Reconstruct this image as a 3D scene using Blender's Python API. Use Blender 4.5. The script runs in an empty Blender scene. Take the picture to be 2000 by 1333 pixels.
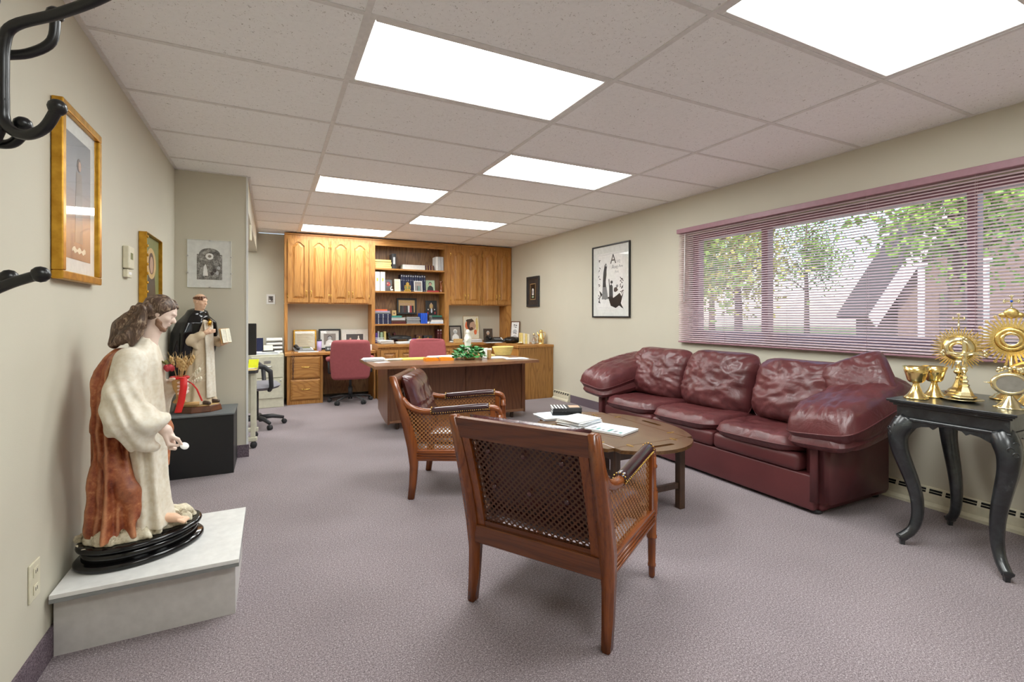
import bpy, bmesh, math, random
import numpy as np
from mathutils import Vector, Matrix, noise
from math import pi, sin, cos, radians, sqrt, atan2

SC = bpy.context.scene
COL = SC.collection
random.seed(7)

# ---------------------------------------------------------------- camera, world, sun, exposure
CAM_X, CAM_Y, CAM_Z, YAW = -0.341948, -1.360715, 1.2114, 0.463124
_cd = bpy.data.cameras.new('camera')
_cd.sensor_width = 36.0
_cd.lens = 944.975 / 2000 * 36.0
_cd.shift_x = -1.28 / 2000
_cd.shift_y = -(666.5 - 617.35) / 2000
_cd.clip_start = 0.02
_cam = bpy.data.objects.new('camera', _cd)
_cam.location = (CAM_X, CAM_Y, CAM_Z)
_cam.rotation_euler = (pi / 2, 0, -YAW)
COL.objects.link(_cam)
SC.camera = _cam

_w = bpy.data.worlds.new('sky'); SC.world = _w; _w.use_nodes = True
_wn = _w.node_tree.nodes; _wl = _w.node_tree.links
_bg = _wn['Background']
_sky = _wn.new('ShaderNodeTexSky'); _sky.sky_type = 'NISHITA'
_sky.sun_disc = False; _sky.sun_elevation = radians(42); _sky.sun_rotation = radians(250)
_sky.air_density = 1.0; _sky.dust_density = 1.2
_wl.new(_sky.outputs[0], _bg.inputs[0]); _bg.inputs[1].default_value = 0.34

_sd = bpy.data.lights.new('sun', 'SUN'); _sd.energy = 5.0; _sd.angle = radians(1.0); _sd.color = (1, 0.93, 0.82)
_sun = bpy.data.objects.new('sun', _sd); COL.objects.link(_sun)
_sun.rotation_euler = (radians(42), 0, radians(-62))     # high behind the room, lights what stands outside

SC.view_settings.view_transform = 'Standard'
SC.view_settings.look = 'None'
SC.view_settings.gamma = 1.0
SC.view_settings.use_curve_mapping = False
SC.view_settings.exposure = 0.6
SC.cycles.use_denoising = True
SC.cycles.max_bounces = 10
SC.cycles.diffuse_bounces = 7
SC.cycles.sample_clamp_indirect = 6.0
LAMP = 11.5

# ---------------------------------------------------------------- mesh helper
class MB:
    def __init__(s):
        s.v = []; s.f = []; s.sm = []; s.mi = []
    def add(s, verts, faces, smooth=False, mi=0, xf=None):
        o = len(s.v)
        if xf is not None:
            verts = [xf @ Vector(p) for p in verts]
        s.v.extend([tuple(p) for p in verts])
        for f in faces:
            s.f.append(tuple(i + o for i in f)); s.sm.append(smooth); s.mi.append(mi)
        return s
    def box(s, c, d, rz=0, bev=0, seg=2, mi=0, xf=None, smooth=None):
        """c centre, d full size"""
        if bev > 0:
            bm = bmesh.new(); bmesh.ops.create_cube(bm, size=1)
            for v in bm.verts: v.co = Vector((v.co.x * d[0], v.co.y * d[1], v.co.z * d[2]))
            bmesh.ops.bevel(bm, geom=bm.edges[:], offset=min(bev, min(d) * .49), segments=seg, affect='EDGES', profile=.5)
            bm.verts.index_update()
            V = [v.co.copy() for v in bm.verts]; F = [[v.index for v in f.verts] for f in bm.faces]; bm.free()
        else:
            V = [Vector((x * d[0] / 2, y * d[1] / 2, z * d[2] / 2)) for x in (-1, 1) for y in (-1, 1) for z in (-1, 1)]
            F = [(0, 1, 3, 2), (4, 6, 7, 5), (0, 4, 5, 1), (2, 3, 7, 6), (0, 2, 6, 4), (1, 5, 7, 3)]
        m = Matrix.Translation(c) @ Matrix.Rotation(rz, 4, 'Z')
        if xf is not None: m = xf @ m
        return s.add(V, F, (bev > 0 and seg > 2) if smooth is None else smooth, mi, m)
    def bb(s, x0, x1, y0, y1, z0, z1, **k):
        return s.box(((x0 + x1) / 2, (y0 + y1) / 2, (z0 + z1) / 2), (abs(x1 - x0), abs(y1 - y0), abs(z1 - z0)), **k)
    def tube(s, path, r, n=8, cap=True, smooth=True, mi=0, xf=None, closed=False, flat=None):
        P = [Vector(p) for p in path]; m = len(P)
        R = r if isinstance(r, (list, tuple)) else [r] * m
        V = []; up = None
        for i in range(m):
            if closed: t = P[(i + 1) % m] - P[i - 1]
            elif i == 0: t = P[1] - P[0]
            elif i == m - 1: t = P[-1] - P[-2]
            else: t = (P[i + 1] - P[i]).normalized() + (P[i] - P[i - 1]).normalized()
            if t.length < 1e-9: t = Vector((0, 0, 1))
            t.normalize()
            if up is None:
                up = Vector((0, 0, 1)) if abs(t.z) < .9 else Vector((1, 0, 0))
            a = (up - t * up.dot(t))
            if a.length < 1e-6: a = Vector((1, 0, 0)) - t * t.x
            a.normalize(); b = t.cross(a); up = a
            fa, fb = (flat if flat else (1, 1))
            for k in range(n):
                th = 2 * pi * (k + .5) / n
                V.append(P[i] + (a * (cos(th) * fa) + b * (sin(th) * fb)) * R[i])
        F = []
        for i in range(m if closed else m - 1):
            j = (i + 1) % m
            for k in range(n):
                F.append((i * n + k, i * n + (k + 1) % n, j * n + (k + 1) % n, j * n + k))
        if cap and not closed:
            F.append(tuple(range(n))[::-1]); F.append(tuple((m - 1) * n + k for k in range(n)))
        return s.add(V, F, smooth, mi, xf)
    def lathe(s, prof, n=24, c=(0, 0, 0), smooth=True, mi=0, xf=None, sx=1, sy=1, cap=True):
        V = []; F = []
        for r, z in prof:
            for k in range(n):
                a = 2 * pi * k / n
                V.append((c[0] + r * cos(a) * sx, c[1] + r * sin(a) * sy, c[2] + z))
        m = len(prof)
        for i in range(m - 1):
            for k in range(n):
                F.append((i * n + k, i * n + (k + 1) % n, (i + 1) * n + (k + 1) % n, (i + 1) * n + k))
        if cap:
            if prof[0][0] > 1e-5: F.append(tuple(range(n))[::-1])
            if prof[-1][0] > 1e-5: F.append(tuple((m - 1) * n + k for k in range(n)))
        return s.add(V, F, smooth, mi, xf)
    def prism(s, poly, h0, h1, ax='z', mi=0, xf=None, smooth=False):
        """poly in 2D; extruded along ax between h0 and h1. ax z:(x,y) y:(x,z) x:(y,z)"""
        def p3(a, b, h):
            return {'z': (a, b, h), 'y': (a, h, b), 'x': (h, a, b)}[ax]
        n = len(poly)
        V = [p3(a, b, h0) for a, b in poly] + [p3(a, b, h1) for a, b in poly]
        F = [tuple(range(n))[::-1], tuple(range(n, 2 * n))]
        F += [(i, (i + 1) % n, n + (i + 1) % n, n + i) for i in range(n)]
        return s.add(V, F, smooth, mi, xf)
    def grid(s, fn, nu, nv, cu=False, cv=False, smooth=True, mi=0, xf=None):
        V = [fn(i / (nu if cu else nu - 1), j / (nv if cv else nv - 1)) for i in range(nu) for j in range(nv)]
        F = []
        for i in range(nu if cu else nu - 1):
            for j in range(nv if cv else nv - 1):
                F.append((i * nv + j, ((i + 1) % nu) * nv + j, ((i + 1) % nu) * nv + (j + 1) % nv, i * nv + (j + 1) % nv))
        return s.add(V, F, smooth, mi, xf)
    def ball(s, c, r, n=12, xf=None, mi=0):
        rr = r if isinstance(r, (tuple, list)) else (r, r, r)
        m = max(6, n // 2)
        prof = [(max(1e-6, sin(pi * i / m)), -cos(pi * i / m)) for i in range(m + 1)]
        M = Matrix.Translation(c) @ Matrix.Diagonal((rr[0], rr[1], rr[2], 1))
        if xf is not None: M = xf @ M
        return s.lathe(prof, n, xf=M, mi=mi, cap=False)
    def mesh(s, name):
        me = bpy.data.meshes.new(name)
        me.from_pydata(s.v, [], s.f)
        me.polygons.foreach_set('use_smooth', s.sm)
        me.polygons.foreach_set('material_index', s.mi)
        bm = bmesh.new(); bm.from_mesh(me)
        bmesh.ops.recalc_face_normals(bm, faces=bm.faces[:])
        bm.to_mesh(me); bm.free()
        me.update()
        return me
    def build(s, name, mat, parent=None, loc=(0, 0, 0), rz=0, label=None, cat=None, group=None, kind=None):
        return link(name, s.mesh(name), mat, parent, loc, rz, label, cat, group, kind)

def tag(o, label=None, cat=None, group=None, kind=None):
    if label: o['label'] = label
    if cat: o['category'] = cat
    if group: o['group'] = group
    if kind: o['kind'] = kind
    return o
def link(name, me, mat, parent=None, loc=(0, 0, 0), rz=0, label=None, cat=None, group=None, kind=None):
    o = bpy.data.objects.new(name, me)
    if mat is not None and len(me.materials) == 0:
        for m in (mat if isinstance(mat, (list, tuple)) else [mat]): me.materials.append(m)
    COL.objects.link(o)
    o.location = loc
    if isinstance(rz, (tuple, list)): o.rotation_euler = rz
    else: o.rotation_euler = (0, 0, rz)
    if parent is not None: o.parent = parent
    return tag(o, label, cat, group, kind)
def thing(name, label, cat, loc=(0, 0, 0), rz=0, group=None, kind=None):
    o = bpy.data.objects.new(name, None); COL.objects.link(o)
    o.empty_display_size = .05
    o.location = loc
    if isinstance(rz, (tuple, list)): o.rotation_euler = rz
    else: o.rotation_euler = (0, 0, rz)
    return tag(o, label, cat, group, kind)
def dup(root, loc, rz, label=None, group=None):
    r = root.copy(); COL.objects.link(r); r.location = loc; r.rotation_euler = (0, 0, rz)
    if label: r['label'] = label
    if group: r['group'] = group
    for ch in list(root.children):
        c = ch.copy(); COL.objects.link(c); c.parent = r
        for g in list(ch.children):
            d = g.copy(); COL.objects.link(d); d.parent = c
    return r

# ---------------------------------------------------------------- implicit surfaces (for sculpted things)
def surfnet(fn, lo, hi, h):
    """naive surface nets of fn(X,Y,Z)<0 on a regular lattice -> verts, quads"""
    nx, ny, nz = [max(4, int(math.ceil((b - a) / h)) + 1) for a, b in zip(lo, hi)]
    xs = lo[0] + h * np.arange(nx); ys = lo[1] + h * np.arange(ny); zs = lo[2] + h * np.arange(nz)
    X, Y, Z = np.meshgrid(xs, ys, zs, indexing='ij')
    D = fn(X, Y, Z).astype(np.float64)
    ins = D < 0
    cnt = np.zeros((nx - 1, ny - 1, nz - 1), int)
    for a in (0, 1):
        for b in (0, 1):
            for c in (0, 1):
                cnt += ins[a:nx - 1 + a, b:ny - 1 + b, c:nz - 1 + c]
    act = (cnt > 0) & (cnt < 8)
    acc = np.zeros(act.shape + (3,)); num = np.zeros(act.shape)
    corners = [(a, b, c) for a in (0, 1) for b in (0, 1) for c in (0, 1)]
    def sl(a, b, c): return D[a:nx - 1 + a, b:ny - 1 + b, c:nz - 1 + c]
    for i, p in enumerate(corners):
        for q in corners[i + 1:]:
            if sum(abs(p[k] - q[k]) for k in range(3)) != 1: continue
            d0, d1 = sl(*p), sl(*q)
            m = (d0 < 0) != (d1 < 0)
            t = np.where(m, d0 / np.where(m, d0 - d1, 1), 0)
            for k in range(3):
                acc[..., k] += np.where(m, p[k] + t * (q[k] - p[k]), 0)
            num += m
    idx = -np.ones(act.shape, int); idx[act] = np.arange(act.sum())
    g = np.argwhere(act)
    V = (g + acc[act] / num[act][:, None]) * h + np.array(lo)
    Q = []
    for ax in range(3):
        o = [0, 0, 0]; o[ax] = 1
        A = ins[:nx - o[0], :ny - o[1], :nz - o[2]]; B = ins[o[0]:, o[1]:, o[2]:]
        e = np.argwhere(A != B)
        u, v = [(1, 2), (2, 0), (0, 1)][ax]
        ok = (e[:, u] > 0) & (e[:, v] > 0) & (e[:, u] < act.shape[u]) & (e[:, v] < act.shape[v])
        e = e[ok]
        if len(e) == 0: continue
        du = np.zeros(3, int); du[u] = 1; dv = np.zeros(3, int); dv[v] = 1
        q = np.stack([idx[tuple((e - du - dv).T)], idx[tuple((e - dv).T)], idx[tuple(e.T)], idx[tuple((e - du).T)]], 1)
        fl = A[tuple(e.T)]
        q[~fl] = q[~fl][:, ::-1]
        Q.append(q)
    Q = np.concatenate(Q); Q = Q[(Q >= 0).all(1)]
    return V, Q
def sdfmesh(name, fn, lo, hi, h, smooth=True, iters=1):
    V, Q = surfnet(fn, lo, hi, h)
    me = bpy.data.meshes.new(name)
    me.from_pydata(V.tolist(), [], Q.tolist())
    me.polygons.foreach_set('use_smooth', [smooth] * len(me.polygons))
    bm = bmesh.new(); bm.from_mesh(me)
    for _ in range(iters):
        bmesh.ops.smooth_vert(bm, verts=bm.verts[:], factor=.4, use_axis_x=True, use_axis_y=True, use_axis_z=True)
    bmesh.ops.recalc_face_normals(bm, faces=bm.faces[:])
    bm.to_mesh(me); bm.free()
    me.update()
    return me
def s_ell(P, c, r):
    x, y, z = [(P[i] - c[i]) / r[i] for i in range(3)]
    k = np.sqrt(x * x + y * y + z * z)
    return (k - 1) * min(r)
def s_cap(P, a, b, ra, rb=None):
    rb = ra if rb is None else rb
    a = np.array(a, float); b = np.array(b, float); d = b - a; L = d @ d + 1e-12
    t = np.clip(((P[0] - a[0]) * d[0] + (P[1] - a[1]) * d[1] + (P[2] - a[2]) * d[2]) / L, 0, 1)
    q = np.sqrt((P[0] - a[0] - t * d[0]) ** 2 + (P[1] - a[1] - t * d[1]) ** 2 + (P[2] - a[2] - t * d[2]) ** 2)
    return q - (ra + (rb - ra) * t)
def s_chain(P, pts, rs, k=.01):
    D = None
    for i in range(len(pts) - 1):
        e = s_cap(P, pts[i], pts[i + 1], rs[i], rs[i + 1])
        D = e if D is None else smin(D, e, k)
    return D
def s_box(P, c, d, r=0):
    q = [np.abs(P[i] - c[i]) - (d[i] - r) for i in range(3)]
    out = np.sqrt(sum(np.maximum(a, 0) ** 2 for a in q))
    return out + np.minimum(np.maximum(q[0], np.maximum(q[1], q[2])), 0) - r
def smin(a, b, k):
    h = np.clip(.5 + .5 * (b - a) / k, 0, 1)
    return b + (a - b) * h - k * h * (1 - h)
def smax(a, b, k): return -smin(-a, -b, k)
def rot2(a, b, th): return a * cos(th) + b * sin(th), -a * sin(th) + b * cos(th)
# ---------------------------------------------------------------- materials (all node based)
def S(c):      # sRGB 0-255 -> linear
    return tuple(((x / 255) / 12.92 if x / 255 <= .04045 else ((x / 255 + .055) / 1.055) ** 2.4) for x in c) + (1,)
class NT:
    def __init__(s, name):
        s.m = bpy.data.materials.new(name); s.m.use_nodes = True
        s.t = s.m.node_tree; s.b = s.t.nodes['Principled BSDF']; s.out = s.t.nodes['Material Output']
    def n(s, typ, **k):
        nd = s.t.nodes.new(typ)
        for a, v in k.items():
            if a.startswith('_'): setattr(nd, a[1:], v)
        return nd
    def l(s, a, b): s.t.links.new(a, b)
    def val(s, sock, v):
        if hasattr(v, 'is_linked') or hasattr(v, 'links'): s.l(v, sock)
        else: sock.default_value = v
    def coords(s, scale=(1, 1, 1), rnd=True, gen=False):
        tc = s.n('ShaderNodeTexCoord')
        v = tc.outputs['Generated' if gen else 'Object']
        if rnd:
            oi = s.n('ShaderNodeObjectInfo'); mu = s.n('ShaderNodeVectorMath', _operation='MULTIPLY_ADD')
            co = s.n('ShaderNodeCombineXYZ')
            for i, k in enumerate((13.7, 7.3, 5.1)):
                mm = s.n('ShaderNodeMath', _operation='MULTIPLY'); s.l(oi.outputs['Random'], mm.inputs[0]); mm.inputs[1].default_value = k
                s.l(mm.outputs[0], co.inputs[i])
            ad = s.n('ShaderNodeVectorMath', _operation='ADD'); s.l(v, ad.inputs[0]); s.l(co.outputs[0], ad.inputs[1]); v = ad.outputs[0]
        mp = s.n('ShaderNodeMapping'); s.l(v, mp.inputs[0]); mp.inputs['Scale'].default_value = scale
        return mp.outputs[0]
    def noise(s, vec, scale, detail=4, rough=.5, dist=0):
        nd = s.n('ShaderNodeTexNoise'); s.l(vec, nd.inputs['Vector']); nd.inputs['Scale'].default_value = scale
        nd.inputs['Detail'].default_value = detail; nd.inputs['Roughness'].default_value = rough; nd.inputs['Distortion'].default_value = dist
        return nd.outputs[0]
    def ramp(s, fac, stops, interp='LINEAR'):
        r = s.n('ShaderNodeValToRGB'); s.l(fac, r.inputs[0]); e = r.color_ramp.elements; r.color_ramp.interpolation = interp
        while len(e) < len(stops): e.new(.5)
        for el, (p, c) in zip(e, stops): el.position = p; el.color = c if len(c) == 4 else tuple(c) + (1,)
        return r.outputs[0]
    def mix(s, fac, a, b, mode='MIX'):
        m = s.n('ShaderNodeMixRGB', _blend_type=mode)
        s.val(m.inputs[0], fac); s.val(m.inputs[1], a); s.val(m.inputs[2], b)
        return m.outputs[0]
    def math(s, op, a, b=0.0):
        m = s.n('ShaderNodeMath', _operation=op); s.val(m.inputs[0], a); s.val(m.inputs[1], b); return m.outputs[0]
    def bump(s, h, strength=.3, dist=.01):
        b = s.n('ShaderNodeBump'); s.l(h, b.inputs['Height']); b.inputs['Strength'].default_value = strength
        b.inputs['Distance'].default_value = dist; s.l(b.outputs[0], s.b.inputs['Normal'])
    def set(s, color=None, rough=.5, metal=0, spec=.5, coat=0, coat_r=.1, emit=None, es=0, sheen=0):
        if color is not None: s.val(s.b.inputs['Base Color'], color)
        s.val(s.b.inputs['Roughness'], rough); s.val(s.b.inputs['Metallic'], metal)
        s.b.inputs['Specular IOR Level'].default_value = spec
        s.b.inputs['Coat Weight'].default_value = coat; s.b.inputs['Coat Roughness'].default_value = coat_r
        if sheen: s.b.inputs['Sheen Weight'].default_value = sheen
        if emit is not None: s.b.inputs['Emission Color'].default_value = emit; s.b.inputs['Emission Strength'].default_value = es
        return s.m
def plain(name, c, rough=.5, metal=0, spec=.5, coat=0, var=.06, nscale=30):
    t = NT(name); v = t.coords()
    f = t.noise(v, nscale, 3)
    a = S(c); lo = tuple(x * (1 - var) for x in a[:3]) + (1,); hi = tuple(min(1, x * (1 + var)) for x in a[:3]) + (1,)
    return t.set(t.ramp(f, [(.3, lo), (.7, hi)]), rough, metal, spec, coat)
def wood(name, c1, c2, c3=None, axis='z', rough=.35, ring=9.0, coat=.15, pores=.35, cath=1.0, fine=140):
    """grain runs along axis; c1 light, c2 dark figure, c3 pore colour"""
    t = NT(name)
    ai = 'xyz'.index(axis)
    sc = [1, 1, 1]; sc[ai] = .16
    v = t.coords(tuple(sc))
    n1 = t.noise(v, 3.4 * cath, 2, .45, .15)
    rings = t.math('FRACT', t.math('MULTIPLY', n1, ring * 2.2))
    tri = t.math('ABSOLUTE', t.math('SUBTRACT', t.math('MULTIPLY', rings, 2.0), 1.0))
    sf = [fine, fine, fine]; sf[ai] = fine * .035
    v2 = t.coords(tuple(sf))
    fib = t.noise(v2, 1.0, 2, .6)
    col = t.ramp(tri, [(.0, S(tuple(a * .6 + b * .4 for a, b in zip(c2, c1)))), (.5, S(c1)), (1, S(c1))])
    c3 = c3 or c2
    pm = t.ramp(fib, [(.36, (1, 1, 1)), (.5, (0, 0, 0))])
    col = t.mix(t.math('MULTIPLY', pm, pores), col, S(c3))
    big = t.noise(v, 1.2, 2)
    col = t.mix(.5, col, t.mix(1.0, col, t.ramp(big, [(.3, (.72, .72, .72)), (.7, (1.15, 1.15, 1.15))]), 'MULTIPLY'))
    t.bump(fib, .12, .002)
    return t.set(col, rough, 0, .5, coat, .15)

MT = {}
def build_materials():
    # painted wall
    def paint(name, c):
        t = NT(name); v = t.coords(rnd=False)
        n = t.noise(v, 1.3, 3); f = t.noise(v, 260, 2)
        a = S(c)
        col = t.ramp(n, [(.3, tuple(x * .965 for x in a[:3])), (.7, tuple(x * 1.03 for x in a[:3]))])
        t.bump(f, .12, .002)
        return t.set(col, .62, 0, .3)
    MT['wall'] = paint('wall_paint', (203, 198, 181))
    MT['wall_white'] = paint('pale_wall_paint', (226, 228, 226))
    # carpet
    t = NT('carpet'); v = t.coords(rnd=False)
    a = t.noise(v, 250, 3, .75); b = t.noise(v, 130, 4, .7); c = t.noise(v, 1.6, 3)
    m = t.math('ADD', t.math('MULTIPLY', a, .62), t.math('MULTIPLY', b, .38))
    col = t.ramp(m, [(.34, S((62, 52, 56))), (.47, S((122, 111, 115))), (.55, S((152, 141, 144))), (.66, S((214, 205, 207)))])
    col = t.mix(1.0, col, t.ramp(c, [(.3, (.9, .9, .9)), (.7, (1.07, 1.07, 1.07))]), 'MULTIPLY')
    t.bump(m, .18, .003)
    MT['carpet'] = t.set(col, .95, 0, .1, sheen=.15)
    t = NT('carpet_base'); v = t.coords(rnd=False)
    col = t.ramp(t.noise(v, 190, 3, .7), [(.35, S((70, 60, 68))), (.65, S((132, 118, 126)))])
    MT['carpet_base'] = t.set(col, .95, 0, .1)
    # ceiling tile
    t = NT('ceiling_tile'); v = t.coords()
    n1 = t.noise(v, 85, 3, .6, 1.2); n2 = t.noise(v, 300, 2, .6); n3 = t.noise(v, 40, 2)
    fl = t.ramp(t.math('ADD', t.math('MULTIPLY', n1, .75), t.math('MULTIPLY', n2, .25)), [(.35, (0, 0, 0)), (.39, (1, 1, 1))])
    col = t.mix(fl, S((170, 166, 162)), t.ramp(n3, [(.3, S((246, 247, 247))), (.7, S((251, 252, 252)))]))
    t.bump(fl, .35, .004)
    MT['tile'] = t.set(col, .9, 0, .2)
    MT['grid'] = plain('ceiling_grid_paint', (224, 223, 221), .45)
    MT['troffer'] = plain('troffer_white_metal', (225, 224, 221), .4)
    t = NT('lamp_diffuser'); v = t.coords((1, 6, 1), rnd=False)
    n = t.noise(v, 1.5, 2)
    t.set(S((240, 240, 240)), .5, emit=(.965, 1, .985, 1), es=LAMP); MT['lamp'] = t.m
    # woods
    MT['oak'] = wood('honey_oak', (188, 134, 68), (152, 94, 38), (116, 68, 27), 'z', .5, 10, .04, .45)
    MT['oak_h'] = wood('honey_oak_horizontal', (188, 134, 68), (152, 94, 38), (116, 68, 27), 'x', .5, 10, .04, .45)
    MT['oak_y'] = wood('honey_oak_deep', (184, 131, 68), (150, 94, 40), (116, 70, 28), 'y', .5, 10, .04, .45)
    MT['oak_dark'] = wood('brown_oak_back_panel', (150, 110, 70), (104, 71, 41), (76, 51, 30), 'z', .45, 12, .1, .5)
    MT['oak_brown'] = wood('brown_oak_end_panel', (168, 120, 60), (130, 86, 38), (96, 60, 26), 'z', .4, 12, .15, .5)
    MT['walnut'] = wood('walnut_veneer', (118, 76, 50), (92, 56, 36), (66, 38, 25), 'z', .34, 8, .2, .35)
    MT['walnut_h'] = wood('walnut_veneer_top', (142, 100, 72), (116, 78, 54), (86, 56, 38), 'x', .3, 8, .25, .35)
    MT['mahogany'] = wood('mahogany_polished', (134, 70, 26), (100, 48, 16), (62, 29, 11), 'z', .26, 6, .4, .3)
    MT['mahogany_y'] = wood('mahogany_polished_rail', (134, 70, 26), (100, 48, 16), (62, 29, 11), 'y', .26, 6, .4, .3)
    MT['mahogany_x'] = wood('mahogany_polished_cross_rail', (106, 56, 26), (80, 40, 17), (52, 26, 12), 'x', .26, 6, .4, .3)
    MT['table_wood'] = wood('brown_table_wood', (100, 70, 42), (78, 52, 30), (52, 34, 20), 'y', .24, 7, .4, .35)
    MT['table_leg'] = wood('dark_table_leg_wood', (72, 50, 34), (52, 34, 22), (36, 23, 15), 'z', .34, 7, .2, .35)
    # leathers
    def leather(name, c1, c2, rough, bscale=9, bstr=.5, spec=.5, coat=0):
        t = NT(name); v = t.coords()
        w = t.noise(v, bscale, 5, .6, 1.0); g = t.noise(v, 420, 2); c = t.noise(v, 2.2, 3)
        col = t.ramp(t.math('ADD', t.math('MULTIPLY', w, .5), t.math('MULTIPLY', c, .5)), [(.35, S(c1)), (.65, S(c2))])
        t.bump(t.math('ADD', w, t.math('MULTIPLY', g, .05)), bstr, .012)
        return t.set(col, rough, 0, spec, coat, .2)
    MT['sofa'] = leather('burgundy_leather', (80, 40, 42), (106, 56, 57), .32, 7, .6)
    MT['sofa_flat'] = leather('burgundy_leather_taut', (84, 40, 42), (98, 48, 49), .42, 3, .12)
    MT['chair_leather'] = leather('oxblood_leather', (54, 20, 24), (80, 34, 36), .2, 10, .35, .6, .3)
    MT['arm_leather'] = leather('dark_arm_leather', (38, 16, 20), (60, 26, 30), .2, 6, .1, .6, .3)
    MT['cane'] = plain('woven_cane', (150, 100, 54), .5, var=.2, nscale=90)
    MT['cane_dark'] = plain('dark_woven_cane', (84, 50, 28), .5, var=.2, nscale=90)
    # metals
    def metal(name, c, rough, var=.08, ns=40):
        t = NT(name); v = t.coords(); n = t.noise(v, ns, 3)
        a = S(c)
        col = t.ramp(n, [(.3, tuple(x * (1 - var) for x in a[:3])), (.7, tuple(min(1, x * (1 + var)) for x in a[:3]))])
        r = t.math('ADD', t.math('MULTIPLY', n, .12), rough - .06)
        return t.set(col, r, 1.0)
    MT['gold'] = metal('polished_gold', (244, 216, 144), .2)
    MT['gold2'] = metal('pale_brass', (238, 224, 180), .22)
    MT['gold_relief'] = metal('cast_gold', (236, 202, 128), .33, .25, 160)
    MT['brass'] = metal('brass', (210, 172, 90), .28)
    MT['silver'] = metal('brushed_steel', (196, 196, 194), .3)
    t = NT('gilt_frame'); v = t.coords()
    MT['gilt'] = t.set(t.ramp(t.noise(v, 25, 3), [(.3, S((176, 126, 34))), (.7, S((214, 164, 62)))]), .3, .75)
    # plastics, paints, papers
    for k, c, r in (('black', (22, 22, 23), .4), ('black_gloss', (14, 13, 14), .12), ('black_metal', (20, 20, 22), .3), ('charcoal', (48, 48, 50), .5),
                    ('white', (232, 231, 228), .5), ('paper', (238, 238, 236), .7), ('paper_cream', (232, 226, 205), .7), ('paper_blue', (205, 214, 226), .7),
                    ('mat_board', (226, 228, 224), .8), ('cream', (214, 208, 184), .45), ('putty', (201, 198, 178), .42), ('putty_dark', (176, 172, 152), .45),
                    ('mauve', (158, 118, 128), .4), ('mauve_slat', (208, 187, 191), .38), ('pink_fabric', (152, 78, 82), .9), ('grey_fabric', (128, 126, 132), .9),
                    ('yellow_note', (226, 232, 40), .7), ('orange', (232, 140, 22), .45), ('yellow', (224, 204, 92), .6), ('yellow_book', (226, 206, 130), .6),
                    ('navy', (30, 36, 72), .4), ('blue', (30, 84, 200), .4), ('green_book', (40, 110, 92), .5), ('maroon', (84, 26, 30), .45), ('red', (200, 26, 24), .55),
                    ('red_book', (176, 52, 62), .5), ('grey', (130, 132, 134), .5), ('light_grey', (188, 190, 192), .5), ('purple', (92, 58, 150), .5), ('lavender', (178, 160, 200), .6),
                    ('brown_book', (88, 56, 42), .5), ('olive', (120, 122, 70), .6), ('green_pale', (176, 202, 168), .6), ('coral', (232, 120, 74), .6), ('teal', (70, 140, 130), .5),
                    ('skin', (226, 186, 156), .5), ('skin_pale', (232, 208, 194), .5), ('hair_dark', (74, 56, 46), .5), ('hair_brown', (104, 62, 36), .5), ('tan', (196, 164, 110), .6),
                    ('pearl', (228, 226, 218), .3), ('beard', (140, 106, 84), .55), ('rubber', (40, 40, 42), .7), ('white_lam', (224, 224, 222), .3), ('grey_edge', (128, 130, 130), .5), ('ped_side', (196, 193, 190), .5),
                    ('ped_black', (26, 27, 28), .45), ('ped_top', (98, 102, 104), .5), ('dark_hole', (12, 12, 12), .9), ('photo_dark', (66, 60, 60), .3), ('photo_mid', (140, 132, 126), .3),
                    ('photo_skin', (196, 160, 136), .3), ('photo_brown', (70, 50, 36), .3), ('asphalt', (176, 172, 168), .9), ('kraft', (190, 150, 96), .7)):
        MT[k] = plain(k + '_finish', c, r)
    # aged black table paint with worn grey-green sheen
    t = NT('worn_black_paint'); v = t.coords()
    n = t.noise(v, 14, 5, .65, .6); n2 = t.noise(v, 60, 3)
    col = t.ramp(n, [(.4, S((24, 26, 28))), (.62, S((44, 48, 50))), (.78, S((92, 98, 96)))])
    t.bump(n2, .15, .003)
    MT['worn_black'] = t.set(col, .3, 0, .6, .3, .2)
    # leaves, trees
    def leaf(name, c1, c2):
        t = NT(name); v = t.coords()
        m = t.set(t.ramp(t.noise(v, 18, 3), [(.35, S(c1)), (.65, S(c2))]), .4)
        return m
    MT['leaf'] = leaf('green_leaf', (24, 104, 46), (74, 160, 84))
    MT['leaf_pale'] = leaf('variegated_leaf', (90, 150, 90), (206, 222, 186))
    MT['tree_leaf'] = leaf('tree_leaf', (74, 116, 42), (146, 178, 80))
    MT['tree_leaf_gold'] = leaf('autumn_leaf', (120, 136, 54), (186, 178, 92))
    MT['bark'] = plain('bark', (92, 76, 62), .9, var=.25)
    MT['grass'] = plain('lawn', (96, 110, 60), .95, var=.25, nscale=60)
    MT['roof_shingle'] = plain('roof_shingle', (74, 66, 64), .85, var=.15, nscale=50)
    MT['brickish'] = plain('buff_brick', (112, 94, 84), .85, var=.15, nscale=70)
    # glass: clear sheet with angle dependent mirror reflection, the same from both sides
    def sheet(name, tint, rough):
        t = NT(name); tr = t.n('ShaderNodeBsdfTransparent'); tr.inputs[0].default_value = tint
        gl = t.n('ShaderNodeBsdfGlossy'); gl.inputs['Roughness'].default_value = rough
        lw = t.n('ShaderNodeLayerWeight'); lw.inputs[0].default_value = .5
        f = t.math('ADD', t.math('MULTIPLY', t.math('POWER', lw.outputs['Facing'], 5.0), .8), .035)
        mx = t.n('ShaderNodeMixShader'); t.l(f, mx.inputs[0]); t.l(tr.outputs[0], mx.inputs[1]); t.l(gl.outputs[0], mx.inputs[2])
        t.l(mx.outputs[0], t.out.inputs[0]); return t.m
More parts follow.
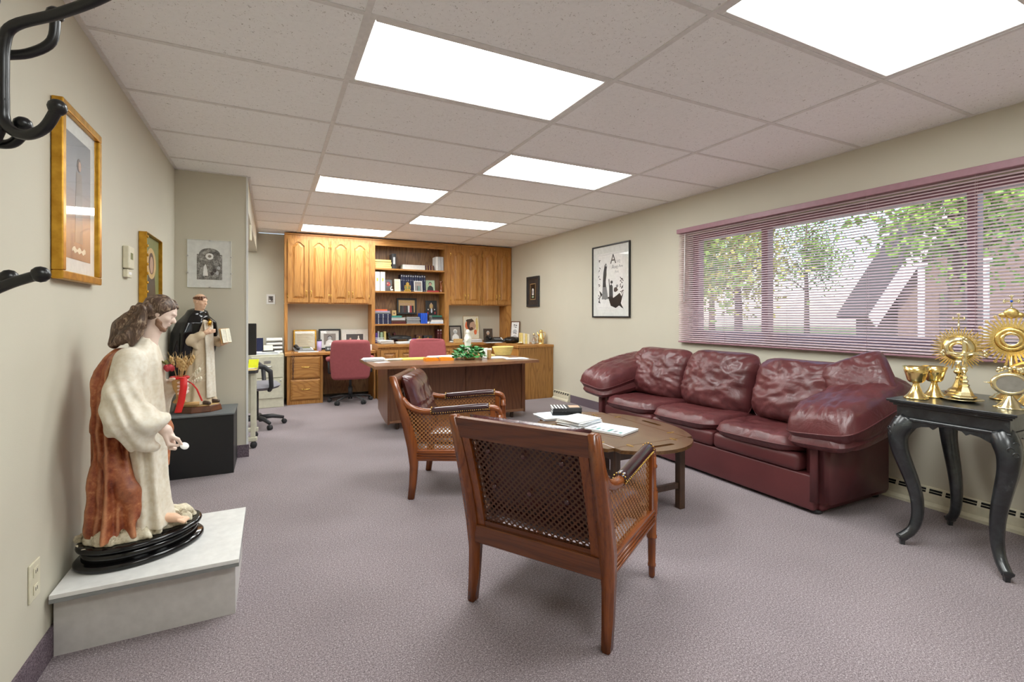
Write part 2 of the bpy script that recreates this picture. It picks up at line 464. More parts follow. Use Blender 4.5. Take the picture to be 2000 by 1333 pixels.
    MT['glass'] = sheet('window_glass', (.97, .985, .98, 1), .01); MT['pic_glass'] = sheet('picture_glass', (.985, .985, .985, 1), .03)
    t = NT('clear_crystal'); t.b.inputs['Transmission Weight'].default_value = .9
    t.set((.95, .95, .95, 1), .05); MT['crystal'] = t.m
build_materials()
# ---------------------------------------------------------------- room shell
XL, XR, YB, YF, H = -1.045, 3.41, 6.50, -2.70, 2.408
XS, YS0, YS1 = -0.522, 3.385, 3.50            # partition stub on the left; beyond it the alcove
XA = -2.60
TX, TY = 1.2192, 0.6096
MB().bb(XA - .2, XR + .2, YF - .2, YB + .2, -.12, 0).build('floor', MT['carpet'], label='mauve grey flecked loop carpet over the whole office floor', cat='floor', kind='structure')
MB().bb(XL - .12, XL, YF, YS0, 0, H).build('wall_left', MT['wall'], label='plain beige painted wall behind the gilt framed picture', cat='wall', kind='structure')
b = MB().bb(XA, XS, YS0, YS1, 0, H)
b.bb(XS - .12, XS, YS1, YB, 2.13, H)
b.build('wall_partition', MT['wall'], label='beige partition end wall carrying the framed engraving, with header over the alcove opening', cat='wall', kind='structure')
MB().bb(XA - .12, XA, YS0, YB + .12, 0, H).build('wall_alcove', MT['wall_white'], label='pale far side wall of the side alcove', cat='wall', kind='structure')
MB().bb(XA, XR + .12, YB, YB + .12, 0, H).build('wall_back', MT['wall'], label='beige wall behind the oak built-in cabinets', cat='wall', kind='structure')
MB().bb(XL - .12, XR + .12, YF - .12, YF, 0, H).build('wall_front', MT['wall'], label='plain beige wall at the near end of the room', cat='wall', kind='structure')
# right wall with the window opening
WY0, WY1, WZ0, WZ1 = -0.74, 2.19, 1.00, 2.02
b = MB()
b.bb(XR, XR + .16, YF, WY0, 0, H); b.bb(XR, XR + .16, WY1, YB, 0, H)
b.bb(XR, XR + .16, WY0, WY1, 0, WZ0); b.bb(XR, XR + .16, WY0, WY1, WZ1, H)
b.build('wall_right', MT['wall'], label='long beige wall holding the wide window above the sofa', cat='wall', kind='structure')
# carpet cove base
def base(name, x0, x1, y0, y1, lab):
    MB().bb(x0, x1, y0, y1, 0, .105).build(name, MT['carpet_base'], label=lab, cat='baseboard', kind='structure')
base('baseboard_left', XL, XL + .010, YF, YS0, 'mauve carpet strip along the foot of the wall behind the robed statue')
base('baseboard_partition', XL + .011, XS + .010, YS0 - .010, YS0, 'mauve carpet strip at the foot of the partition end')
base('baseboard_right', XR - .010, XR, .72, 4.33, 'mauve carpet strip at the foot of the window wall')
MB().bb(XS - .012, XS + .004, YS0 - .004, YS0 + .012, .105, H).build('trim_1', MT['wall_white'], label='thin white corner bead on the partition edge', cat='trim', kind='structure')
# alcove: switch plate near the header
b = MB().box((XS + .008, 3.75, 1.98), (.016, .10, .14), bev=.004); o = b.build('wall_switch_box', MT['cream'], label='cream box fixed high on the alcove header', cat='box')
# ---------------------------------------------------------------- suspended ceiling
ceil = MB().bb(XA - .2, XR + .3, YF - .2, YB + .3, H + .09, H + .19).build('ceiling', MT['grid'], label='suspended ceiling of fissured white tiles in a white grid', cat='ceiling', kind='structure')
MB().bb(XA, XS - .12, YS1, YB, H - .002, H + .05).build('ceiling_alcove', MT['tile'], parent=ceil)
cols = [(XL, 0), (0, TX), (TX, 2 * TX), (2 * TX, XR)]
LIGHTS = {(1, 1): 'over the near armchair', (2, 3): 'over the sofa end', (1, 5): 'over the walnut desk front', (2, 7): 'over the far chairs',
          (1, 9): 'next to the oak wall cabinets', (2, -1): 'over the black side table', (1, -3): 'near the entrance'}
tile_mesh = {}
k0, k1 = int(math.floor(YF / TY)), int(math.ceil(YB / TY))
for k in range(k0, k1):
    y0, y1 = max(YF, k * TY), min(YB, (k + 1) * TY)
    for ci, (x0, x1) in enumerate(cols):
        if ci == 0 and y1 > YS0 + .02:
            if y0 < YS0: pass
            else: x0 = XS
        if (ci, k) in LIGHTS: continue
        key = (round(x1 - x0, 3), round(y1 - y0, 3))
        if key not in tile_mesh:
            m = MB().box((0, 0, 0), (key[0] - .012, key[1] - .012, .016), bev=.004, seg=1)
            tile_mesh[key] = m.mesh('ceiling_tile')
        link('ceiling_tile', tile_mesh[key], MT['tile'], ceil, ((x0 + x1) / 2, (y0 + y1) / 2, H + .010))
for x in (0, TX, 2 * TX):
    MB().bb(x - .012, x + .012, YF, YB, H - .003, H + .002).build('main_tee', MT['grid'], ceil)
cross = {}
for k in range(k0 + 1, k1):
    for ci, (x0, x1) in enumerate(cols):
        if ci == 0 and k * TY > YS0: x0 = XS
        w = round(x1 - x0 - .024, 3)
        if w not in cross: cross[w] = MB().box((0, 0, 0), (w, .022, .004)).mesh('cross_tee')
        link('cross_tee', cross[w], MT['grid'], ceil, ((x0 + x1) / 2, k * TY, H - .0005))
b = MB().bb(XL, XL + .022, YF, YS0, H - .003, H + .002).bb(XR - .022, XR, YF, YB, H - .003, H + .002)
b.bb(XL, XS, YS0 - .022, YS0, H - .003, H + .002).bb(XS, XS + .022, YS0, YB, H - .003, H + .002)
b.build('wall_angle', MT['grid'], ceil)
# recessed fluorescent troffers
fr = MB()
w, d = TX - .02, TY - .02
for sx in (-1, 1):
    fr.box((sx * (w / 2 - .014), 0, .012), (.028, d, .024), bev=.003, seg=1)
    fr.box((0, sx * (d / 2 - .014), .012), (w - .058, .028, .024), bev=.003, seg=1)
fr = fr.mesh('troffer_frame')
df = MB().box((0, 0, 0), (w - .056, d - .056, .006)).mesh('diffuser')
for (ci, k), where in LIGHTS.items():
    x0, x1 = cols[ci]
    t = thing('ceiling_light', 'recessed white ceiling light panel ' + where, 'ceiling light', ((x0 + x1) / 2, (k + .5) * TY, H), group='recessed ceiling lights')
    link('frame', fr, MT['troffer'], t, (0, 0, -.001))
    link('diffuser', df, MT['lamp'], t, (0, 0, .012))
    MB().box((0, 0, 0), (w - .002, d - .002, .05)).build('housing', MT['troffer'], t, (0, 0, .055))
# alcove lamp
t = thing('ceiling_light', 'recessed ceiling light panel inside the side alcove', 'ceiling light', (-1.55, 4.9, H - .006), group='recessed ceiling lights')
link('diffuser', df, MT['lamp'], t, (0, 0, .0))
link('frame', fr, MT['troffer'], t, (0, 0, -.016))
# ---------------------------------------------------------------- window
win = thing('window_1', 'wide three part window with mauve painted frame above the sofa', 'window', (XR + .10, (WY0 + WY1) / 2, WZ0), kind='structure')
yc = (WY0 + WY1) / 2
def wpart(name, y0, y1, z0, z1, x0, x1, mat):
    MB().bb(x0, x1, y0 - yc, y1 - yc, z0 - WZ0, z1 - WZ0, bev=.004 if mat != 'glass' else 0, seg=1).build(name, MT[mat], win)
wpart('frame_rail', WY0, WY1, WZ0, 1.06, -.05, .03, 'mauve'); wpart('frame_rail', WY0, WY1, 1.965, WZ1, -.05, .03, 'mauve')
for a, c in ((WY0, WY0 + .07), (-.006, .045), (1.37, 1.43), (WY1 - .07, WY1)):
    wpart('mullion', a, c, 1.06, 1.965, -.05, .03, 'mauve')
for a, c in ((WY0 + .07, -.006), (.045, 1.37), (1.43, WY1 - .07)):
    wpart('pane', a, c, 1.06, 1.965, -.004, .004, 'glass')
MB().bb(-.098, .05, WY0 - yc, WY1 - yc, -.004, .012).build('window_sill', MT['mauve'], win)
# ---------------------------------------------------------------- venetian blind
BY0, BY1, BZ0, BZ1 = -.88, 2.30, .945, 2.088
bl = thing('venetian_blind', 'mauve metal venetian blind hanging half open across the wide window', 'blind', (XR - .034, 0, BZ0))
MB().bb(-.028, .030, BY0, BY1, BZ1 - BZ0 - .045, BZ1 - BZ0, bev=.004, seg=2).build('headrail', MT['mauve'], bl)
MB().bb(-.016, .014, BY0 + .01, BY1 - .01, 0, .014, bev=.004, seg=2).build('bottom_rail', MT['mauve'], bl)
def slat_fn(u, v):
    x = (u - .5) * .0255; tl = radians(-30)
    bow = .0016 * (1 - (2 * u - 1) ** 2)
    return (x * cos(tl) - bow * sin(tl) * 0, BY0 + .012 + v * (BY1 - BY0 - .024), -x * sin(tl) + bow)
sm_ = MB().grid(slat_fn, 5, 2)
V = list(sm_.v); n = len(V)
sm_.add([(x, y, z - .0006) for x, y, z in V], [tuple(reversed(f)) for f in sm_.f])
slat = sm_.mesh('slat')
NS = 54; zz0, zz1 = .028, BZ1 - BZ0 - .058
for i in range(NS):
    link('slat', slat, MT['mauve_slat'], bl, (0, 0, zz0 + (zz1 - zz0) * i / (NS - 1)))
cord = MB()
for y in (2.12, 1.73, 1.13, .55, -.03, -.62):
    c = MB()
    c.tube([(-.0135, y, .01), (-.0135, y, BZ1 - BZ0 - .04)], .0009, 5); c.tube([(.0135, y, .01), (.0135, y, BZ1 - BZ0 - .04)], .0009, 5)
    c.build('ladder_cord', MT['mauve_slat'], bl)
MB().tube([(-.034, 2.18, BZ1 - BZ0 - .06), (-.038, 2.19, .40)], .0045, 8).build('tilt_wand', MT['white'], bl)
# ---------------------------------------------------------------- heaters / registers on the window wall
def register(y0, y1, lab, slots):
    t = thing('baseboard_register', lab, 'register', (XR, y0, 0))
    L = y1 - y0
    b = MB().prism([(-.05, 0), (-.05, .018), (-.030, .035), (-.030, .085), (-.012, .125), (-.0, .125), (0, 0)], 0, L, 'y')
    b.build('cover', MT['cream'], t)
    n = int(L / slots)
    sl = MB().box((0, 0, 0), (.004, slots * .78, .028)).mesh('vent_slot')
    for i in range(n):
        o = link('vent_slot', sl, MT['dark_hole'], t, (-.0225, (i + .5) * L / n, .1025)); o.rotation_euler = (0, radians(24), 0)
        link('vent_slat', vs_mesh(slots), MT['cream'], t, (-.0245, (i + .5) * L / n, .1025))
_vs = {}
def vs_mesh(s):
    if s not in _vs: _vs[s] = MB().box((0, 0, 0), (.003, s * .78, .003)).mesh('vent_slat')
    return _vs[s]
register(-2.2, .46, 'long cream baseboard heater with dark vent slots behind the black side table', .083)
register(4.345, 4.752, 'short cream baseboard register beside the oak end panel', .052)
# ---------------------------------------------------------------- what stands outside the window
MB().bb(XR + .2, 70, -45, 55, -.55, -.45).build('ground_outside', MT['grass'], label='sunlit lawn outside the window', cat='lawn', kind='structure')
MB().bb(6.5, 17.5, -45, 55, -.45, -.43).build('parking_strip', MT['asphalt'], label='pale paved drive crossing the lawn outside', cat='drive', kind='structure')
# steep roofed hall, its gable turned towards the right
ch = thing('gabled_hall', 'steep roofed brown hall with white gable trim seen through the blind', 'building', (24.6, 5.6, -.45), radians(35))
HW, EZ, AZ = 4.5, 2.4, 10.6
MB().prism([(-HW + .3, 0), (HW - .3, 0), (HW - .3, EZ + .5), (0, AZ - .4), (-HW + .3, EZ + .5)], .4, 12, 'x').build('walls', MT['brickish'], ch)
for sg in (-1, 1):
    y0, z0, y1, z1 = sg * (HW + .5), EZ - .9, 0, AZ
    dy, dz = y1 - y0, z1 - z0; L = sqrt(dy * dy + dz * dz); ny, nz = abs(dz) / L * .25 * sg, abs(dy) / L * .25
    MB().prism([(y0, z0), (y1, z1), (y1 + ny, z1 + nz), (y0 + ny, z0 + nz)], .0, 12.6, 'x').build('roof_slope', MT['roof_shingle'], ch)
    MB().prism([(y0, z0 - .3), (y1, z1 - .3), (y1 + ny * 1.2, z1 + nz * 1.2), (y0 + ny * 1.2, z0 + nz * 1.2)], -.25, .0, 'x').build('rake_board', MT['white'], ch)
def hwin(y, z, w, h):
    o = MB().bb(.30, .42, y - w / 2, y + w / 2, z, z + h).build('hall_window', MT['photo_dark'], ch)
    MB().bb(.26, .31, y - .03, y + .03, z, z + h).bb(.26, .31, y - w / 2, y + w / 2, z + h * .5, z + h * .5 + .06).build('glazing_bar', MT['grey'], o)
for y in (-2.4, 0, 2.4): hwin(y, .9, 1.0, 1.7)
# trees: trunk, boughs and leaf clumps of small blades
def tree(x, y, h, rad, mat, lab, seed, nleaf=6500):
    rn = random.Random(seed)
    t = thing('garden_tree', lab, 'tree', (x, y, -.45), group='trees outside the window')
    b = MB().tube([(0, 0, 0), (.05, .04, h * .3), (-.04, .08, h * .62), (.05, 0, h * .85)], [.2, .16, .10, .04], 9)
    for i in range(9):
        a = rn.random() * 2 * pi; z = h * (.32 + .05 * i); l = rad * rn.uniform(.5, .85)
        b.tube([(0, 0, z), (cos(a) * l * .5, sin(a) * l * .5, z + l * .35), (cos(a) * l, sin(a) * l, z + l * .5)], [.06, .04, .015], 6)
    b.build('trunk', MT['bark'], t)
    f = MB()
    cl = []
    for i in range(46):
        a = rn.random() * 2 * pi; u = rn.random() ** .5; zz = rn.uniform(-.8, 1)
        cl.append((cos(a) * u * rad * sqrt(max(.05, 1 - zz * zz * .8)), sin(a) * u * rad * sqrt(max(.05, 1 - zz * zz * .8)), h * .68 + zz * h * .34))
    for i in range(nleaf):
        c = rn.choice(cl); s_ = .55
        p = Vector((c[0] + rn.gauss(0, s_), c[1] + rn.gauss(0, s_), c[2] + rn.gauss(0, s_)))
        d = Vector((rn.gauss(0, 1), rn.gauss(0, 1), rn.gauss(0, 1))).normalized()
        e = d.cross(Vector((rn.gauss(0, 1), rn.gauss(0, 1), rn.gauss(0, 1)))).normalized()
        L = rn.uniform(.16, .30)
        f.add([p, p + d * L * .5 + e * L * .3, p + d * L, p + d * L * .5 - e * L * .3], [(0, 1, 2, 3)])
    f.build('foliage', MT[mat], t, kind='stuff')
tree(12.5, 10.6, 6.0, 1.5, 'tree_leaf', 'broad green tree standing close to the drive beyond the sofa end', 3, 2600)
tree(18.5, 13.6, 7.0, 2.0, 'tree_leaf_gold', 'yellowing tree standing beside the eave of the hall', 4, 3200)
tree(14.5, 4.3, 8.0, 1.9, 'tree_leaf', 'green tree in leaf before the white gable trim', 5, 4200)
tree(10.5, .2, 7.0, 1.9, 'tree_leaf', 'green tree standing nearest the window', 6, 4200)
tree(24.5, 20.3, 9, 3.2, 'tree_leaf', 'tall tree rising far beyond the end of the hall', 8, 5200)
tree(33.0, 31.5, 10, 4.0, 'tree_leaf', 'round crowned tree at the far edge of the lawn', 9, 5200)
tree(36.0, 21.5, 11, 3.0, 'tree_leaf', 'slender green tree behind the end of the hall', 11, 5200)
for y, x in ((3.95, 12.0), (2.92, 12.0)):
    t = MB().tube([(0, 0, 0), (0, 0, 2.7)], .06, 8); t.box((0, 0, 2.75), (.16, .16, .1)).box((0, 0, .05), (.22, .22, .1))
    t.build('white_post', MT['white'], loc=(x, y, -.45), label='slim white post on the drive outside, ' + ('before the gable trim' if y > 3.5 else 'beside the green tree nearest the window'), cat='post', group='white posts on the drive')
# ---------------------------------------------------------------- oak built-ins on the back wall
UY, UZ0, UZ1 = 6.20, 1.385, 2.388
def arch_pts(w, z0, z1, rise, n=14):
    """outline of a cathedral panel: rectangle whose top swells to an arch; returned counter-clockwise from bottom left"""
    P = [(-w / 2, z0), (w / 2, z0), (w / 2, z1 - rise)]
    for i in range(1, n):
        t = i / n; x = w / 2 - w * t
        P.append((x, z1 - rise + rise * sin(pi * t) ** 1.35))
    P.append((-w / 2, z1 - rise))
    return P
def inset(P, d):
    c = (sum(p[0] for p in P) / len(P), sum(p[1] for p in P) / len(P)); out = []
    n = len(P)
    for i in range(n):
        a, b, e = Vector(P[i - 1]), Vector(P[i]), Vector(P[(i + 1) % n])
        n1 = Vector((-(b - a).y, (b - a).x)).normalized(); n2 = Vector((-(e - b).y, (e - b).x)).normalized()
        m = (n1 + n2); m.normalize(); k = max(.35, m.dot(n1))
        out.append(tuple(b + m * d / k))
    return out
def door_mesh(w, h, arch=True, fw=.052):
    b = MB()
    b.bb(-w / 2, w / 2, -.008, .0, 0, h)                                    # groove level slab
    st = .016
    b.bb(-w / 2, -w / 2 + fw, -.008 - st, -.008, 0, h); b.bb(w / 2 - fw, w / 2, -.008 - st, -.008, 0, h)
    b.bb(-w / 2 + fw, w / 2 - fw, -.008 - st, -.008, 0, fw)
    iw = w - 2 * fw
    rise = .055 if arch else 0
    top = h - fw * (.75 if arch else 1)
    if arch:
        A = arch_pts(iw, fw, top, rise)[2:]
        poly = [(-iw / 2, h), (-iw / 2, top - rise)] + [(x, z) for x, z in A[::-1]][1:-1] + [(iw / 2, top - rise), (iw / 2, h)]
        b.prism(poly[::-1], -.008 - st, -.008, 'y')
    else:
        b.bb(-iw / 2, iw / 2, -.008 - st, -.008, h - fw, h)
    g = .010
    P0 = arch_pts(iw - 2 * g, fw + g, top - g, rise) if arch else [(-iw / 2 + g, fw + g), (iw / 2 - g, fw + g), (iw / 2 - g, h - fw - g), (-iw / 2 + g, h - fw - g)]
    P1 = inset(P0, .028)
    n = len(P0)
    V = [(x, -.0085, z) for x, z in P0] + [(x, -.0215, z) for x, z in P1]
    F = [(i, (i + 1) % n, n + (i + 1) % n, n + i) for i in range(n)] + [tuple(range(n, 2 * n))]
    b.add(V, F)
    return b.mesh('door')
def pull(mat='brass', L=.075, vert=True):
    b = MB()
    a = 'z' if vert else 'x'
    P = [(-L / 2, 0), (-L / 2, -.02), (-L / 2 + .008, -.026), (L / 2 - .008, -.026), (L / 2, -.02), (L / 2, 0)]
    path = [((0, y, t) if vert else (t, y, 0)) for t, y in P]
    b.tube(path, [.005, .0045, .005, .005, .0045, .005], 8)
    for s_ in (-1, 1):
        b.ball((0, -.002, s_ * L / 2) if vert else (s_ * L / 2, -.002, 0), (.009, .004, .009), 10)
    return b.mesh('handle')
PULL_V, PULL_H = pull(), pull(vert=False, L=.09)
KNOB = MB().lathe([(.004, 0), (.004, .012), (.011, .018), (.012, .024), (.006, .029), (0.0001, .030)], 12, xf=Matrix.Rotation(pi / 2, 4, 'X')).mesh('knob')
HINGE = MB().box((0, -.004, 0), (.010, .010, .055), bev=.002, seg=1).tube([(0, -.008, -.032), (0, -.008, .032)], .004, 6).mesh('hinge')

def wall_cabinet(x0, x1, doors, lab, low_l, low_r, zl=.705):
    t = thing('wall_cabinet', lab, 'cabinet', (x0, UY, 0))
    W = x1 - x0; D = YB - UY - .002
    b = MB()
    b.bb(0, W, .02, D, UZ0 + .02, UZ1 - .002)
    b.bb(0, W, 0, .02, 2.31, UZ1); b.bb(0, W, 0, .02, UZ0, UZ0 + .025)
    xs = [0] + [v for d in doors for v in (d[0] - x0, d[1] - x0)] + [W]
    for i in range(0, len(xs), 2):
        if xs[i + 1] - xs[i] > .004: b.bb(xs[i], xs[i + 1], 0, .02, UZ0 + .025, 2.31)
    b.build('body', MT['oak'], t)
    MB().bb(0, low_l, 0, D, zl, UZ0).build('side_panel', MT['oak'], t)
    if low_r: MB().bb(W - low_r, W, 0, D, .788, UZ0).build('side_panel', MT['oak'], t)
    MB().bb(-.001, W + .001, -.012, .01, UZ1 - .022, UZ1 + .004, bev=.004, seg=1).build('crown_strip', MT['oak_h'], t)
    for i, (a, c) in enumerate(doors):
        d = link('door', door_mesh(c - a, .905), MT['oak'], t, ((a + c) / 2 - x0, -.001, 1.404))
        hs = 1 if i % 2 == 0 else -1
        link('handle', PULL_V, MT['brass'], d, (hs * ((c - a) / 2 - .026), -.024, .125))
        for z in (.09, .82): link('hinge', HINGE, MT['brass'], d, (-hs * ((c - a) / 2 + .004), -.006, z))
    return t
wall_cabinet(-.172, 1.030, [(-.128, .139), (.150, .414), (.449, .718), (.723, .987)], 'honey oak wall cabinet with four arched doors above the kneehole desk run', .040, .0)
wall_cabinet(2.245, XR - .003, [(2.296, 2.560), (2.565, 2.827), (2.868, 3.131), (3.138, 3.385)], 'honey oak wall cabinet with four arched doors next to the window wall', .02, .09, .788)
# bookcase between them
BX0, BX1 = 1.030, 2.245
t = thing('bookcase', 'open oak bookcase with three shelves between the arched door cabinets', 'bookcase', (BX0, UY, 0))
D = YB - UY - .002
MB().bb(.0, .052, 0, D, .785, UZ1).build('side_panel', MT['oak'], t); MB().bb(BX1 - BX0 - .052, BX1 - BX0, 0, D, .785, UZ1).build('side_panel', MT['oak'], t)
MB().bb(.052, BX1 - BX0 - .052, D - .012, D, .785, UZ1).build('back_panel', MT['oak_dark'], t)
MB().bb(.052, BX1 - BX0 - .052, 0, .02, 2.292, UZ1).build('top_rail', MT['oak_h'], t)
MB().bb(.052, BX1 - BX0 - .052, .02, D - .012, 2.33, 2.35).build('top_board', MT['oak_h'], t)
SHELF = MB().bb(.052, BX1 - BX0 - .052, .006, D - .012, -.024, 0, bev=.002, seg=1).mesh('shelf')
for z in (1.948, 1.596, 1.085): link('shelf', SHELF, MT['oak_h'], t, (0, 0, z))
MB().bb(-.001, BX1 - BX0 + .001, -.012, .01, UZ1 - .022, UZ1 + .004, bev=.004, seg=1).build('crown_strip', MT['oak_h'], t)
# left desk run
LZ = .702
t = thing('drawer_pedestal', 'oak two drawer file pedestal under the worktop by the file cabinet', 'drawers', (-.150, 5.862, 0))
MB().bb(0, .455, .014, .62, .0, LZ - .036).bb(0, .040, 0, .014, 0, LZ - .036).bb(.425, .455, 0, .014, 0, LZ - .036).bb(.04, .425, 0, .014, .0, .05).build('body', MT['oak'], t)
for z0, z1 in ((.055, .338), (.352, .648)):
    b = MB(); w, h = .375, z1 - z0
    b.bb(-w / 2, w / 2, -.006, .014, 0, h)
    P0 = [(-w / 2, 0), (w / 2, 0), (w / 2, h), (-w / 2, h)]; P1 = inset(P0, .022)
    b.add([(x, -.006, z) for x, z in P0] + [(x, -.017, z) for x, z in P1], [(i, (i + 1) % 4, 4 + (i + 1) % 4, 4 + i) for i in range(4)] + [(4, 5, 6, 7)])
    d = b.build('drawer', MT['oak_h'], t, (.233, 0, z0))
    link('handle', PULL_H, MT['brass'], d, (0, -.017, h * .53))
MB().bb(-.175, 1.028, 5.845, YB - .004, LZ - .036, LZ, bev=.003, seg=1).build('desk_worktop', MT['oak_h'], label='oak worktop with phone and framed photographs, between file cabinet and bookcase', cat='worktop')
t = thing('kneehole_panel', 'dark modesty panel and side of the kneehole behind the first pink chair', 'panel', (.31, 6.30, 0))
MB().bb(0, .70, .0, .015, .05, LZ - .037).build('back_board', MT['oak_dark'], t)
MB().bb(.69, .715, -.44, .0, .0, LZ - .037).build('side_board', MT['oak'], t)
# centre counter with cupboard doors
CZ = .785
t = thing('base_cabinet', 'low oak cupboard with raised panel doors under the bookcase', 'cabinet', (1.040, 5.765, 0))
W = 2.83 - 1.040
MB().bb(0, W, .014, .70, 0, CZ - .034).bb(0, W, 0, .014, CZ - .066, CZ - .034).bb(0, W, 0, .014, 0, .08).bb(0, .03, 0, .014, .08, CZ - .066).bb(W - .03, W, 0, .014, .08, CZ - .066).build('body', MT['oak'], t)
xs = [.034, .292, .300, .560, .60, .86, .868, 1.13]
for i in range(0, 8, 2):
    d = link('door', door_mesh(xs[i + 1] - xs[i], .62, False, .045), MT['oak'], t, ((xs[i] + xs[i + 1]) / 2, -.001, .092))
    link('knob', KNOB, MT['brass'], d, ((.1 if i % 4 == 0 else -.1), -.024, .50))
for z0, z1 in ((.56, .71), (.40, .55), (.09, .39)):
    b = MB(); w, h = .58, z1 - z0
    P0 = [(-w / 2, 0), (w / 2, 0), (w / 2, h), (-w / 2, h)]; P1 = inset(P0, .018)
    b.bb(-w / 2, w / 2, -.006, .014, 0, h)
    b.add([(x, -.006, z) for x, z in P0] + [(x, -.016, z) for x, z in P1], [(i, (i + 1) % 4, 4 + (i + 1) % 4, 4 + i) for i in range(4)] + [(4, 5, 6, 7)])
    d = b.build('drawer', MT['oak_h'], t, (1.45, 0, z0)); link('handle', PULL_H, MT['brass'], d, (0, -.016, h * .6))
MB().prism([(1.036, 5.735), (2.815, 5.735), (2.815, 4.785), (XR - .002, 4.785), (XR - .002, YB - .004), (1.036, YB - .004)], CZ - .034, CZ, 'z').build('counter_top', MT['oak_h'], label='oak counter running under the bookcase and turning along the window wall', cat='counter')
t = thing('end_cabinet', 'brown oak end cabinet of the counter standing against the window wall', 'cabinet', (2.835, 4.80, 0))
MB().bb(0, XR - .003 - 2.835, 0, .02, 0, CZ - .035).build('end_panel', MT['oak_brown'], t)
MB().bb(0, XR - .003 - 2.835, .0205, YB - .004 - 4.80, 0.0, CZ - .035).build('body', MT['oak'], t)
# ---------------------------------------------------------------- walnut desk
t = thing('walnut_desk', 'dark walnut executive desk with bowed overhanging top', 'desk', (0, 0, 0))
DZ = .722
dx0, dx1 = .553, 2.335
front = [(dx0 + (dx1 - dx0) * i / 16, 3.41 - .07 * (i / 16) - .07 * sin(pi * i / 16)) for i in range(17)]
poly = front + [(dx1 - .02, 4.27), (dx0, 4.30)]
b = MB().prism(poly, DZ - .030, DZ, 'z'); o = b.build('top', MT['walnut_h'], t)
bx0, bx1, by0, by1 = .745, 2.36 - .06, 3.74, 4.24
bx1 = 2.372
# side panels with curved skirt
side = [(3.74, .07)] + [(3.74 + .03 + .42 * i / 10, .072 + .075 * (i / 10) ** 1.5) for i in range(11)] + [(4.24, .16), (4.24, .69), (3.74, .69)]
MB().prism(side, bx0, bx0 + .022, 'x').build('side_panel', MT['walnut'], t); MB().prism(side, bx1 - .022, bx1, 'x').build('side_panel', MT['walnut'], t)
b = MB().bb(bx0 + .022, bx1 - .022, 3.752, 3.765, .085, .69); b.build('modesty_panel', MT['walnut'], t)
for xx in (bx0 + .022, 1.62, bx1 - .045): MB().bb(xx, xx + .022, 3.738, 3.752, .11, .685).build('stile', MT['walnut'], t)
MB().bb(bx0 + .022, bx1 - .022, 3.738, 3.752, .078, .108, bev=.004, seg=1).build('bottom_rail', MT['walnut_h'], t)
for x in (bx0 + .12, bx1 - .14):
    for y in (3.82, 4.16): MB().lathe([(.018, 0), (.020, .01), (.026, .13)], 12, (x, y, 0)).build('foot', MT['table_leg'], t)
for x0, x1 in ((bx0 + .023, bx0 + .44), (bx1 - .44, bx1 - .023)):
    MB().bb(x0, x1, 3.766, 4.22, .14, .688).build('drawer_block', MT['walnut'], t)
    for z in (.19, .36, .53): MB().bb(x0 + .015, x1 - .015, 4.22, 4.235, z, z + .15, bev=.003, seg=1).build('drawer_front', MT['walnut_h'], t)

# ---------------------------------------------------------------- cane armchairs
def cane_mesh(poly_fn, u0, u1, v0, v1, p=.0185, hole=.36, th=.0022):
    """flat sheet in (u,v) with a staggered lattice of octagonal holes; cells kept where poly_fn(u,v)"""
    b = MB(); r = p * hole
    V = []; F = []; q = p / sqrt(2)
    nu = int((u1 - u0) / q) + 2; nv = int((v1 - v0) / q) + 2
    for i in range(-1, nu):
        for j in range(-1, nv):
            if (i + j) % 2: continue
            cu, cv = u0 + i * q, v0 + j * q
            if not poly_fn(cu, cv): continue
            o = len(V)
            # diamond cell: 4 corners + 4 mid edges -> ring of 8; hole ring of 8
            for k in range(8):
                a = pi / 4 * k
                rr = q if k % 2 == 0 else q / sqrt(2)
                V.append((cu + cos(a) * rr, cv + sin(a) * rr))
            for k in range(8):
                a = pi / 4 * k
                V.append((cu + cos(a) * r, cv + sin(a) * r))
            for k in range(8):
                F.append((o + k, o + (k + 1) % 8, o + 8 + (k + 1) % 8, o + 8 + k))
    return V, F
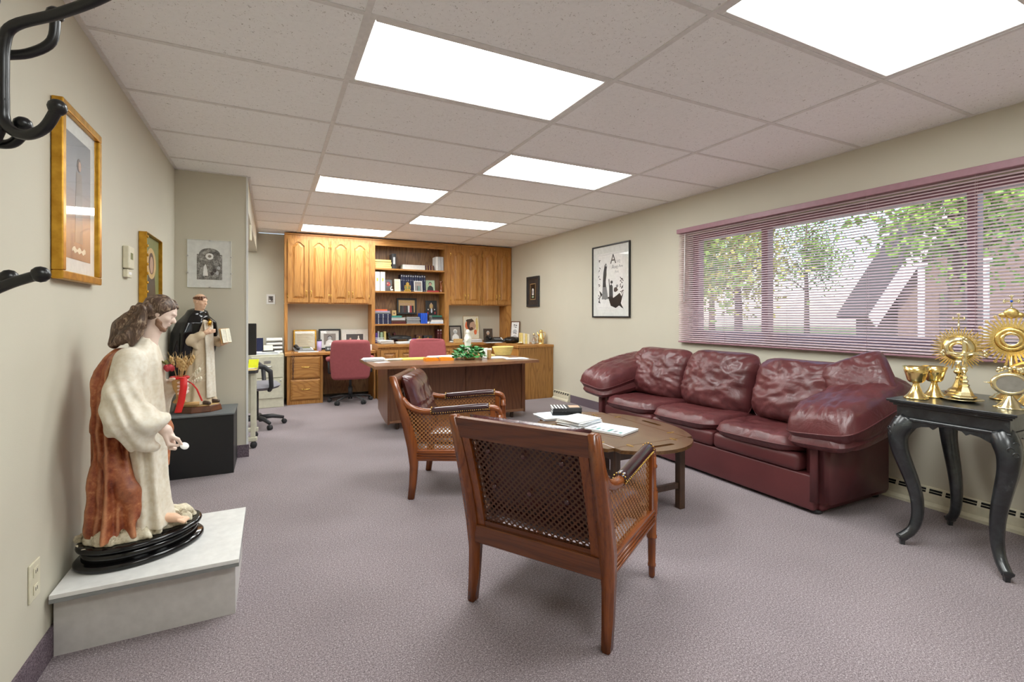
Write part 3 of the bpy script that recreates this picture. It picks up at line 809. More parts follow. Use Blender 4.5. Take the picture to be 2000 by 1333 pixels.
def make_armchair():
    t = thing('cane_armchair', '', 'armchair')
    WB, DP = .300, .293        # half width at the back posts, half depth (floor)
    SEAT = .330
    # back posts: sabre curve, y is forward
    def post(s):
        P = [(-DP, 0), (-DP + .012, .10), (-DP + .020, .22), (-DP + .012, .34), (-DP - .022, .48), (-DP - .070, .64), (-DP - .125, .812)]
        V = []; 
        wd = [.017, .019, .021, .024, .024, .022, .018]
        dp = [.021, .023, .026, .034, .031, .027, .022]
        for (y, z), w, d in zip(P, wd, dp):
            x = s * (WB - .012 * 0)
            V += [(x - w, y - d, z), (x + w, y - d, z), (x + w, y + d, z), (x - w, y + d, z)]
        F = []
        for i in range(len(P) - 1):
            for k in range(4): F.append((i * 4 + k, i * 4 + (k + 1) % 4, i * 4 + 4 + (k + 1) % 4, i * 4 + 4 + k))
        F += [(3, 2, 1, 0), tuple(len(V) - 4 + k for k in range(4))]
        m = MB().add(V, F)
        bm = bmesh.new(); me = m.mesh('x'); bm.from_mesh(me)
        bmesh.ops.bevel(bm, geom=bm.edges[:], offset=.005, segments=2, affect='EDGES')
        me2 = bpy.data.meshes.new('back_leg'); bm.to_mesh(me2); bm.free()
        me2.polygons.foreach_set('use_smooth', [True] * len(me2.polygons))
        return me2
    for s in (-1, 1): link('back_leg', post(s), MT['mahogany'], t)
    # front legs: turned, bamboo rings
    prof = [(.010, 0), (.013, .012), (.0135, .05), (.0165, .052), (.0165, .062), (.0145, .066), (.017, .18), (.021, .185), (.021, .193), (.018, .198), (.020, .29), (.024, .30), (.024, .40), (.020, .405),
            (.023, .412), (.018, .42), (.018, .505), (.022, .51), (.022, .518), (.018, .524), (.018, .56)]
    for s in (-1, 1): MB().lathe([(r * 1.16, z) for r, z in prof], 14, (s * .295, DP, 0)).build('front_leg', MT['mahogany'], t)
    # seat rails with reeding
    def rail(x0, x1, y0, y1):
        b = MB().bb(x0, x1, y0, y1, SEAT - .075, SEAT, bev=.004, seg=1)
        return b
    rr = rail(-WB + .015, WB - .015, -DP - .012, -DP + .020); rr.build('seat_rail', MT['mahogany_x'], t)
    rr = rail(-.275, .275, DP - .016, DP + .018); rr.build('seat_rail', MT['mahogany_x'], t)
    for s in (-1, 1):
        b = rail(s * .282, s * .315, -DP + .03, DP - .02)
        for z in (SEAT - .055, SEAT - .038, SEAT - .021): b.tube([(s * .316, -DP + .035, z), (s * .316, DP - .025, z)], .005, 6)
        b.build('seat_rail', MT['mahogany_y'], t)
    # crest rail and back frame follow the rake
    def by(z):      # y of the back plane at height z
        return np.interp(z, [.22, .34, .48, .64, .812], [-DP + .020, -DP + .012, -DP - .022, -DP - .070, -DP - .125])
    def slab(x0, x1, z0, z1, d0, d1, n=6):
        V = []
        for i in range(n):
            z = z0 + (z1 - z0) * i / (n - 1); y = by(z)
            V += [(x0, y + d0, z), (x1, y + d0, z), (x1, y + d1, z), (x0, y + d1, z)]
        F = [(i * 4 + k, i * 4 + (k + 1) % 4, i * 4 + 4 + (k + 1) % 4, i * 4 + 4 + k) for i in range(n - 1) for k in range(4)]
        F += [(3, 2, 1, 0), tuple(len(V) - 4 + k for k in range(4))]
        return MB().add(V, F)
    slab(-WB + .016, WB - .016, .722, .806, -.018, .016).build('crest_rail', MT['mahogany_x'], t)
    for s in (-1, 1): slab(s * (WB - .062), s * (WB - .026), .328, .721, -.014, .012).build('back_stile', MT['mahogany'], t)
    slab(-WB + .062, WB - .062, .322, .352, -.012, .010).build('back_lower_rail', MT['mahogany_x'], t)
    V, F = cane_mesh(lambda u, v: abs(u) < WB - .058 and .34 < v < .730, -WB + .05, WB - .05, .335, .730)
    MB().add([(u, by(v) - .002, v) for u, v in V], F).build('cane_back', MT['cane_dark'], t, kind='stuff')
    # arms: rail sweeping forward and over the front post
    for s in (-1, 1):
        path = [(s * .300, -DP - .062, .665), (s * .300, -DP - .005, .607), (s * .300, -DP + .10, .578), (s * .300, -DP + .25, .586), (s * .300, -DP + .38, .598), (s * .299, -DP + .50, .606),
                (s * .297, -DP + .55, .602), (s * .296, -DP + .580, .582), (s * .295, DP + .002, .545), (s * .295, DP, .49), (s * .295, DP, .43)]
        P = [Vector(p) for p in path]
        dense = []
        for i in range(len(P) - 1):
            p0, p1, p2, p3 = P[max(0, i - 1)], P[i], P[i + 1], P[min(len(P) - 1, i + 2)]
            for k in range(4):
                u = k / 4
                dense.append(.5 * ((2 * p1) + (-p0 + p2) * u + (2 * p0 - 5 * p1 + 4 * p2 - p3) * u * u + (-p0 + 3 * p1 - 3 * p2 + p3) * u ** 3))
        dense.append(P[-1])
        MB().tube(dense, [.021 if i < 28 else .019 for i in range(len(dense))], 12).build('arm', MT['mahogany_y'], t)
        pad = [p + Vector((0, 0, .004)) for p in dense[9:22]]
        o = MB().tube(pad, [.0255] * len(pad), 14).build('arm_pad', MT['arm_leather'], t)
        nb = MB()
        for p in pad[::1]:
            pass
        L = [pad[0] + (pad[-1] - pad[0]) * 0]
        npts = 30
        for k in range(npts):
            f = k / (npts - 1) * (len(pad) - 1); i = min(int(f), len(pad) - 2); p = pad[i].lerp(pad[i + 1], f - i)
            for sx in (-1, 1): nb.ball((p.x + sx * .0245, p.y, p.z - .010), .0036, 6)
        for p in (pad[0], pad[-1]):
            for k in range(9):
                a = -pi * .15 + pi * 1.3 * k / 8
                nb.ball((p.x + cos(a) * .026, p.y, p.z + sin(a) * .026), .0036, 6)
        nb.build('nailheads', MT['brass'], o)
        # side cane panel with front stile
        MB().bb(s * .300 - .013, s * .300 + .013, DP - .062, DP - .028, SEAT, .59).build('side_stile', MT['mahogany'], t)
        def zt(y): return float(np.interp(y, [-DP - .062, -DP - .005, -DP + .10, -DP + .25, -DP + .38, -DP + .50], [.655, .598, .570, .578, .590, .598]))
        V, F = cane_mesh(lambda u, v: by(v) < u < DP - .05 and SEAT - .004 < v < zt(u), -DP - .06, DP - .05, SEAT - .01, .61)
        MB().add([(s * .300, u, v) for u, v in V], F).build('cane_side', MT['cane'], t, kind='stuff')
    # seat and back cushions
    def cush(name, fn, nu=22, nv=22):
        b = MB()
        b.grid(lambda u, v: fn(u, v, 1), nu, nv); b.grid(lambda u, v: fn(u, v, -1), nu, nv)
        return b.build(name, MT['chair_leather'], t)
    def prof2(u, v, e=5.0):
        return max(0, 1 - abs(2 * u - 1) ** e) ** .5 * max(0, 1 - abs(2 * v - 1) ** e) ** .5
    def seatc(u, v, s):
        p = prof2(u, v); q = noise.noise(Vector((u * 5, v * 5, s))) * .006 * p
        return (-.272 + .544 * u, -DP + .025 + (2 * DP - .045) * v, SEAT + .045 + s * (.047 * p + q * (s > 0)) + .012 * p * (s > 0))
    cush('seat_cushion', seatc)
    def backc(u, v, s):
        p = prof2(u, v); z = SEAT + .070 + .408 * v
        tuft = 0
        for tu in (.2, .5, .8):
            for tv in (.30, .68):
                tuft += .016 * math.exp(-((u - tu) ** 2 / .006 + (v - tv) ** 2 / .006))
        seam = .010 * math.exp(-((v - .5) / .025) ** 2)
        wr = noise.noise(Vector((u * 9, v * 6, 3))) * .008
        return (-.268 + .536 * u, by(z) + .058 + s * (.050 * p) + (s > 0) * (p * .018 - (tuft + seam + wr) * p), z)
    bc = cush('back_cushion', backc, 40, 34)
    btn = MB().ball((0, 0, 0), (.011, .006, .011), 10).mesh('tuft_button')
    for tu in (.2, .5, .8):
        for tv in (.30, .68):
            z = SEAT + .070 + .408 * tv; x = -.268 + .536 * tu
            for dy in (-.008, .094): link('tuft_button', btn, MT['chair_leather'], bc, (x, float(by(z)) + dy, z))
    return t
ch1 = make_armchair()
A1 = atan2(-.852, .524)          # local +y is the facing direction
ch1.location = (.835, .458, 0); ch1.rotation_euler = (0, 0, A1)
ch1['label'] = 'mahogany cane back armchair with its bare cane back outward, beside the coffee table'; ch1['group'] = 'cane armchairs'
ch2 = dup(ch1, (.885, 1.930, 0), atan2(-.887, -.463), 'mahogany cane armchair with oxblood back cushion showing, in front of the walnut desk', 'cane armchairs')

# ---------------------------------------------------------------- oval tray coffee table
t = thing('coffee_table', 'oval butler tray coffee table with brass hinges and hand slots', 'coffee table', (1.710, 1.275, 0))
TZ, hx, hy, ax, ay = .450, .282, .405, .455, .585
def ell(a): return (ax * cos(a) , ay * sin(a))
MB().bb(-hx + .0015, hx - .0015, -hy + .0015, hy - .0015, TZ - .020, TZ, bev=.002, seg=1).build('tray', MT['table_wood'], t)
def flap(side):
    if side in ('e', 'w'):
        a0 = atan2(hy / ay, sqrt(max(0, 1 - (hy / ay) ** 2)))
        pts = [(hx + .0015, -hy), ] + [(max(hx + .002, ax * cos(a)), ay * sin(a)) for a in [(-a0 + 2 * a0 * i / 26) for i in range(27)]] + [(hx + .0015, hy)]
        slot = [(hx + .085 + .016 * cos(a) * (1), .075 * (1 if sin(a) >= 0 else -1) + .016 * sin(a)) for a in [2 * pi * i / 20 for i in range(20)]]
        if side == 'w': pts = [(-x, y) for x, y in pts][::-1]; slot = [(-x, y) for x, y in slot]
    else:
        b0 = atan2(sqrt(max(0, 1 - (hx / ax) ** 2)), hx / ax)
        pts = [(hx, hy + .0015)] + [(ax * cos(a), max(hy + .002, ay * sin(a))) for a in [b0 + (pi - 2 * b0) * i / 26 for i in range(27)]] + [(-hx, hy + .0015)]
        slot = [(.075 * (1 if cos(a) >= 0 else -1) + .016 * cos(a), hy + .085 + .016 * sin(a)) for a in [2 * pi * i / 20 for i in range(20)]]
        if side == 's': pts = [(x, -y) for x, y in pts][::-1]; slot = [(x, -y) for x, y in slot]
    # face with a slot: bridge by bmesh triangle fill
    bm = bmesh.new()
    def ring(P): 
        vs = [bm.verts.new((x, y, TZ)) for x, y in P]
        for i in range(len(vs)): bm.edges.new((vs[i], vs[(i + 1) % len(vs)]))
    ring(pts); ring(slot)
    bmesh.ops.triangle_fill(bm, use_beauty=True, use_dissolve=False, edges=bm.edges[:])
    ex = bmesh.ops.extrude_face_region(bm, geom=bm.faces[:])
    for g in ex['geom']:
        if isinstance(g, bmesh.types.BMVert): g.co.z -= .020
    bmesh.ops.recalc_face_normals(bm, faces=bm.faces[:])
    me = bpy.data.meshes.new('flap'); bm.to_mesh(me); bm.free()
    link('flap', me, MT['table_wood'], t)
for s in 'ewns': flap(s)
HB = MB().prism([(.030 * cos(a), .014 * sin(a)) for a in [2 * pi * i / 14 for i in range(14)]], 0, .0012, 'z').mesh('brass_hinge')
for sx in (-1, 1):
    for yy in (-.27, .27): link('brass_hinge', HB, MT['brass'], t, (sx * hx, yy, TZ))
for sy in (-1, 1):
    for xx in (-.17, .17): link('brass_hinge', HB, MT['brass'], t, (xx, sy * hy, TZ), pi / 2)
for sx in (-1, 1):
    for sy in (-1, 1):
        MB().bb(sx * (hx - .005) - sx * .044, sx * (hx - .005), sy * (hy - .005) - sy * .044, sy * (hy - .005), 0, TZ - .0205, bev=.003, seg=1).build('leg', MT['table_leg'], t)
for sy in (-1, 1):
    MB().bb(-hx + .05, hx - .05, sy * (hy - .03) - .012, sy * (hy - .03) + .012, TZ - .085, TZ - .021).build('apron', MT['table_leg'], t)
    MB().bb(-hx + .049, hx - .049, sy * (hy - .027) - .011, sy * (hy - .027) + .011, .13, .165).build('stretcher', MT['table_leg'], t)
for sx in (-1, 1):
    MB().bb(sx * (hx - .03) - .012, sx * (hx - .03) + .012, -hy + .05, hy - .05, TZ - .085, TZ - .021).build('apron', MT['table_leg'], t)
MB().bb(-.011, .011, -hy + .038, hy - .038, .13, .165).build('stretcher', MT['table_leg'], t)
# ---------------------------------------------------------------- burgundy leather sofa
def fbm(x, y, z, o=3):
    return noise.fractal(Vector((x, y, z)), 1.0, 2.0, o)
def corner(U, V, n=5.0):
    m = max(abs(U), abs(V), 1e-6)
    return (1 - m) + m * (m / (abs(U) ** n + abs(V) ** n) ** (1 / n))
def pillow(w, h, th, xf, seed=0, a=4.0, b=.5, pin=.0, wr=.012, nu=44, nv=40, flat_back=1.0, sag=0, radial=True, bulge=(0, 0)):
    """two sided leather pillow in its own xy plane, seam round the rim, creases running in from the rim"""
    m = MB()
    def pt(u, v, s):
        U, V = 2 * u - 1, 2 * v - 1
        cf = corner(U, V)
        x = w / 2 * U * cf * (1 - pin * (1 - V * V)); y = h / 2 * V * cf * (1 - pin * (1 - U * U))
        p = max(0, 1 - abs(U) ** a) ** b * max(0, 1 - abs(V) ** a) ** b
        rim = max(abs(U), abs(V))
        # creases: ridged noise, stretched away from the rim
        cr = 0
        if s > 0:
            if radial:
                th_ = atan2(V, U)
                cr = (1 - abs(fbm(th_ * 4.2 + seed, rim * 1.2, seed * 1.7))) * .9 * (rim ** 2.2)
            cr += .55 * (1 - abs(fbm(U * 1.7 + seed, V * 2.3 + .6 * U, seed * .37 + 4)) * 1.6)
            cr += .28 * fbm(U * 5 + seed, V * 5, 9.3)
        z = s * th / 2 * p * (1 if s > 0 else flat_back) + s * wr * cr * min(1, p * 1.8) - sag * (1 - U * U) * (1 - V * V)
        z += bulge[0] * U * p + bulge[1] * V * p
        return (x, y, z)
    m.grid(lambda u, v: pt(u, v, 1), nu, nv, xf=xf); m.grid(lambda u, v: pt(u, v, -1), nu, nv, xf=xf)
    return m
def seam(w, h, pin, xf, r=.0045):
    P = []
    N = 16
    for k in range(4):
        for i in range(N):
            t_ = -1 + 2 * i / N
            U, V = [(t_, -1), (1, t_), (-t_, 1), (-1, -t_)][k]
            cf = corner(U, V)
            P.append((w / 2 * U * cf * (1 - pin * (1 - V * V)), h / 2 * V * cf * (1 - pin * (1 - U * U)), 0))
    return MB().tube(P, r, 6, closed=True, xf=xf)
def Mx(loc, rx=0, ry=0, rz=0):
    return Matrix.Translation(loc) @ Matrix.Rotation(rz, 4, 'Z') @ Matrix.Rotation(ry, 4, 'Y') @ Matrix.Rotation(rx, 4, 'X')
so = thing('leather_sofa', 'burgundy leather three seat sofa with pillow arms under the window', 'sofa', (2.97, 1.52, 0))
ox, oy = 2.97, 1.52
def W(x, y, z): return (x - ox, y - oy, z)
SY0, SY1 = .375, 2.650
def sbb(x0, x1, y0, y1, z0, z1, **k): return MB().bb(x0 - ox, x1 - ox, y0 - oy, y1 - oy, z0, z1, **k)
sbb(2.602, 3.33, SY0 + .075, SY1 - .075, .022, .235, bev=.012, seg=3).build('base', MT['sofa_flat'], so)
sbb(3.16, 3.36, SY0 + .02, SY1 - .02, .022, .70, bev=.05, seg=4).build('back_frame', MT['sofa_flat'], so)
for x, y in ((2.66, .47), (2.66, 2.57), (3.28, .47), (3.28, 2.57)):
    MB().lathe([(.03, 0), (.034, .006), (.034, .0225)], 14, W(x, y, 0)).build('foot', MT['rubber'], so)
cr = [SY0 + .155, 1.195, 1.845, SY1 - .155]
for i in range(3):
    y0, y1 = cr[i], cr[i + 1]
    sbb(2.585, 3.20, y0 + .003, y1 - .003, .236, .352, bev=.035, seg=4, smooth=True).build('seat_block', MT['sofa_flat'], so)
    wy = y1 - y0
    xf = Mx(W(2.885, (y0 + y1) / 2, .385), 0, radians(1.5), radians(90))
    c = pillow(wy + .012, .66, .125, xf, seed=i * 3.1 + 1, a=6, b=.42, wr=.014, sag=.006).build('seat_cushion', MT['sofa'], so)
    seam(wy + .012, .66, 0, xf).build('piping', MT['sofa_flat'], c)
# back cushions lean back on the frame
spec = [(.80, .80, .50, 2), (1.545, .72, .54, 6), (2.245, .76, .51, 9)]
for i, (yc_, wy, hh, sd) in enumerate(spec):
    xf = Mx(W(3.085, yc_, .655), radians(90 - 17), 0, radians(-90))
    c = pillow(wy, hh, .29, xf, seed=sd, a=3.2, b=.55, pin=.05, wr=.030, bulge=(0, -.02)).build('back_cushion', MT['sofa'], so)
    seam(wy, hh, .045, xf).build('piping', MT['sofa_flat'], c)
xf = Mx(W(3.05, .43, .775), radians(90 - 24), radians(-24), radians(-70))
pillow(.40, .38, .17, xf, seed=14, a=3.2, b=.55, pin=.05, wr=.012).build('wing_cushion', MT['sofa'], so)
# arms
for s, y_in, y_out in ((-1, SY0 + .15, SY0), (1, SY1 - .15, SY1)):
    b = MB()
    n = 12
    sec = [(y_in, .045), (y_in, .40)] + [(y_in + (y_out - y_in) * (1 - cos(pi / 2 * i / 8)) , .40 + .10 * sin(pi / 2 * i / 8)) for i in range(1, 9)]
    yo = y_out
    prof = [(y_in - oy, .022), (yo - oy, .022), (yo - oy, .47), (yo - oy + (y_in - yo) * .25, .50), (y_in - oy + (yo - y_in) * .2, .50), (y_in - oy, .46)]
    bm = bmesh.new(); mm = MB().prism(prof, 2.598 - ox, 3.33 - ox, 'x').mesh('x'); bm.from_mesh(mm)
    bmesh.ops.bevel(bm, geom=bm.edges[:], offset=.055, segments=5, affect='EDGES')
    me = bpy.data.meshes.new('arm_frame'); bm.to_mesh(me); bm.free(); me.polygons.foreach_set('use_smooth', [True] * len(me.polygons))
    link('arm_frame', me, MT['sofa_flat'], so)
    ym = (y_in + y_out) / 2
    xf = Mx(W(2.905, ym + s * .055, .615), s * radians(7), radians(-14), 0)
    c = pillow(.84, .45, .27, xf, seed=20 + s, a=3.6, b=.5, pin=.02, wr=.026).build('arm_pillow', MT['sofa'], so)
    seam(.84, .45, .02, xf).build('piping', MT['sofa_flat'], c)
    xf = Mx(W(2.90, ym + s * .045, .515), s * radians(4), radians(-10), 0)
    pillow(.78, .42, .15, xf, seed=25 + s, a=3.6, b=.5, wr=.012).build('arm_under_pad', MT['sofa'], so)

# ---------------------------------------------------------------- black cabriole side table
TXc, TYc = 2.915, -.190
st = thing('side_table', 'worn black cabriole leg side table holding the gold vessels', 'table', (TXc, TYc, 0))
hx_, hy_ = .310, .255
ZT = .772
def slabz(dx, z0, z1, name, bev=.003): MB().bb(-hx_ + dx, hx_ - dx, -hy_ + dx, hy_ - dx, z0, z1, bev=bev, seg=2).build(name, MT['worn_black'], st)
slabz(0, ZT - .014, ZT, 'table_top'); slabz(.010, ZT - .022, ZT - .0141, 'top_moulding'); slabz(.022, ZT - .034, ZT - .0221, 'top_moulding')
slabz(.034, .680, ZT - .0341, 'apron'); slabz(.028, .664, .6799, 'bead', .006)
for sx in (-1, 1):
    for sy in (-1, 1):
        d = Vector((sx, sy, 0)).normalized(); c0 = Vector((sx * (hx_ - .072), sy * (hy_ - .072), 0))
        keys = [(.664, .0, .046), (.625, .030, .046), (.575, .048, .040), (.50, .040, .035), (.42, .014, .032), (.33, -.016, .029), (.24, -.036, .026), (.15, -.036, .023), (.085, -.016, .021), (.05, .016, .021), (.034, .038, .020)]
        P = []; R = []
        for i in range(len(keys) - 1):
            for k in range(3):
                u = k / 3; q0, q1, q2, q3 = keys[max(0, i - 1)], keys[i], keys[i + 1], keys[min(len(keys) - 1, i + 2)]
                val = [.5 * ((2 * q1[j]) + (-q0[j] + q2[j]) * u + (2 * q0[j] - 5 * q1[j] + 4 * q2[j] - q3[j]) * u * u + (-q0[j] + 3 * q1[j] - 3 * q2[j] + q3[j]) * u ** 3) for j in range(3)]
                P.append(c0 + d * val[1] + Vector((0, 0, val[0]))); R.append(val[2])
        P.append(c0 + d * keys[-1][1] + Vector((0, 0, keys[-1][0]))); R.append(keys[-1][2])
        lg = MB().tube(P, [r * 1.1 for r in R], 8, smooth=True).build('leg', MT['worn_black'], st)
        f0 = c0 + d * .030
        MB().lathe([(.013, 0), (.015, .022), (.028, .036), (.028, .046)], 4, (f0.x, f0.y, 0), smooth=False).build('foot', MT['worn_black'], lg)
        # carved knee scrolls and skirt brackets
        kb = MB()
        for k in range(7):
            a = k / 6; p = c0 + d * (.050 + .028 * sin(pi * a) + .008) + Vector((0, 0, .655 - .13 * a)) + Vector((-d.y, d.x, 0)) * (.014 * sin(k * 2.2))
            kb.tube([p + Vector((-d.y, d.x, 0)) * (.012 * cos(q)) + Vector((0, 0, .010 * sin(q))) for q in [2 * pi * j / 10 for j in range(10)]], .0035, 5, closed=True)
        kb.build('carved_scrollwork', MT['worn_black'], lg, kind='stuff')
        for ax_, sg in (('x', sx), ('y', sy)):
            pts = [(0, .664), (.19, .664), (.175, .655), (.155, .652), (.14, .636), (.125, .646), (.09, .640), (.05, .620), (.02, .585), (0, .56)]
            if ax_ == 'x':
                pr = [(sx * (hx_ - .05) - sx * u, z) for u, z in pts]
                MB().prism(pr, sy * (hy_ - .036) - sy * .018, sy * (hy_ - .036), 'y').build('skirt_bracket', MT['worn_black'], st)
            else:
                pr = [(sy * (hy_ - .05) - sy * u, z) for u, z in pts]
                MB().prism(pr, sx * (hx_ - .036) - sx * .018, sx * (hx_ - .036), 'x').build('skirt_bracket', MT['worn_black'], st)
# ---------------------------------------------------------------- gold altar vessels
ZT2 = ZT + .0005
def chalice(x, y, h, lab):
    t = thing('chalice', lab, 'chalice', (x, y, ZT2), group='plain gold chalices')
    k = h / .19
    MB().lathe([(.058 * k, 0), (.060 * k, .004), (.056 * k, .010), (.046 * k, .018), (.030 * k, .038), (.019 * k, .062), (.013 * k, .085), (.013 * k, .092)], 28).build('foot', MT['gold'], t)
    MB().ball((0, 0, .091 * k), (.017 * k, .017 * k, .008 * k), 16).build('knop', MT['gold'], t)
    MB().lathe([(.012 * k, .092 * k), (.032 * k, .096 * k), (.042 * k, .108 * k), (.052 * k, .148 * k), (.064 * k, .188 * k), (.0625 * k, .188 * k), (.050 * k, .148 * k), (.040 * k, .110 * k), (.0005, .100 * k)], 32, cap=False).build('cup', MT['gold'], t)
chalice(2.72, -.02, .172, 'wide gold chalice at the table corner next to the sofa arm')
chalice(2.862, -.040, .168, 'gold chalice standing between the other chalice and the small monstrance')
def cross(b, z, s, th=.004, trefoil=True):
    for (dx, dz) in ((0, 1), (0, -1), (1, 0), (-1, 0)):
        L = s * (1 if dz >= 0 else 1.5)
        b.bb(min(0, dx * L) - (.0 if dx else s * .14), max(0, dx * L) + (0 if dx else s * .14), -th / 2, th / 2, z + min(0, dz * L) - (0 if dz else s * .14), z + max(0, dz * L) + (0 if dz else s * .14), bev=.001, seg=1)
        if trefoil and not (dz < 0):
            for q in (-1, 0, 1):
                b.ball((dx * L + (q * s * .22 if dz else dx * s * .1 * (q == 0)), 0, z + dz * L + (q * s * .22 if dx else dz * s * .1 * (q == 0))), (s * .18, th * .7, s * .18), 8)
    return b
def ray_ring(b, zc, r0, r1, n, w, th, wave=0):
    for i in range(n):
        a = 2 * pi * i / n; rr = r1 * (1 if i % 2 else .9)
        ca, sa = cos(a), sin(a); p = (-sa, ca)
        V = []
        for y in (-th, th):
            q = .45
            V += [(ca * r0 + p[0] * w, y, zc + sa * r0 + p[1] * w), (ca * r0 - p[0] * w, y, zc + sa * r0 - p[1] * w), (ca * rr - p[0] * w * q, y * .4, zc + sa * rr - p[1] * w * q), (ca * rr + p[0] * w * q, y * .4, zc + sa * rr + p[1] * w * q)]
        b.add(V, [(0, 1, 2, 3), (7, 6, 5, 4), (0, 4, 5, 1), (1, 5, 6, 2), (2, 6, 7, 3), (3, 7, 4, 0)])
    return b
def disc_ring(zc, prof, n=40):
    """ring of revolution about the y axis, prof (r, y)"""
    return MB().lathe([(r, y) for r, y in prof], n, xf=Matrix.Translation((0, 0, zc)) @ Matrix.Rotation(-pi / 2, 4, 'X'), cap=False)
def monstrance(x, y, lab, k, zc, R, n, big, rz):
    t = thing('monstrance', lab, 'monstrance', (x, y, ZT2), rz)
    MB().lathe([(.075 * k, 0), (.078 * k, .006), (.070 * k, .012), (.062 * k, .016), (.060 * k, .024), (.050 * k, .030), (.046 * k, .038), (.030 * k, .050), (.020 * k, .075), (.013 * k, .095)], 8 if not big else 32, smooth=big).build('foot', MT['gold'], t)
    MB().lathe([(.011 * k, .09), (.016 * k, .10), (.010 * k, .106), (.010 * k, .118), (.022 * k, .128), (.024 * k, .136), (.015 * k, .146), (.010 * k, .152), (.012 * k, .165), (.008 * k, .175), (.010 * k, zc - R * .62)], 20).build('stem', MT['gold'], t)
    rb = ray_ring(MB(), zc, R * .46, R, n, R * (.050 if big else .040), .0035)
    if big:
        for i in range(n // 2):
            a = 2 * pi * (i + .5) / (n // 2)
            rb.tube([(cos(a) * R * .98 + R * .05 * cos(q), 0, zc + sin(a) * R * .98 + R * .05 * sin(q)) for q in [2 * pi * j / 8 for j in range(8)]], .002, 5, closed=True)
    rb.build('sunburst_rays', MT['gold_relief'], t, kind='stuff')
    disc_ring(zc, [(R * .30, -.012), (R * .34, -.018), (R * .42, -.016), (R * .48, -.010), (R * .58 if not big else R * .47, -.004), (R * .55 if not big else R * .45, .006), (R * .40, .012), (R * .30, .012), (R * .30, -.012)]).build('wreath_ring', MT['gold2' if not big else 'gold_relief'], t)
    disc_ring(zc, [(R * .20, -.022), (R * .25, -.026), (R * .32, -.020), (R * .33, -.010), (R * .31, .014), (R * .22, .016), (R * .20, .010), (R * .20, -.022)]).build('luna_rim', MT['gold'], t)
    disc_ring(zc, [(.0005, .0), (R * .205, .0)]).build('luna_glass', MT['glass'], t)
    if not big:
        MB().box((0, 0, zc - R * .70), (.030, .012, .030), bev=.005, seg=2).build('bracket', MT['silver'], t)
    else:
        MB().ball((0, -.004, zc + R * 1.02), (.030, .012, .028), 14).ball((-.03, 0, zc + R * .95), (.02, .008, .014), 10).ball((.03, 0, zc + R * .95), (.02, .008, .014), 10).build('crest_ornament', MT['gold_relief'], t)
    zz = zc + R * (1.0 if not big else 1.15)
    MB().tube([(0, 0, zz - .02), (0, 0, zz + .02)], .005, 8).build('cross_stem', MT['gold2'], t)
    cross(MB(), zz + .045, .022 if not big else .026).build('cross', MT['gold2'], t)
    if big: MB().ball((0, -.004, zz + .045), .006, 8).build('blue_gem', MT['blue'], t)
monstrance(3.010, -.088, 'smaller gold sunburst monstrance with silver wreath, behind the crucifix', .95, .262, .118, 52, False, radians(-76))
monstrance(3.115, -.265, 'larger gold sunburst monstrance with blue gem in its cross', 1.1, .315, .135, 40, True, radians(-72))
# standing crucifix
t = thing('altar_crucifix', 'slim gold standing crucifix with footed base on the side table', 'crucifix', (2.905, -.150, ZT2 + .012), radians(-58))
MB().lathe([(.052, 0), (.050, .006), (.040, .012), (.034, .030), (.024, .052), (.020, .060), (.024, .066), (.014, .074), (.016, .082), (.020, .088), (.011, .098), (.016, .108), (.010, .116)], 6, smooth=False).build('base', MT['gold2'], t)
b = MB().bb(-.008, .008, -.004, .004, .115, .290, bev=.002, seg=1).bb(-.070, .070, -.004, .004, .222, .238, bev=.002, seg=1)
for p in ((-.078, .230), (.078, .230), (0, .298)):
    for q in range(3):
        a = atan2(p[1] - .230, p[0]) + (q - 1) * 1.2; b.ball((p[0] + .010 * cos(a), 0, p[1] + .010 * sin(a)), (.009, .004, .009), 8)
b.build('cross', MT['gold2'], t)
def corpus(X, Y, Z):
    P = (X, Y, Z)
    d = s_ell(P, (0, -.012, .234), (.008, .008, .010))
    d = smin(d, s_chain(P, [(0, -.010, .222), (0, -.011, .190), (0, -.010, .165)], [.010, .008, .008]), .006)
    for sg in (-1, 1):
        d = smin(d, s_chain(P, [(sg * .008, -.010, .219), (sg * .032, -.009, .226), (sg * .058, -.007, .234)], [.005, .004, .003]), .004)
        d = smin(d, s_chain(P, [(sg * .004, -.010, .165), (sg * .005, -.014, .145), (0, -.009, .122)], [.006, .005, .003]), .004)
    return d
link('figure', sdfmesh('figure', corpus, (-.07, -.03, .11), (.07, .004, .25), .0035), MT['gold2'], t)
MB().lathe([(.0005, .003), (.055, .003), (.080, .009), (.084, .012), (.083, .0135), (.058, .0075), (.0005, .006)], 40, (2.845, -.165, ZT2), cap=False).build('paten', MT['gold2'], label='shallow round gilt paten lying under the crucifix', cat='plate')
# oval reliquary on a fluted foot
t = thing('oval_reliquary', 'oval glass fronted silver gilt reliquary on a fluted foot', 'reliquary', (2.80, -.360, ZT2), radians(-68))
b = MB(); n = 32
prof = [(.055, 0), (.056, .004), (.044, .010), (.034, .024), (.018, .045), (.011, .060)]
V = []; F = []
for r, z in prof:
    for k in range(n):
        a = 2 * pi * k / n; rr = r * (1 + .10 * cos(8 * a)); V.append((rr * cos(a), rr * sin(a), z))
for i in range(len(prof) - 1):
    for k in range(n): F.append((i * n + k, i * n + (k + 1) % n, (i + 1) * n + (k + 1) % n, (i + 1) * n + k))
b.add(V, F, True).build('foot', MT['gold2'], t)
def oval(prof, mat, name):
    m = Matrix.Translation((0, 0, .115)) @ Matrix.Diagonal((1.28, 1, 1, 1)) @ Matrix.Rotation(-pi / 2, 4, 'X')
    MB().lathe(prof, 40, xf=m, cap=False).build(name, MT[mat], t)
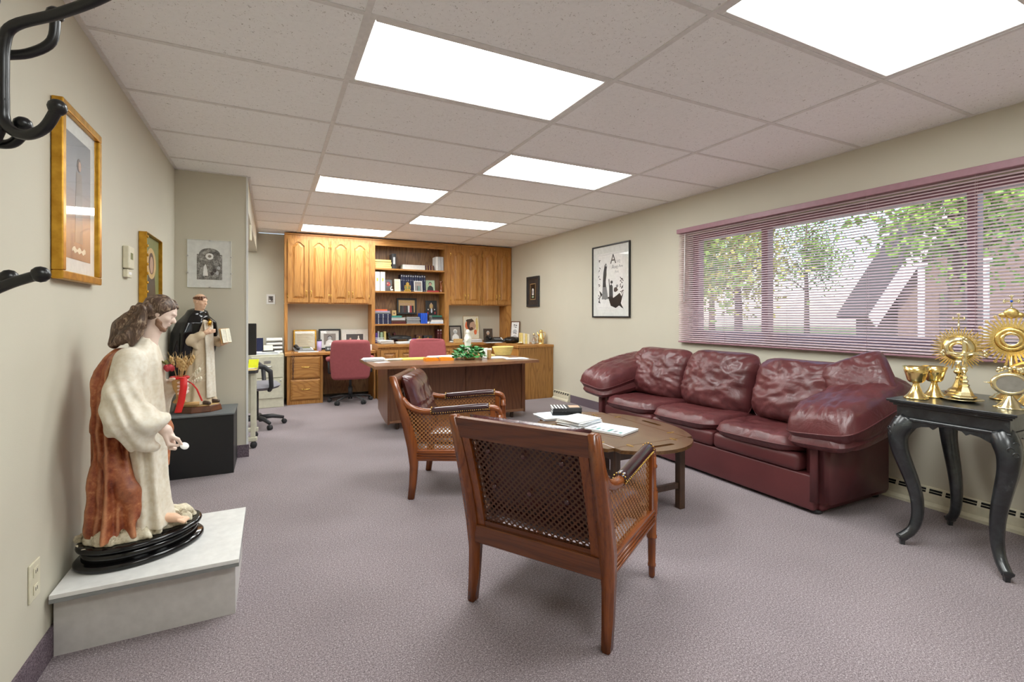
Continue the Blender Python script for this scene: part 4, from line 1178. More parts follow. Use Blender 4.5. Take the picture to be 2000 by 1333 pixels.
oval([(.038, -.016), (.046, -.020), (.052, -.014), (.054, .0), (.050, .014), (.0005, .016)], 'gold2', 'case')
oval([(.0005, -.013), (.039, -.0135)], 'silver', 'oval_glass')
for s in (-1, 1): MB().tube([(s * .069, 0, .115), (s * .090, 0, .117)], [.004, .0015], 6).build('side_pin', MT['gold2'], t)
b = MB()
for i in range(9):
    a = pi * i / 8; b.ball((cos(a) * .040, 0, .176 + sin(a) * .010 + .006 * (i % 2)), (.009, .005, .009), 8)
b.build('crown_ornament', MT['gold2'], t, kind='stuff')
t = thing('ciborium', 'tall lidded gold ciborium behind the oval reliquary', 'ciborium', (2.965, -.372, ZT2))
MB().lathe([(.062, 0), (.064, .006), (.050, .014), (.034, .030), (.016, .055), (.013, .075), (.022, .085), (.013, .095), (.014, .105)], 28).build('foot', MT['gold'], t)
MB().lathe([(.013, .105), (.034, .112), (.056, .135), (.062, .165), (.062, .182)], 32, cap=False).build('bowl', MT['gold'], t)
MB().lathe([(.066, .182), (.066, .188), (.060, .192), (.044, .204), (.022, .212), (.012, .216), (.010, .226), (.018, .232), (.010, .240), (.0005, .243)], 32).build('lid', MT['gold'], t)
MB().bb(-.004, .004, -.003, .003, .240, .285).bb(-.016, .016, -.003, .003, .262, .270).build('lid_cross', MT['gold2'], t)
# ---------------------------------------------------------------- low white plinth and its statue
PH = .238
t = thing('white_plinth', 'low white laminate box plinth against the wall under the tall robed statue', 'plinth', (0, 0, 0))
MB().bb(XL + .012, -.472, .905, 1.435, 0, PH - .030).build('box', MT['ped_side'], t)
MB().bb(XL + .012, -.457, .862, 1.450, PH - .0295, PH - .016).build('lower_board', MT['grey_edge'], t)
MB().bb(XL + .012, -.457, .862, 1.450, PH - .0155, PH, bev=.001, seg=1).build('lid', MT['white_lam'], t)
def nz3(P, f, seed=0.0, o=2):
    """cheap smooth pseudo noise on arrays"""
    X, Y, Z = P; r = 0; a = 1.0
    for i in range(o):
        r = r + a * (np.sin(X * f * 1.7 + Y * f * .9 + seed * 3.1 + i) * np.cos(Z * f * 1.3 - Y * f * 1.1 + seed + 2 * i) + np.sin(Y * f * 1.9 - Z * f * .7 + seed * 1.3)) * .5
        f *= 2.1; a *= .5
    return r
def loft(P, tab, folds=(), z_cap=.004):
    X, Y, Z = P; z = [r[0] for r in tab]
    def ip(k): return np.interp(Z, z, [r[k] for r in tab])
    cx, cy, rx, ry = ip(1), ip(2), ip(3), ip(4)
    th = np.arctan2((Y - cy) / ry, (X - cx) / rx)
    m = 1.0
    for n, amp, ph, tw, zf in folds:
        g = np.clip((zf - Z) / (zf - z[0] + 1e-9) * 1.5 + .42, 0, 1)       # folds deepen towards the hem
        w_ = np.cos(n * th + ph + tw * Z * 6 + .8 * np.sin(Z * 9 + ph))
        m = m + amp * g * (np.abs(w_) ** .8 * np.sign(w_))
    d = (np.sqrt(((X - cx) / (rx * m)) ** 2 + ((Y - cy) / (ry * m)) ** 2) - 1) * np.minimum(rx, ry)
    return np.maximum(d, np.maximum(z[0] - Z, Z - z[-1]))
def face_sdf(P, c, r, tilt, turn=0):
    """a head in its own frame: +x is the face. c centre, r head half height"""
    x, y, z = P[0] - c[0], P[1] - c[1], P[2] - c[2]
    x, y = rot2(x, y, turn)
    x, z = x * cos(tilt) - z * sin(tilt), x * sin(tilt) + z * cos(tilt)
    x, y, z = x / r, y / r, z / r
    Q = (x, y, z)
    d = s_ell(Q, (-.08, 0, .22), (.78, .66, .78))
    d = smin(d, s_ell(Q, (.16, 0, -.30), (.50, .50, .66)), .22)
    d = smin(d, s_ell(Q, (.42, 0, -.74), (.18, .22, .18)), .16)                # chin
    d = smin(d, s_cap(Q, (.58, 0, .16), (.80, 0, -.20), .075, .11), .09)       # nose
    d = smin(d, s_cap(Q, (.60, -.34, .24), (.66, 0, .20), .07), .10); d = smin(d, s_cap(Q, (.60, .34, .24), (.66, 0, .20), .07), .10)
    for s in (-1, 1):
        d = smax(d, -s_ell(Q, (.74, s * .26, .06), (.16, .17, .10)), .10)      # sockets
        d = smin(d, s_ell(Q, (.57, s * .25, .05), (.10, .12, .07)), .03)       # lids
        d = smin(d, s_ell(Q, (.40, s * .40, -.16), (.18, .14, .16)), .14)      # cheeks
        d = smin(d, s_ell(Q, (-.06, s * .66, .0), (.13, .07, .22)), .05)       # ears
    d = smin(d, s_ell(Q, (.66, 0, -.40), (.09, .20, .05)), .05); d = smin(d, s_ell(Q, (.64, 0, -.52), (.09, .17, .055)), .05)
    return d * r, Q
# statue frame: +x is where the figure faces; feet at z = 0
S1 = thing('robed_statue', 'tall painted statue of a bearded robed figure in rust mantle holding out a wafer', 'statue', (-.848, 1.140, PH + .001), radians(2))
S1.scale = (1, 1, .958)
oa = radians(32)
plm = Matrix.Translation((.028, 0, 0)) @ Matrix.Rotation(oa, 4, 'Z')
def oval_prof(pr): return MB().lathe(pr, 56, sx=1.0, sy=.73, xf=plm)
oval_prof([(.220, 0), (.226, .006), (.226, .018), (.218, .026)]).build('plinth_foot', MT['black_gloss'], S1)
oval_prof([(.202, .026), (.202, .066)]).build('plinth_waist', MT['black_gloss'], S1)
oval_prof([(.204, .066), (.216, .070), (.219, .078), (.216, .086), (.208, .089)]).build('plinth_top', MT['black_gloss'], S1)
BZ = .089
def mat_marble():
    t = NT('aged_white_robe'); v = t.coords(rnd=False)
    n = t.noise(v, 6, 4); g = t.noise(v, 55, 3)
    return t.set(t.mix(t.ramp(g, [(.35, (.35, .35, .35)), (.6, (0, 0, 0))]), t.ramp(n, [(.3, S((214, 204, 184))), (.7, S((232, 227, 214)))]), S((196, 178, 146))), .5)
MT['robe_white'] = mat_marble()
def mat_rust():
    t = NT('rust_mantle_paint'); v = t.coords(rnd=False)
    n = t.noise(v, 9, 5, .65); g = t.noise(v, 48, 4, .7)
    m = t.math('ADD', t.math('MULTIPLY', n, .55), t.math('MULTIPLY', g, .45))
    geo = t.n('ShaderNodeNewGeometry')
    rub = t.math('MULTIPLY', t.ramp(geo.outputs['Pointiness'], [(.50, (0, 0, 0)), (.56, (1, 1, 1))]), .55)
    col = t.ramp(m, [(.34, S((92, 38, 28))), (.46, S((142, 70, 44))), (.56, S((170, 98, 62))), (.68, S((212, 152, 104)))])
    return t.set(t.mix(rub, col, S((214, 160, 116))), .42)
MT['mantle_rust'] = mat_rust()
def mat_rock():
    t = NT('sculpted_rock'); v = t.coords(rnd=False)
    n = t.noise(v, 16, 5, .7)
    t.bump(n, .4, .01)
    return t.set(t.ramp(n, [(.38, S((120, 104, 78))), (.5, S((206, 196, 170))), (.7, S((232, 226, 208)))]), .7)
MT['rock'] = mat_rock()
def mat_hair():
    t = NT('painted_hair'); v = t.coords((1, 1, .35), rnd=False)
    n = t.noise(v, 60, 2, .5, 2.2)
    return t.set(t.ramp(n, [(.36, S((66, 48, 38))), (.54, S((94, 72, 57))), (.72, S((158, 138, 116)))]), .5)
MT['hair_paint'] = mat_hair()
def rock1(X, Y, Z):
    P = (X, Y, Z)
    x, y = rot2(X, Y, oa)
    d = s_ell((x, y, Z), (.020, 0, BZ + .010), (.182, .134, .058)) + .010 * nz3(P, 34, 2.0, 3) + .004 * np.sin(x * 130 + 40 * y)
    return np.maximum(d, BZ - Z)
link('rock', sdfmesh('rock', rock1, (-.23, -.2, BZ - .01), (.23, .2, BZ + .11), .006, iters=0), MT['rock'], S1)
B0 = BZ + .040
def robe1(X, Y, Z):
    P = (X, Y, Z)
    tab = [(B0 - .02, .055, -.01, .088, .112), (B0 + .05, .052, -.01, .072, .108), (B0 + .18, .040, 0, .068, .108), (B0 + .34, .028, 0, .072, .112), (B0 + .48, .018, 0, .082, .118),
           (B0 + .60, .012, 0, .086, .128), (B0 + .68, .014, 0, .080, .132), (B0 + .73, .022, 0, .062, .108), (B0 + .765, .034, 0, .042, .062), (B0 + .80, .046, 0, .036, .042)]
    d = loft(P, tab, [(8, .10, .6, .4, B0 + .70), (13, .05, 2.0, -.3, B0 + .66)])
    # right arm with wide hanging sleeve
    arm = s_chain(P, [(.0, -.105, B0 + .705), (-.018, -.155, B0 + .56), (-.005, -.165, B0 + .47)], [.052, .056, .060], .03)
    fore = s_chain(P, [(-.005, -.165, B0 + .48), (.060, -.160, B0 + .455), (.112, -.150, B0 + .435)], [.062, .056, .040], .03)
    hang = s_chain(P, [(.0, -.160, B0 + .44), (.045, -.155, B0 + .375), (.085, -.150, B0 + .345)], [.052, .040, .016], .03)
    a = smin(smin(arm, fore, .04), hang, .045)
    a = a + .0065 * np.sin(60 * (Z + .6 * X) + 6 * np.sin(X * 22)) * np.clip((B0 + .68 - Z) * 6, 0, 1)
    a = smax(a, -s_ell(P, (.132, -.150, B0 + .400), (.040, .036, .045)), .012)          # sleeve mouth
    d = smin(d, a, .018)
    la = s_chain(P, [(.0, .105, B0 + .705), (.005, .150, B0 + .58), (.05, .130, B0 + .535), (.115, .075, B0 + .56)], [.050, .052, .048, .036], .03)
    d = smin(d, la, .02)
    cuff = s_chain(P, [(.085, .09, B0 + .53), (.095, .075, B0 + .44)], [.036, .014])
    d = smin(d, cuff, .02)
    d = smax(d, -s_ell(P, (.052, 0, B0 + .80), (.040, .042, .045)), .008)               # neckline
    return d
link('robe', sdfmesh('robe', robe1, (-.13, -.26, B0 - .03), (.19, .24, B0 + .83), .0062, iters=1), MT['robe_white'], S1)
def mantle1(X, Y, Z):
    P = (X, Y, Z)
    tab = [(BZ + .016, -.048, -.01, .100, .132), (B0 + .05, -.052, -.01, .088, .124), (B0 + .16, -.056, 0, .084, .122), (B0 + .30, -.058, 0, .072, .116), (B0 + .44, -.060, 0, .070, .112), (B0 + .58, -.064, .01, .068, .110),
           (B0 + .66, -.060, .01, .062, .104), (B0 + .71, -.048, .01, .050, .090), (B0 + .745, -.03, .02, .036, .07)]
    d = loft(P, tab, [(8, .13, .3, .22, B0 + .76), (15, .085, 1.4, -.25, B0 + .74)])
    d = d + .006 * nz3(P, 26, 1.0, 2)
    sw = s_chain(P, [(-.06, -.105, B0 + .30), (.00, -.112, B0 + .16), (.035, -.098, B0 + .05)], [.030, .034, .022], .03)   # near edge sweeping forward
    d = smin(d, sw, .03)
    fr = s_chain(P, [(.0, .125, B0 + .70), (.055, .135, B0 + .52), (.085, .120, B0 + .36), (.090, .105, B0 + .20)], [.040, .036, .028, .016], .03)
    d = smin(d, fr, .02)
    return d
link('mantle', sdfmesh('mantle', mantle1, (-.22, -.19, BZ + .01), (.15, .21, B0 + .78), .0065, iters=1), MT['mantle_rust'], S1)
HC = (.088, 0, B0 + .895); HR = .072; TL = radians(24)
def head1(X, Y, Z):
    P = (X, Y, Z)
    d, Q = face_sdf(P, HC, HR, TL)
    return smin(d, s_chain(P, [(.030, 0, B0 + .745), (.052, 0, B0 + .82), (.070, 0, B0 + .87)], [.046, .034, .034], .02), .02)
link('head', sdfmesh('head', head1, (-.02, -.08, B0 + .72), (.18, .08, B0 + 1.0), .0033, iters=1), MT['skin_pale'], S1)
def hq(P):
    x, y, z = P[0] - HC[0], P[1] - HC[1], P[2] - HC[2]
    x, z = x * cos(TL) - z * sin(TL), x * sin(TL) + z * cos(TL)
    return x / HR, y / HR, z / HR
def hair1(X, Y, Z):
    P = (X, Y, Z); Q = hq(P)
    d = s_ell(Q, (-.16, 0, .26), (.90, .80, .86))
    d = smax(d, -s_ell(Q, (.92, 0, -.26), (.92, 1.0, .92)), .10) * HR
    for s in (-1, 1):
        lock = s_chain(P, [(.040, s * .046, B0 + .915), (.016, s * .052, B0 + .850), (-.020, s * .060, B0 + .800), (-.060, s * .066, B0 + .765)], [.022, .023, .022, .010], .02)
        d = smin(d, lock, .018)
        d = smin(d, s_chain(P, [(.036, s * .052, B0 + .87), (.020, s * .060, B0 + .81), (.002, s * .072, B0 + .765)], [.014, .015, .007], .012), .014)
    d = smin(d, s_chain(P, [(.02, 0, B0 + .90), (-.03, 0, B0 + .83), (-.070, 0, B0 + .765)], [.04, .045, .02], .02), .02)
    wv = np.sin(110 * (Z * .5 + X * .9) + 3.5 * np.sin(45 * X + 40 * Y)) * np.cos(60 * Y + 12 * Z)
    return d + .0032 * wv
link('hair', sdfmesh('hair', hair1, (-.12, -.13, B0 + .72), (.17, .13, B0 + 1.01), .0034, iters=0), MT['hair_paint'], S1)
def beard1(X, Y, Z):
    P = (X, Y, Z); Q = hq(P)
    d = s_ell(Q, (.40, 0, -.80), (.28, .28, .24))
    for s in (-1, 1): d = smin(d, s_chain(Q, [(.0, s * .52, -.18), (.16, s * .47, -.52), (.40, s * .24, -.82)], [.08, .15, .18], .1), .12)
    for s in (-1, 1): d = smin(d, s_cap(Q, (.70, s * .04, -.32), (.56, s * .22, -.46), .05, .04), .04)
    d = d + .02 * np.sin(22 * Q[2] + 9 * Q[1])
    d = smax(d, -s_ell(Q, (.72, 0, -.46), (.10, .15, .06)), .03)
    return d * HR
link('beard', sdfmesh('beard', beard1, (.03, -.06, B0 + .77), (.17, .06, B0 + .93), .003, iters=0), MT['beard'], S1)
# right hand pinching a wafer
hx, hy, hz = .118, -.150, B0 + .412
def hand1(X, Y, Z):
    P = (X, Y, Z)
    d = s_chain(P, [(hx - .022, hy, hz + .022), (hx + .004, hy, hz - .004), (hx + .020, hy + .004, hz - .036)], [.019, .020, .017], .012)
    d = smin(d, s_chain(P, [(hx + .024, hy - .008, hz - .030), (hx + .046, hy - .008, hz - .046), (hx + .058, hy - .002, hz - .070)], [.0085, .0075, .006], .004), .006)
    d = smin(d, s_chain(P, [(hx + .004, hy - .014, hz - .022), (hx + .016, hy - .014, hz - .062), (hx + .046, hy - .004, hz - .074)], [.0085, .008, .006], .004), .006)   # thumb
    for i, (dy, l) in enumerate(((.006, 1), (.016, .95), (.024, .85))):
        d = smin(d, s_chain(P, [(hx + .020, hy + dy, hz - .038), (hx + .030 * l, hy + dy + .002, hz - .064), (hx + .018 * l, hy + dy + .002, hz - .084), (hx + .036, hy + dy, hz - .090)], [.0085, .0078, .007, .0055], .003), .004)
    return d
link('right_hand', sdfmesh('right_hand', hand1, (hx - .05, hy - .05, hz - .11), (hx + .08, hy + .05, hz + .05), .0032, iters=1), MT['skin_pale'], S1)
MB().lathe([(.0005, -.0015), (.0165, -.0015), (.0165, .0015), (.0005, .0015)], 24, xf=Matrix.Translation((hx + .068, hy - .002, hz - .078)) @ Matrix.Rotation(radians(38), 4, 'Y') @ Matrix.Rotation(radians(38), 4, 'X')).build('wafer', MT['white'], S1)
# left hand closed round a cup
cx_, cy_, cz_ = .150, .035, B0 + .545
def hand2(X, Y, Z):
    P = (X, Y, Z)
    d = s_chain(P, [(.105, .080, B0 + .56), (.130, .062, B0 + .565), (.150, .060, B0 + .572)], [.019, .020, .018], .012)
    for k in range(4):
        zz = B0 + .590 - .0165 * k
        d = smin(d, s_chain(P, [(.150, .060, zz), (.176, .040, zz - .002), (.172, .006, zz - .004), (.150, -.004, zz - .004)], [.0085, .008, .0075, .006], .004), .003)
    d = smin(d, s_chain(P, [(.128, .056, B0 + .585), (.120, .020, B0 + .600), (.135, -.002, B0 + .604)], [.009, .008, .006], .004), .005)
    return d
link('left_hand', sdfmesh('left_hand', hand2, (.08, -.03, B0 + .50), (.20, .11, B0 + .64), .0034, iters=1), MT['skin_pale'], S1)
MB().lathe([(.022, -.055), (.026, -.05), (.012, -.035), (.014, -.01), (.024, .01), (.030, .05), (.034, .062), (.031, .062), (.022, .03)], 24, (cx_, cy_, cz_)).build('cup', MT['kraft'], S1)
# foot on the rock
def foot1(X, Y, Z):
    P = (X, Y, Z)
    d = s_chain(P, [(.095, -.055, B0 + .012), (.140, -.062, B0 + .004), (.158, -.066, B0 - .002)], [.022, .018, .014], .01)
    for k in range(5): d = smin(d, s_cap(P, (.158, -.084 + .0095 * k, B0 - .004), (.190 - .004 * abs(k - 3), -.092 + .0125 * k, B0 - .012), .0066 + .001 * (k == 4), .0060), .0025)
    return d
link('bare_foot', sdfmesh('bare_foot', foot1, (.06, -.11, B0 - .03), (.20, -.02, B0 + .05), .0034, iters=1), MT['skin'], S1)
# dried wheat, small rose and red ribbon tucked in the cup: a posy of its own
t = thing('wheat_posy', 'bunch of dried wheat and a rose tied with red ribbon, held by the robed statue', 'posy', (0, 0, 0))
t.location = S1.location; t.rotation_euler = S1.rotation_euler; t.scale = S1.scale
rn = random.Random(5)
def wheat(base, tip):
    b = MB(); base, tip = Vector(base), Vector(tip)
    b.tube([base, base.lerp(tip, .5) + Vector((0, .004, .002)), tip], .0016, 5)
    d = (tip - base).normalized(); a = d.cross(Vector((0, 1, .2))).normalized(); c = d.cross(a)
    for i in range(12):
        p = tip - d * .042 * (1 - i / 12); an = i * 2.4
        q = a * cos(an) + c * sin(an)
        b.ball(p + q * .0045, (.0045, .0045, .0075), 6)
        b.tube([p + q * .006, p + q * .020 + d * .030], [.0007, .0003], 3)
    return b
for i in range(7):
    a = rn.uniform(-1, 1); c = rn.uniform(-1, 1)
    wheat((cx_ + .005 * a, cy_ + .005 * c, cz_ + .03), (cx_ + .012 + .045 * a, cy_ - .01 + .03 * c, cz_ + .13 + .03 * rn.random())).build('wheat_ear', MT['tan'], t)
for a, c in (((.02, .0, .02), (.085, -.02, .055)), ((.02, 0, .03), (.080, -.03, .10))): wheat((cx_ + a[0], cy_ + a[1], cz_ + a[2]), (cx_ + c[0], cy_ + c[1], cz_ + c[2])).build('wheat_ear', MT['paper_cream'], t)
b = MB()
for i in range(6):
    a = i * pi / 3; b.ball((cx_ - .035 + .010 * cos(a), cy_ - .02 + .010 * sin(a), cz_ + .105 + .004 * (i % 2)), (.011, .011, .014), 8)
b.ball((cx_ - .035, cy_ - .02, cz_ + .112), .012, 8).build('rose', MT['red_book'], t)
b = MB()
for i in range(4):
    a = i * 1.3 + .4; L = .035; p = Vector((cx_ - .045, cy_ - .02, cz_ + .12)); d = Vector((cos(a) * .7, sin(a) * .5, .5)).normalized(); e = d.cross(Vector((0, 0, 1))).normalized()
    b.add([p, p + d * L * .5 + e * .010, p + d * L, p + d * L * .5 - e * .010], [(0, 1, 2, 3)])
b.build('leaves', MT['olive'], t)
rb = MB()
def ribbon(pts, w):
    V = []
    for p in pts: V += [(p[0] - w / 2, p[1], p[2]), (p[0] + w / 2, p[1], p[2]), (p[0] + w / 2, p[1] + .0012, p[2]), (p[0] - w / 2, p[1] + .0012, p[2])]
    n = len(pts); F = [(i * 4 + k, i * 4 + (k + 1) % 4, i * 4 + 4 + (k + 1) % 4, i * 4 + 4 + k) for i in range(n - 1) for k in range(4)]
    rb.add(V, F, True)
ribbon([(cx_ + .012, cy_ - .030, cz_ + .062), (cx_ + .020, cy_ - .052, cz_ + .058), (cx_ + .020, cy_ - .056, cz_ + .02), (cx_ + .012, cy_ - .058, cz_ - .04), (cx_ + .0, cy_ - .060, cz_ - .09)], .026)
ribbon([(cx_ + .03, cy_ - .02, cz_ + .045), (cx_ + .05, cy_ - .03, cz_ + .03), (cx_ + .066, cy_ - .03, cz_ + .005), (cx_ + .085, cy_ - .03, cz_ - .05)], .007)
rb.tube([(cx_ + .032 * cos(a), cy_ + .032 * sin(a), cz_ + .060) for a in [2 * pi * i / 20 for i in range(20)]], .006, 6, closed=True)
rb.build('red_ribbon', MT['red'], t)

# ---------------------------------------------------------------- black plinth with the friar statue
t = thing('black_plinth', 'black box plinth with grey top standing at the partition, under the friar statue', 'plinth', (0, 0, 0))
MB().bb(XL + .012, -.600, 2.945, 3.370, 0, .452).build('box', MT['ped_black'], t)
MB().bb(XL + .012, -.594, 2.930, 3.372, .4525, .465, bev=.002, seg=1).build('top_board', MT['ped_top'], t)
S2 = thing('friar_statue', 'painted plaster statue of a tonsured friar in black cape with open book', 'statue', (-.858, 3.165, .4655), radians(-34))
MB().lathe([(.168, 0), (.170, .006), (.160, .044), (.156, .048)], 8, xf=Matrix.Rotation(pi / 8, 4, 'Z') @ Matrix.Diagonal((1, .82, 1, 1)), smooth=False).build('base', MT['mahogany_x'], S2)
MB().lathe([(.150, .048), (.150, .056)], 8, xf=Matrix.Rotation(pi / 8, 4, 'Z') @ Matrix.Diagonal((1, .82, 1, 1)), smooth=False).build('ground', MT['tan'], S2)
C0 = .056
def mat_habit():
    t = NT('cream_habit_paint'); v = t.coords(rnd=False)
    return t.set(t.ramp(t.noise(v, 7, 4), [(.3, S((190, 168, 136))), (.7, S((216, 200, 172)))]), .45)
MT['habit'] = mat_habit()
def habit2(X, Y, Z):
    P = (X, Y, Z)
    tab = [(C0, -.01, .015, .118, .140), (C0 + .06, -.005, .015, .100, .120), (C0 + .2, .0, .01, .088, .108), (C0 + .38, .005, 0, .080, .100), (C0 + .52, .005, 0, .078, .105), (C0 + .62, .0, 0, .072, .112),
           (C0 + .68, 0, 0, .055, .09), (C0 + .71, .005, 0, .040, .05), (C0 + .735, .008, 0, .034, .036)]
    d = loft(P, tab, [(8, .07, .4, .4, C0 + .58), (13, .03, 1.2, -.3, C0 + .5)])
    ra = s_chain(P, [(.0, -.105, C0 + .63), (.03, -.125, C0 + .50), (.085, -.085, C0 + .535), (.095, -.07, C0 + .545)], [.036, .036, .028, .025], .02)
    la = s_chain(P, [(.0, .105, C0 + .63), (.02, .130, C0 + .50), (.10, .100, C0 + .47)], [.042, .044, .032], .02)
    cuff = s_chain(P, [(.05, -.11, C0 + .49), (.07, -.095, C0 + .44)], [.03, .012])
    return smin(smin(smin(d, ra, .02), la, .02), cuff, .02)
link('habit', sdfmesh('habit', habit2, (-.17, -.19, C0 - .01), (.17, .2, C0 + .76), .0065), MT['habit'], S2)
b = MB()
def scap(u, v):
    z = C0 + .05 + .60 * v; x = np.interp(z, [C0, C0 + .2, C0 + .4, C0 + .62], [.112, .104, .098, .084]); y = (-.048 + .096 * u)
    return (float(x) + .010 * (1 - (2 * u - 1) ** 2) + .004 * sin(u * 9 + v * 3), y + .012, z)
b.grid(scap, 10, 20); o0 = list(b.v); b.add([(x - .006, y, z) for x, y, z in o0], b.f[:]); b.build('scapular', MT['robe_white'], S2)
def cape2(X, Y, Z):
    P = (X, Y, Z)
    tab = [(C0 + .11, -.085, .01, .080, .145), (C0 + .25, -.075, .01, .080, .142), (C0 + .42, -.040, .0, .104, .184), (C0 + .56, -.018, 0, .114, .190), (C0 + .64, -.006, 0, .108, .160), (C0 + .69, -.012, 0, .072, .105), (C0 + .725, .0, 0, .052, .068)]
    d = loft(P, tab, [(7, .10, .2, .5, C0 + .60), (12, .05, 1.8, -.4, C0 + .55)])
    d = smax(d, -loft(P, [(C0, .055, .01, .090, .130), (C0 + .4, .080, .01, .092, .122), (C0 + .50, .095, .005, .088, .118), (C0 + .56, .105, 0, .082, .085), (C0 + .64, .115, 0, .070, .060), (C0 + .70, .12, 0, .03, .03)]), .015)
    hem = np.sin(30 * Y + 10 * X) * .02
    d = np.maximum(d, (C0 + .13 + hem + .5 * np.maximum(0, Y)) - Z)
    hood = s_ell(P, (-.012, 0, C0 + .715), (.066, .074, .036))
    hood = smax(hood, -s_ell(P, (.02, 0, C0 + .74), (.045, .048, .04)), .01)
    return smin(d, hood, .02)
link('cape', sdfmesh('cape', cape2, (-.19, -.21, C0 + .08), (.14, .21, C0 + .77), .0065), MT['black_gloss'], S2)
HC2 = (.022, 0, C0 + .800); HR2 = .062
def head2(X, Y, Z):
    P = (X, Y, Z); d, Q = face_sdf(P, HC2, HR2, radians(6), radians(4))
    return smin(d, s_cap(P, (.008, 0, C0 + .71), (.012, 0, C0 + .77), .030), .015)
link('head', sdfmesh('head', head2, (-.06, -.06, C0 + .70), (.10, .06, C0 + .88), .003), MT['skin'], S2)
def tons(X, Y, Z):
    P = (X, Y, Z); x, y, z = (X - HC2[0]) / HR2, (Y - HC2[1]) / HR2, (Z - HC2[2]) / HR2
    d = s_ell((x, y, z), (-.08, 0, .22), (.84, .73, .82))
    d = smax(d, z - .66 - .1 * x, .06); d = smax(d, -(z - .26 + .18 * x), .06); d = smax(d, -s_ell((x, y, z), (.9, 0, .1), (.42, .5, .42)), .06)
    return (d + .02 * np.sin(14 * np.arctan2(y, x)) ) * HR2
link('hair_ring', sdfmesh('hair_ring', tons, (-.06, -.06, C0 + .78), (.10, .06, C0 + .87), .003, iters=0), MT['hair_brown'], S2)
def fr_hand(X, Y, Z):
    P = (X, Y, Z)
    d = s_chain(P, [(.088, -.072, C0 + .545), (.112, -.055, C0 + .560), (.128, -.040, C0 + .566)], [.015, .016, .014], .01)
    for k, dz in enumerate((.010, .003, -.004, -.011)): d = smin(d, s_chain(P, [(.128, -.040, C0 + .564 + dz), (.146, -.020, C0 + .572 + dz), (.150, -.002, C0 + .574 + dz)], [.0065, .006, .0045], .003), .003)
    return smin(d, s_chain(P, [(.112, -.052, C0 + .572), (.122, -.035, C0 + .592), (.128, -.026, C0 + .604)], [.007, .006, .005], .004), .004)
link('raised_hand', sdfmesh('raised_hand', fr_hand, (.06, -.10, C0 + .52), (.17, .02, C0 + .62), .0032), MT['skin'], S2)
def fr_hand2(X, Y, Z):
    P = (X, Y, Z)
    d = s_chain(P, [(.105, .102, C0 + .465), (.128, .105, C0 + .468), (.145, .105, C0 + .47)], [.015, .017, .014], .01)
    for k in range(4): d = smin(d, s_chain(P, [(.142, .088 + .011 * k, C0 + .466), (.160, .086 + .011 * k, C0 + .468), (.166, .085 + .011 * k, C0 + .482)], [.0065, .006, .005], .003), .003)
    return smin(d, s_chain(P, [(.125, .085, C0 + .475), (.135, .070, C0 + .485)], [.007, .005], .004), .004)
link('book_hand', sdfmesh('book_hand', fr_hand2, (.08, .05, C0 + .43), (.19, .15, C0 + .51), .0032), MT['skin'], S2)
xb = Matrix.Translation((.158, .105, C0 + .530)) @ Matrix.Rotation(radians(18), 4, 'Z') @ Matrix.Rotation(radians(-10), 4, 'Y')
o = MB().box((-.006, 0, 0), (.008, .186, .122), bev=.002, seg=1, xf=xb).build('open_book', MT['kraft'], S2)
for s in (-1, 1):
    def pg(u, v, s=s): return (.004 + .008 * sin(pi * u) ** .7, s * (.002 + .086 * u), -.056 + .112 * v)
    b = MB().grid(pg, 8, 3, xf=xb); b.build('page', MT['paper_cream'], o)
    for k in range(8): MB().box((.0118, s * .045, -.042 + .012 * k), (.0008, .058, .0018), xf=xb).build('text_line', MT['grey'], o)
xs_ = Matrix.Translation((.098, .006, C0 + .634)) @ Matrix.Rotation(pi / 2, 4, 'Y')
b = MB().lathe([(.0005, .006), (.016, .005), (.020, 0)], 20, xf=xs_)
for i in range(12):
    a = 2 * pi * i / 12; b.add([xs_ @ Vector((.016 * cos(a - .16), .016 * sin(a - .16), .002)), xs_ @ Vector((.016 * cos(a + .16), .016 * sin(a + .16), .002)), xs_ @ Vector((.046 * cos(a), .046 * sin(a), -.001)), xs_ @ Vector((.018 * cos(a), .018 * sin(a), .006))], [(0, 1, 3), (1, 2, 3), (2, 0, 3), (0, 2, 1)])
b.build('sun_emblem', MT['gilt'], S2)
MB().tube([(.05, -.12, C0 + .575), (-.03, -.150, C0 + .572), (-.10, -.11, C0 + .57)], .0025, 6).build('cape_cord', MT['tan'], S2)
MB().tube([(.02, -.155, C0 + .020), (.10, -.105, C0 + .020)], .015, 12).build('scroll', MT['kraft'], S2)
def shoe(X, Y, Z):
    return np.maximum(smin(s_cap((X, Y, Z), (.085, -.035, C0 + .012), (.130, -.042, C0 + .010), .018, .015), s_cap((X, Y, Z), (.085, .045, C0 + .012), (.128, .055, C0 + .010), .018, .015), .005), C0 - Z)
link('shoe_pair', sdfmesh('shoes', shoe, (.05, -.08, C0 - .01), (.16, .09, C0 + .04), .004), MT['hair_dark'], S2)
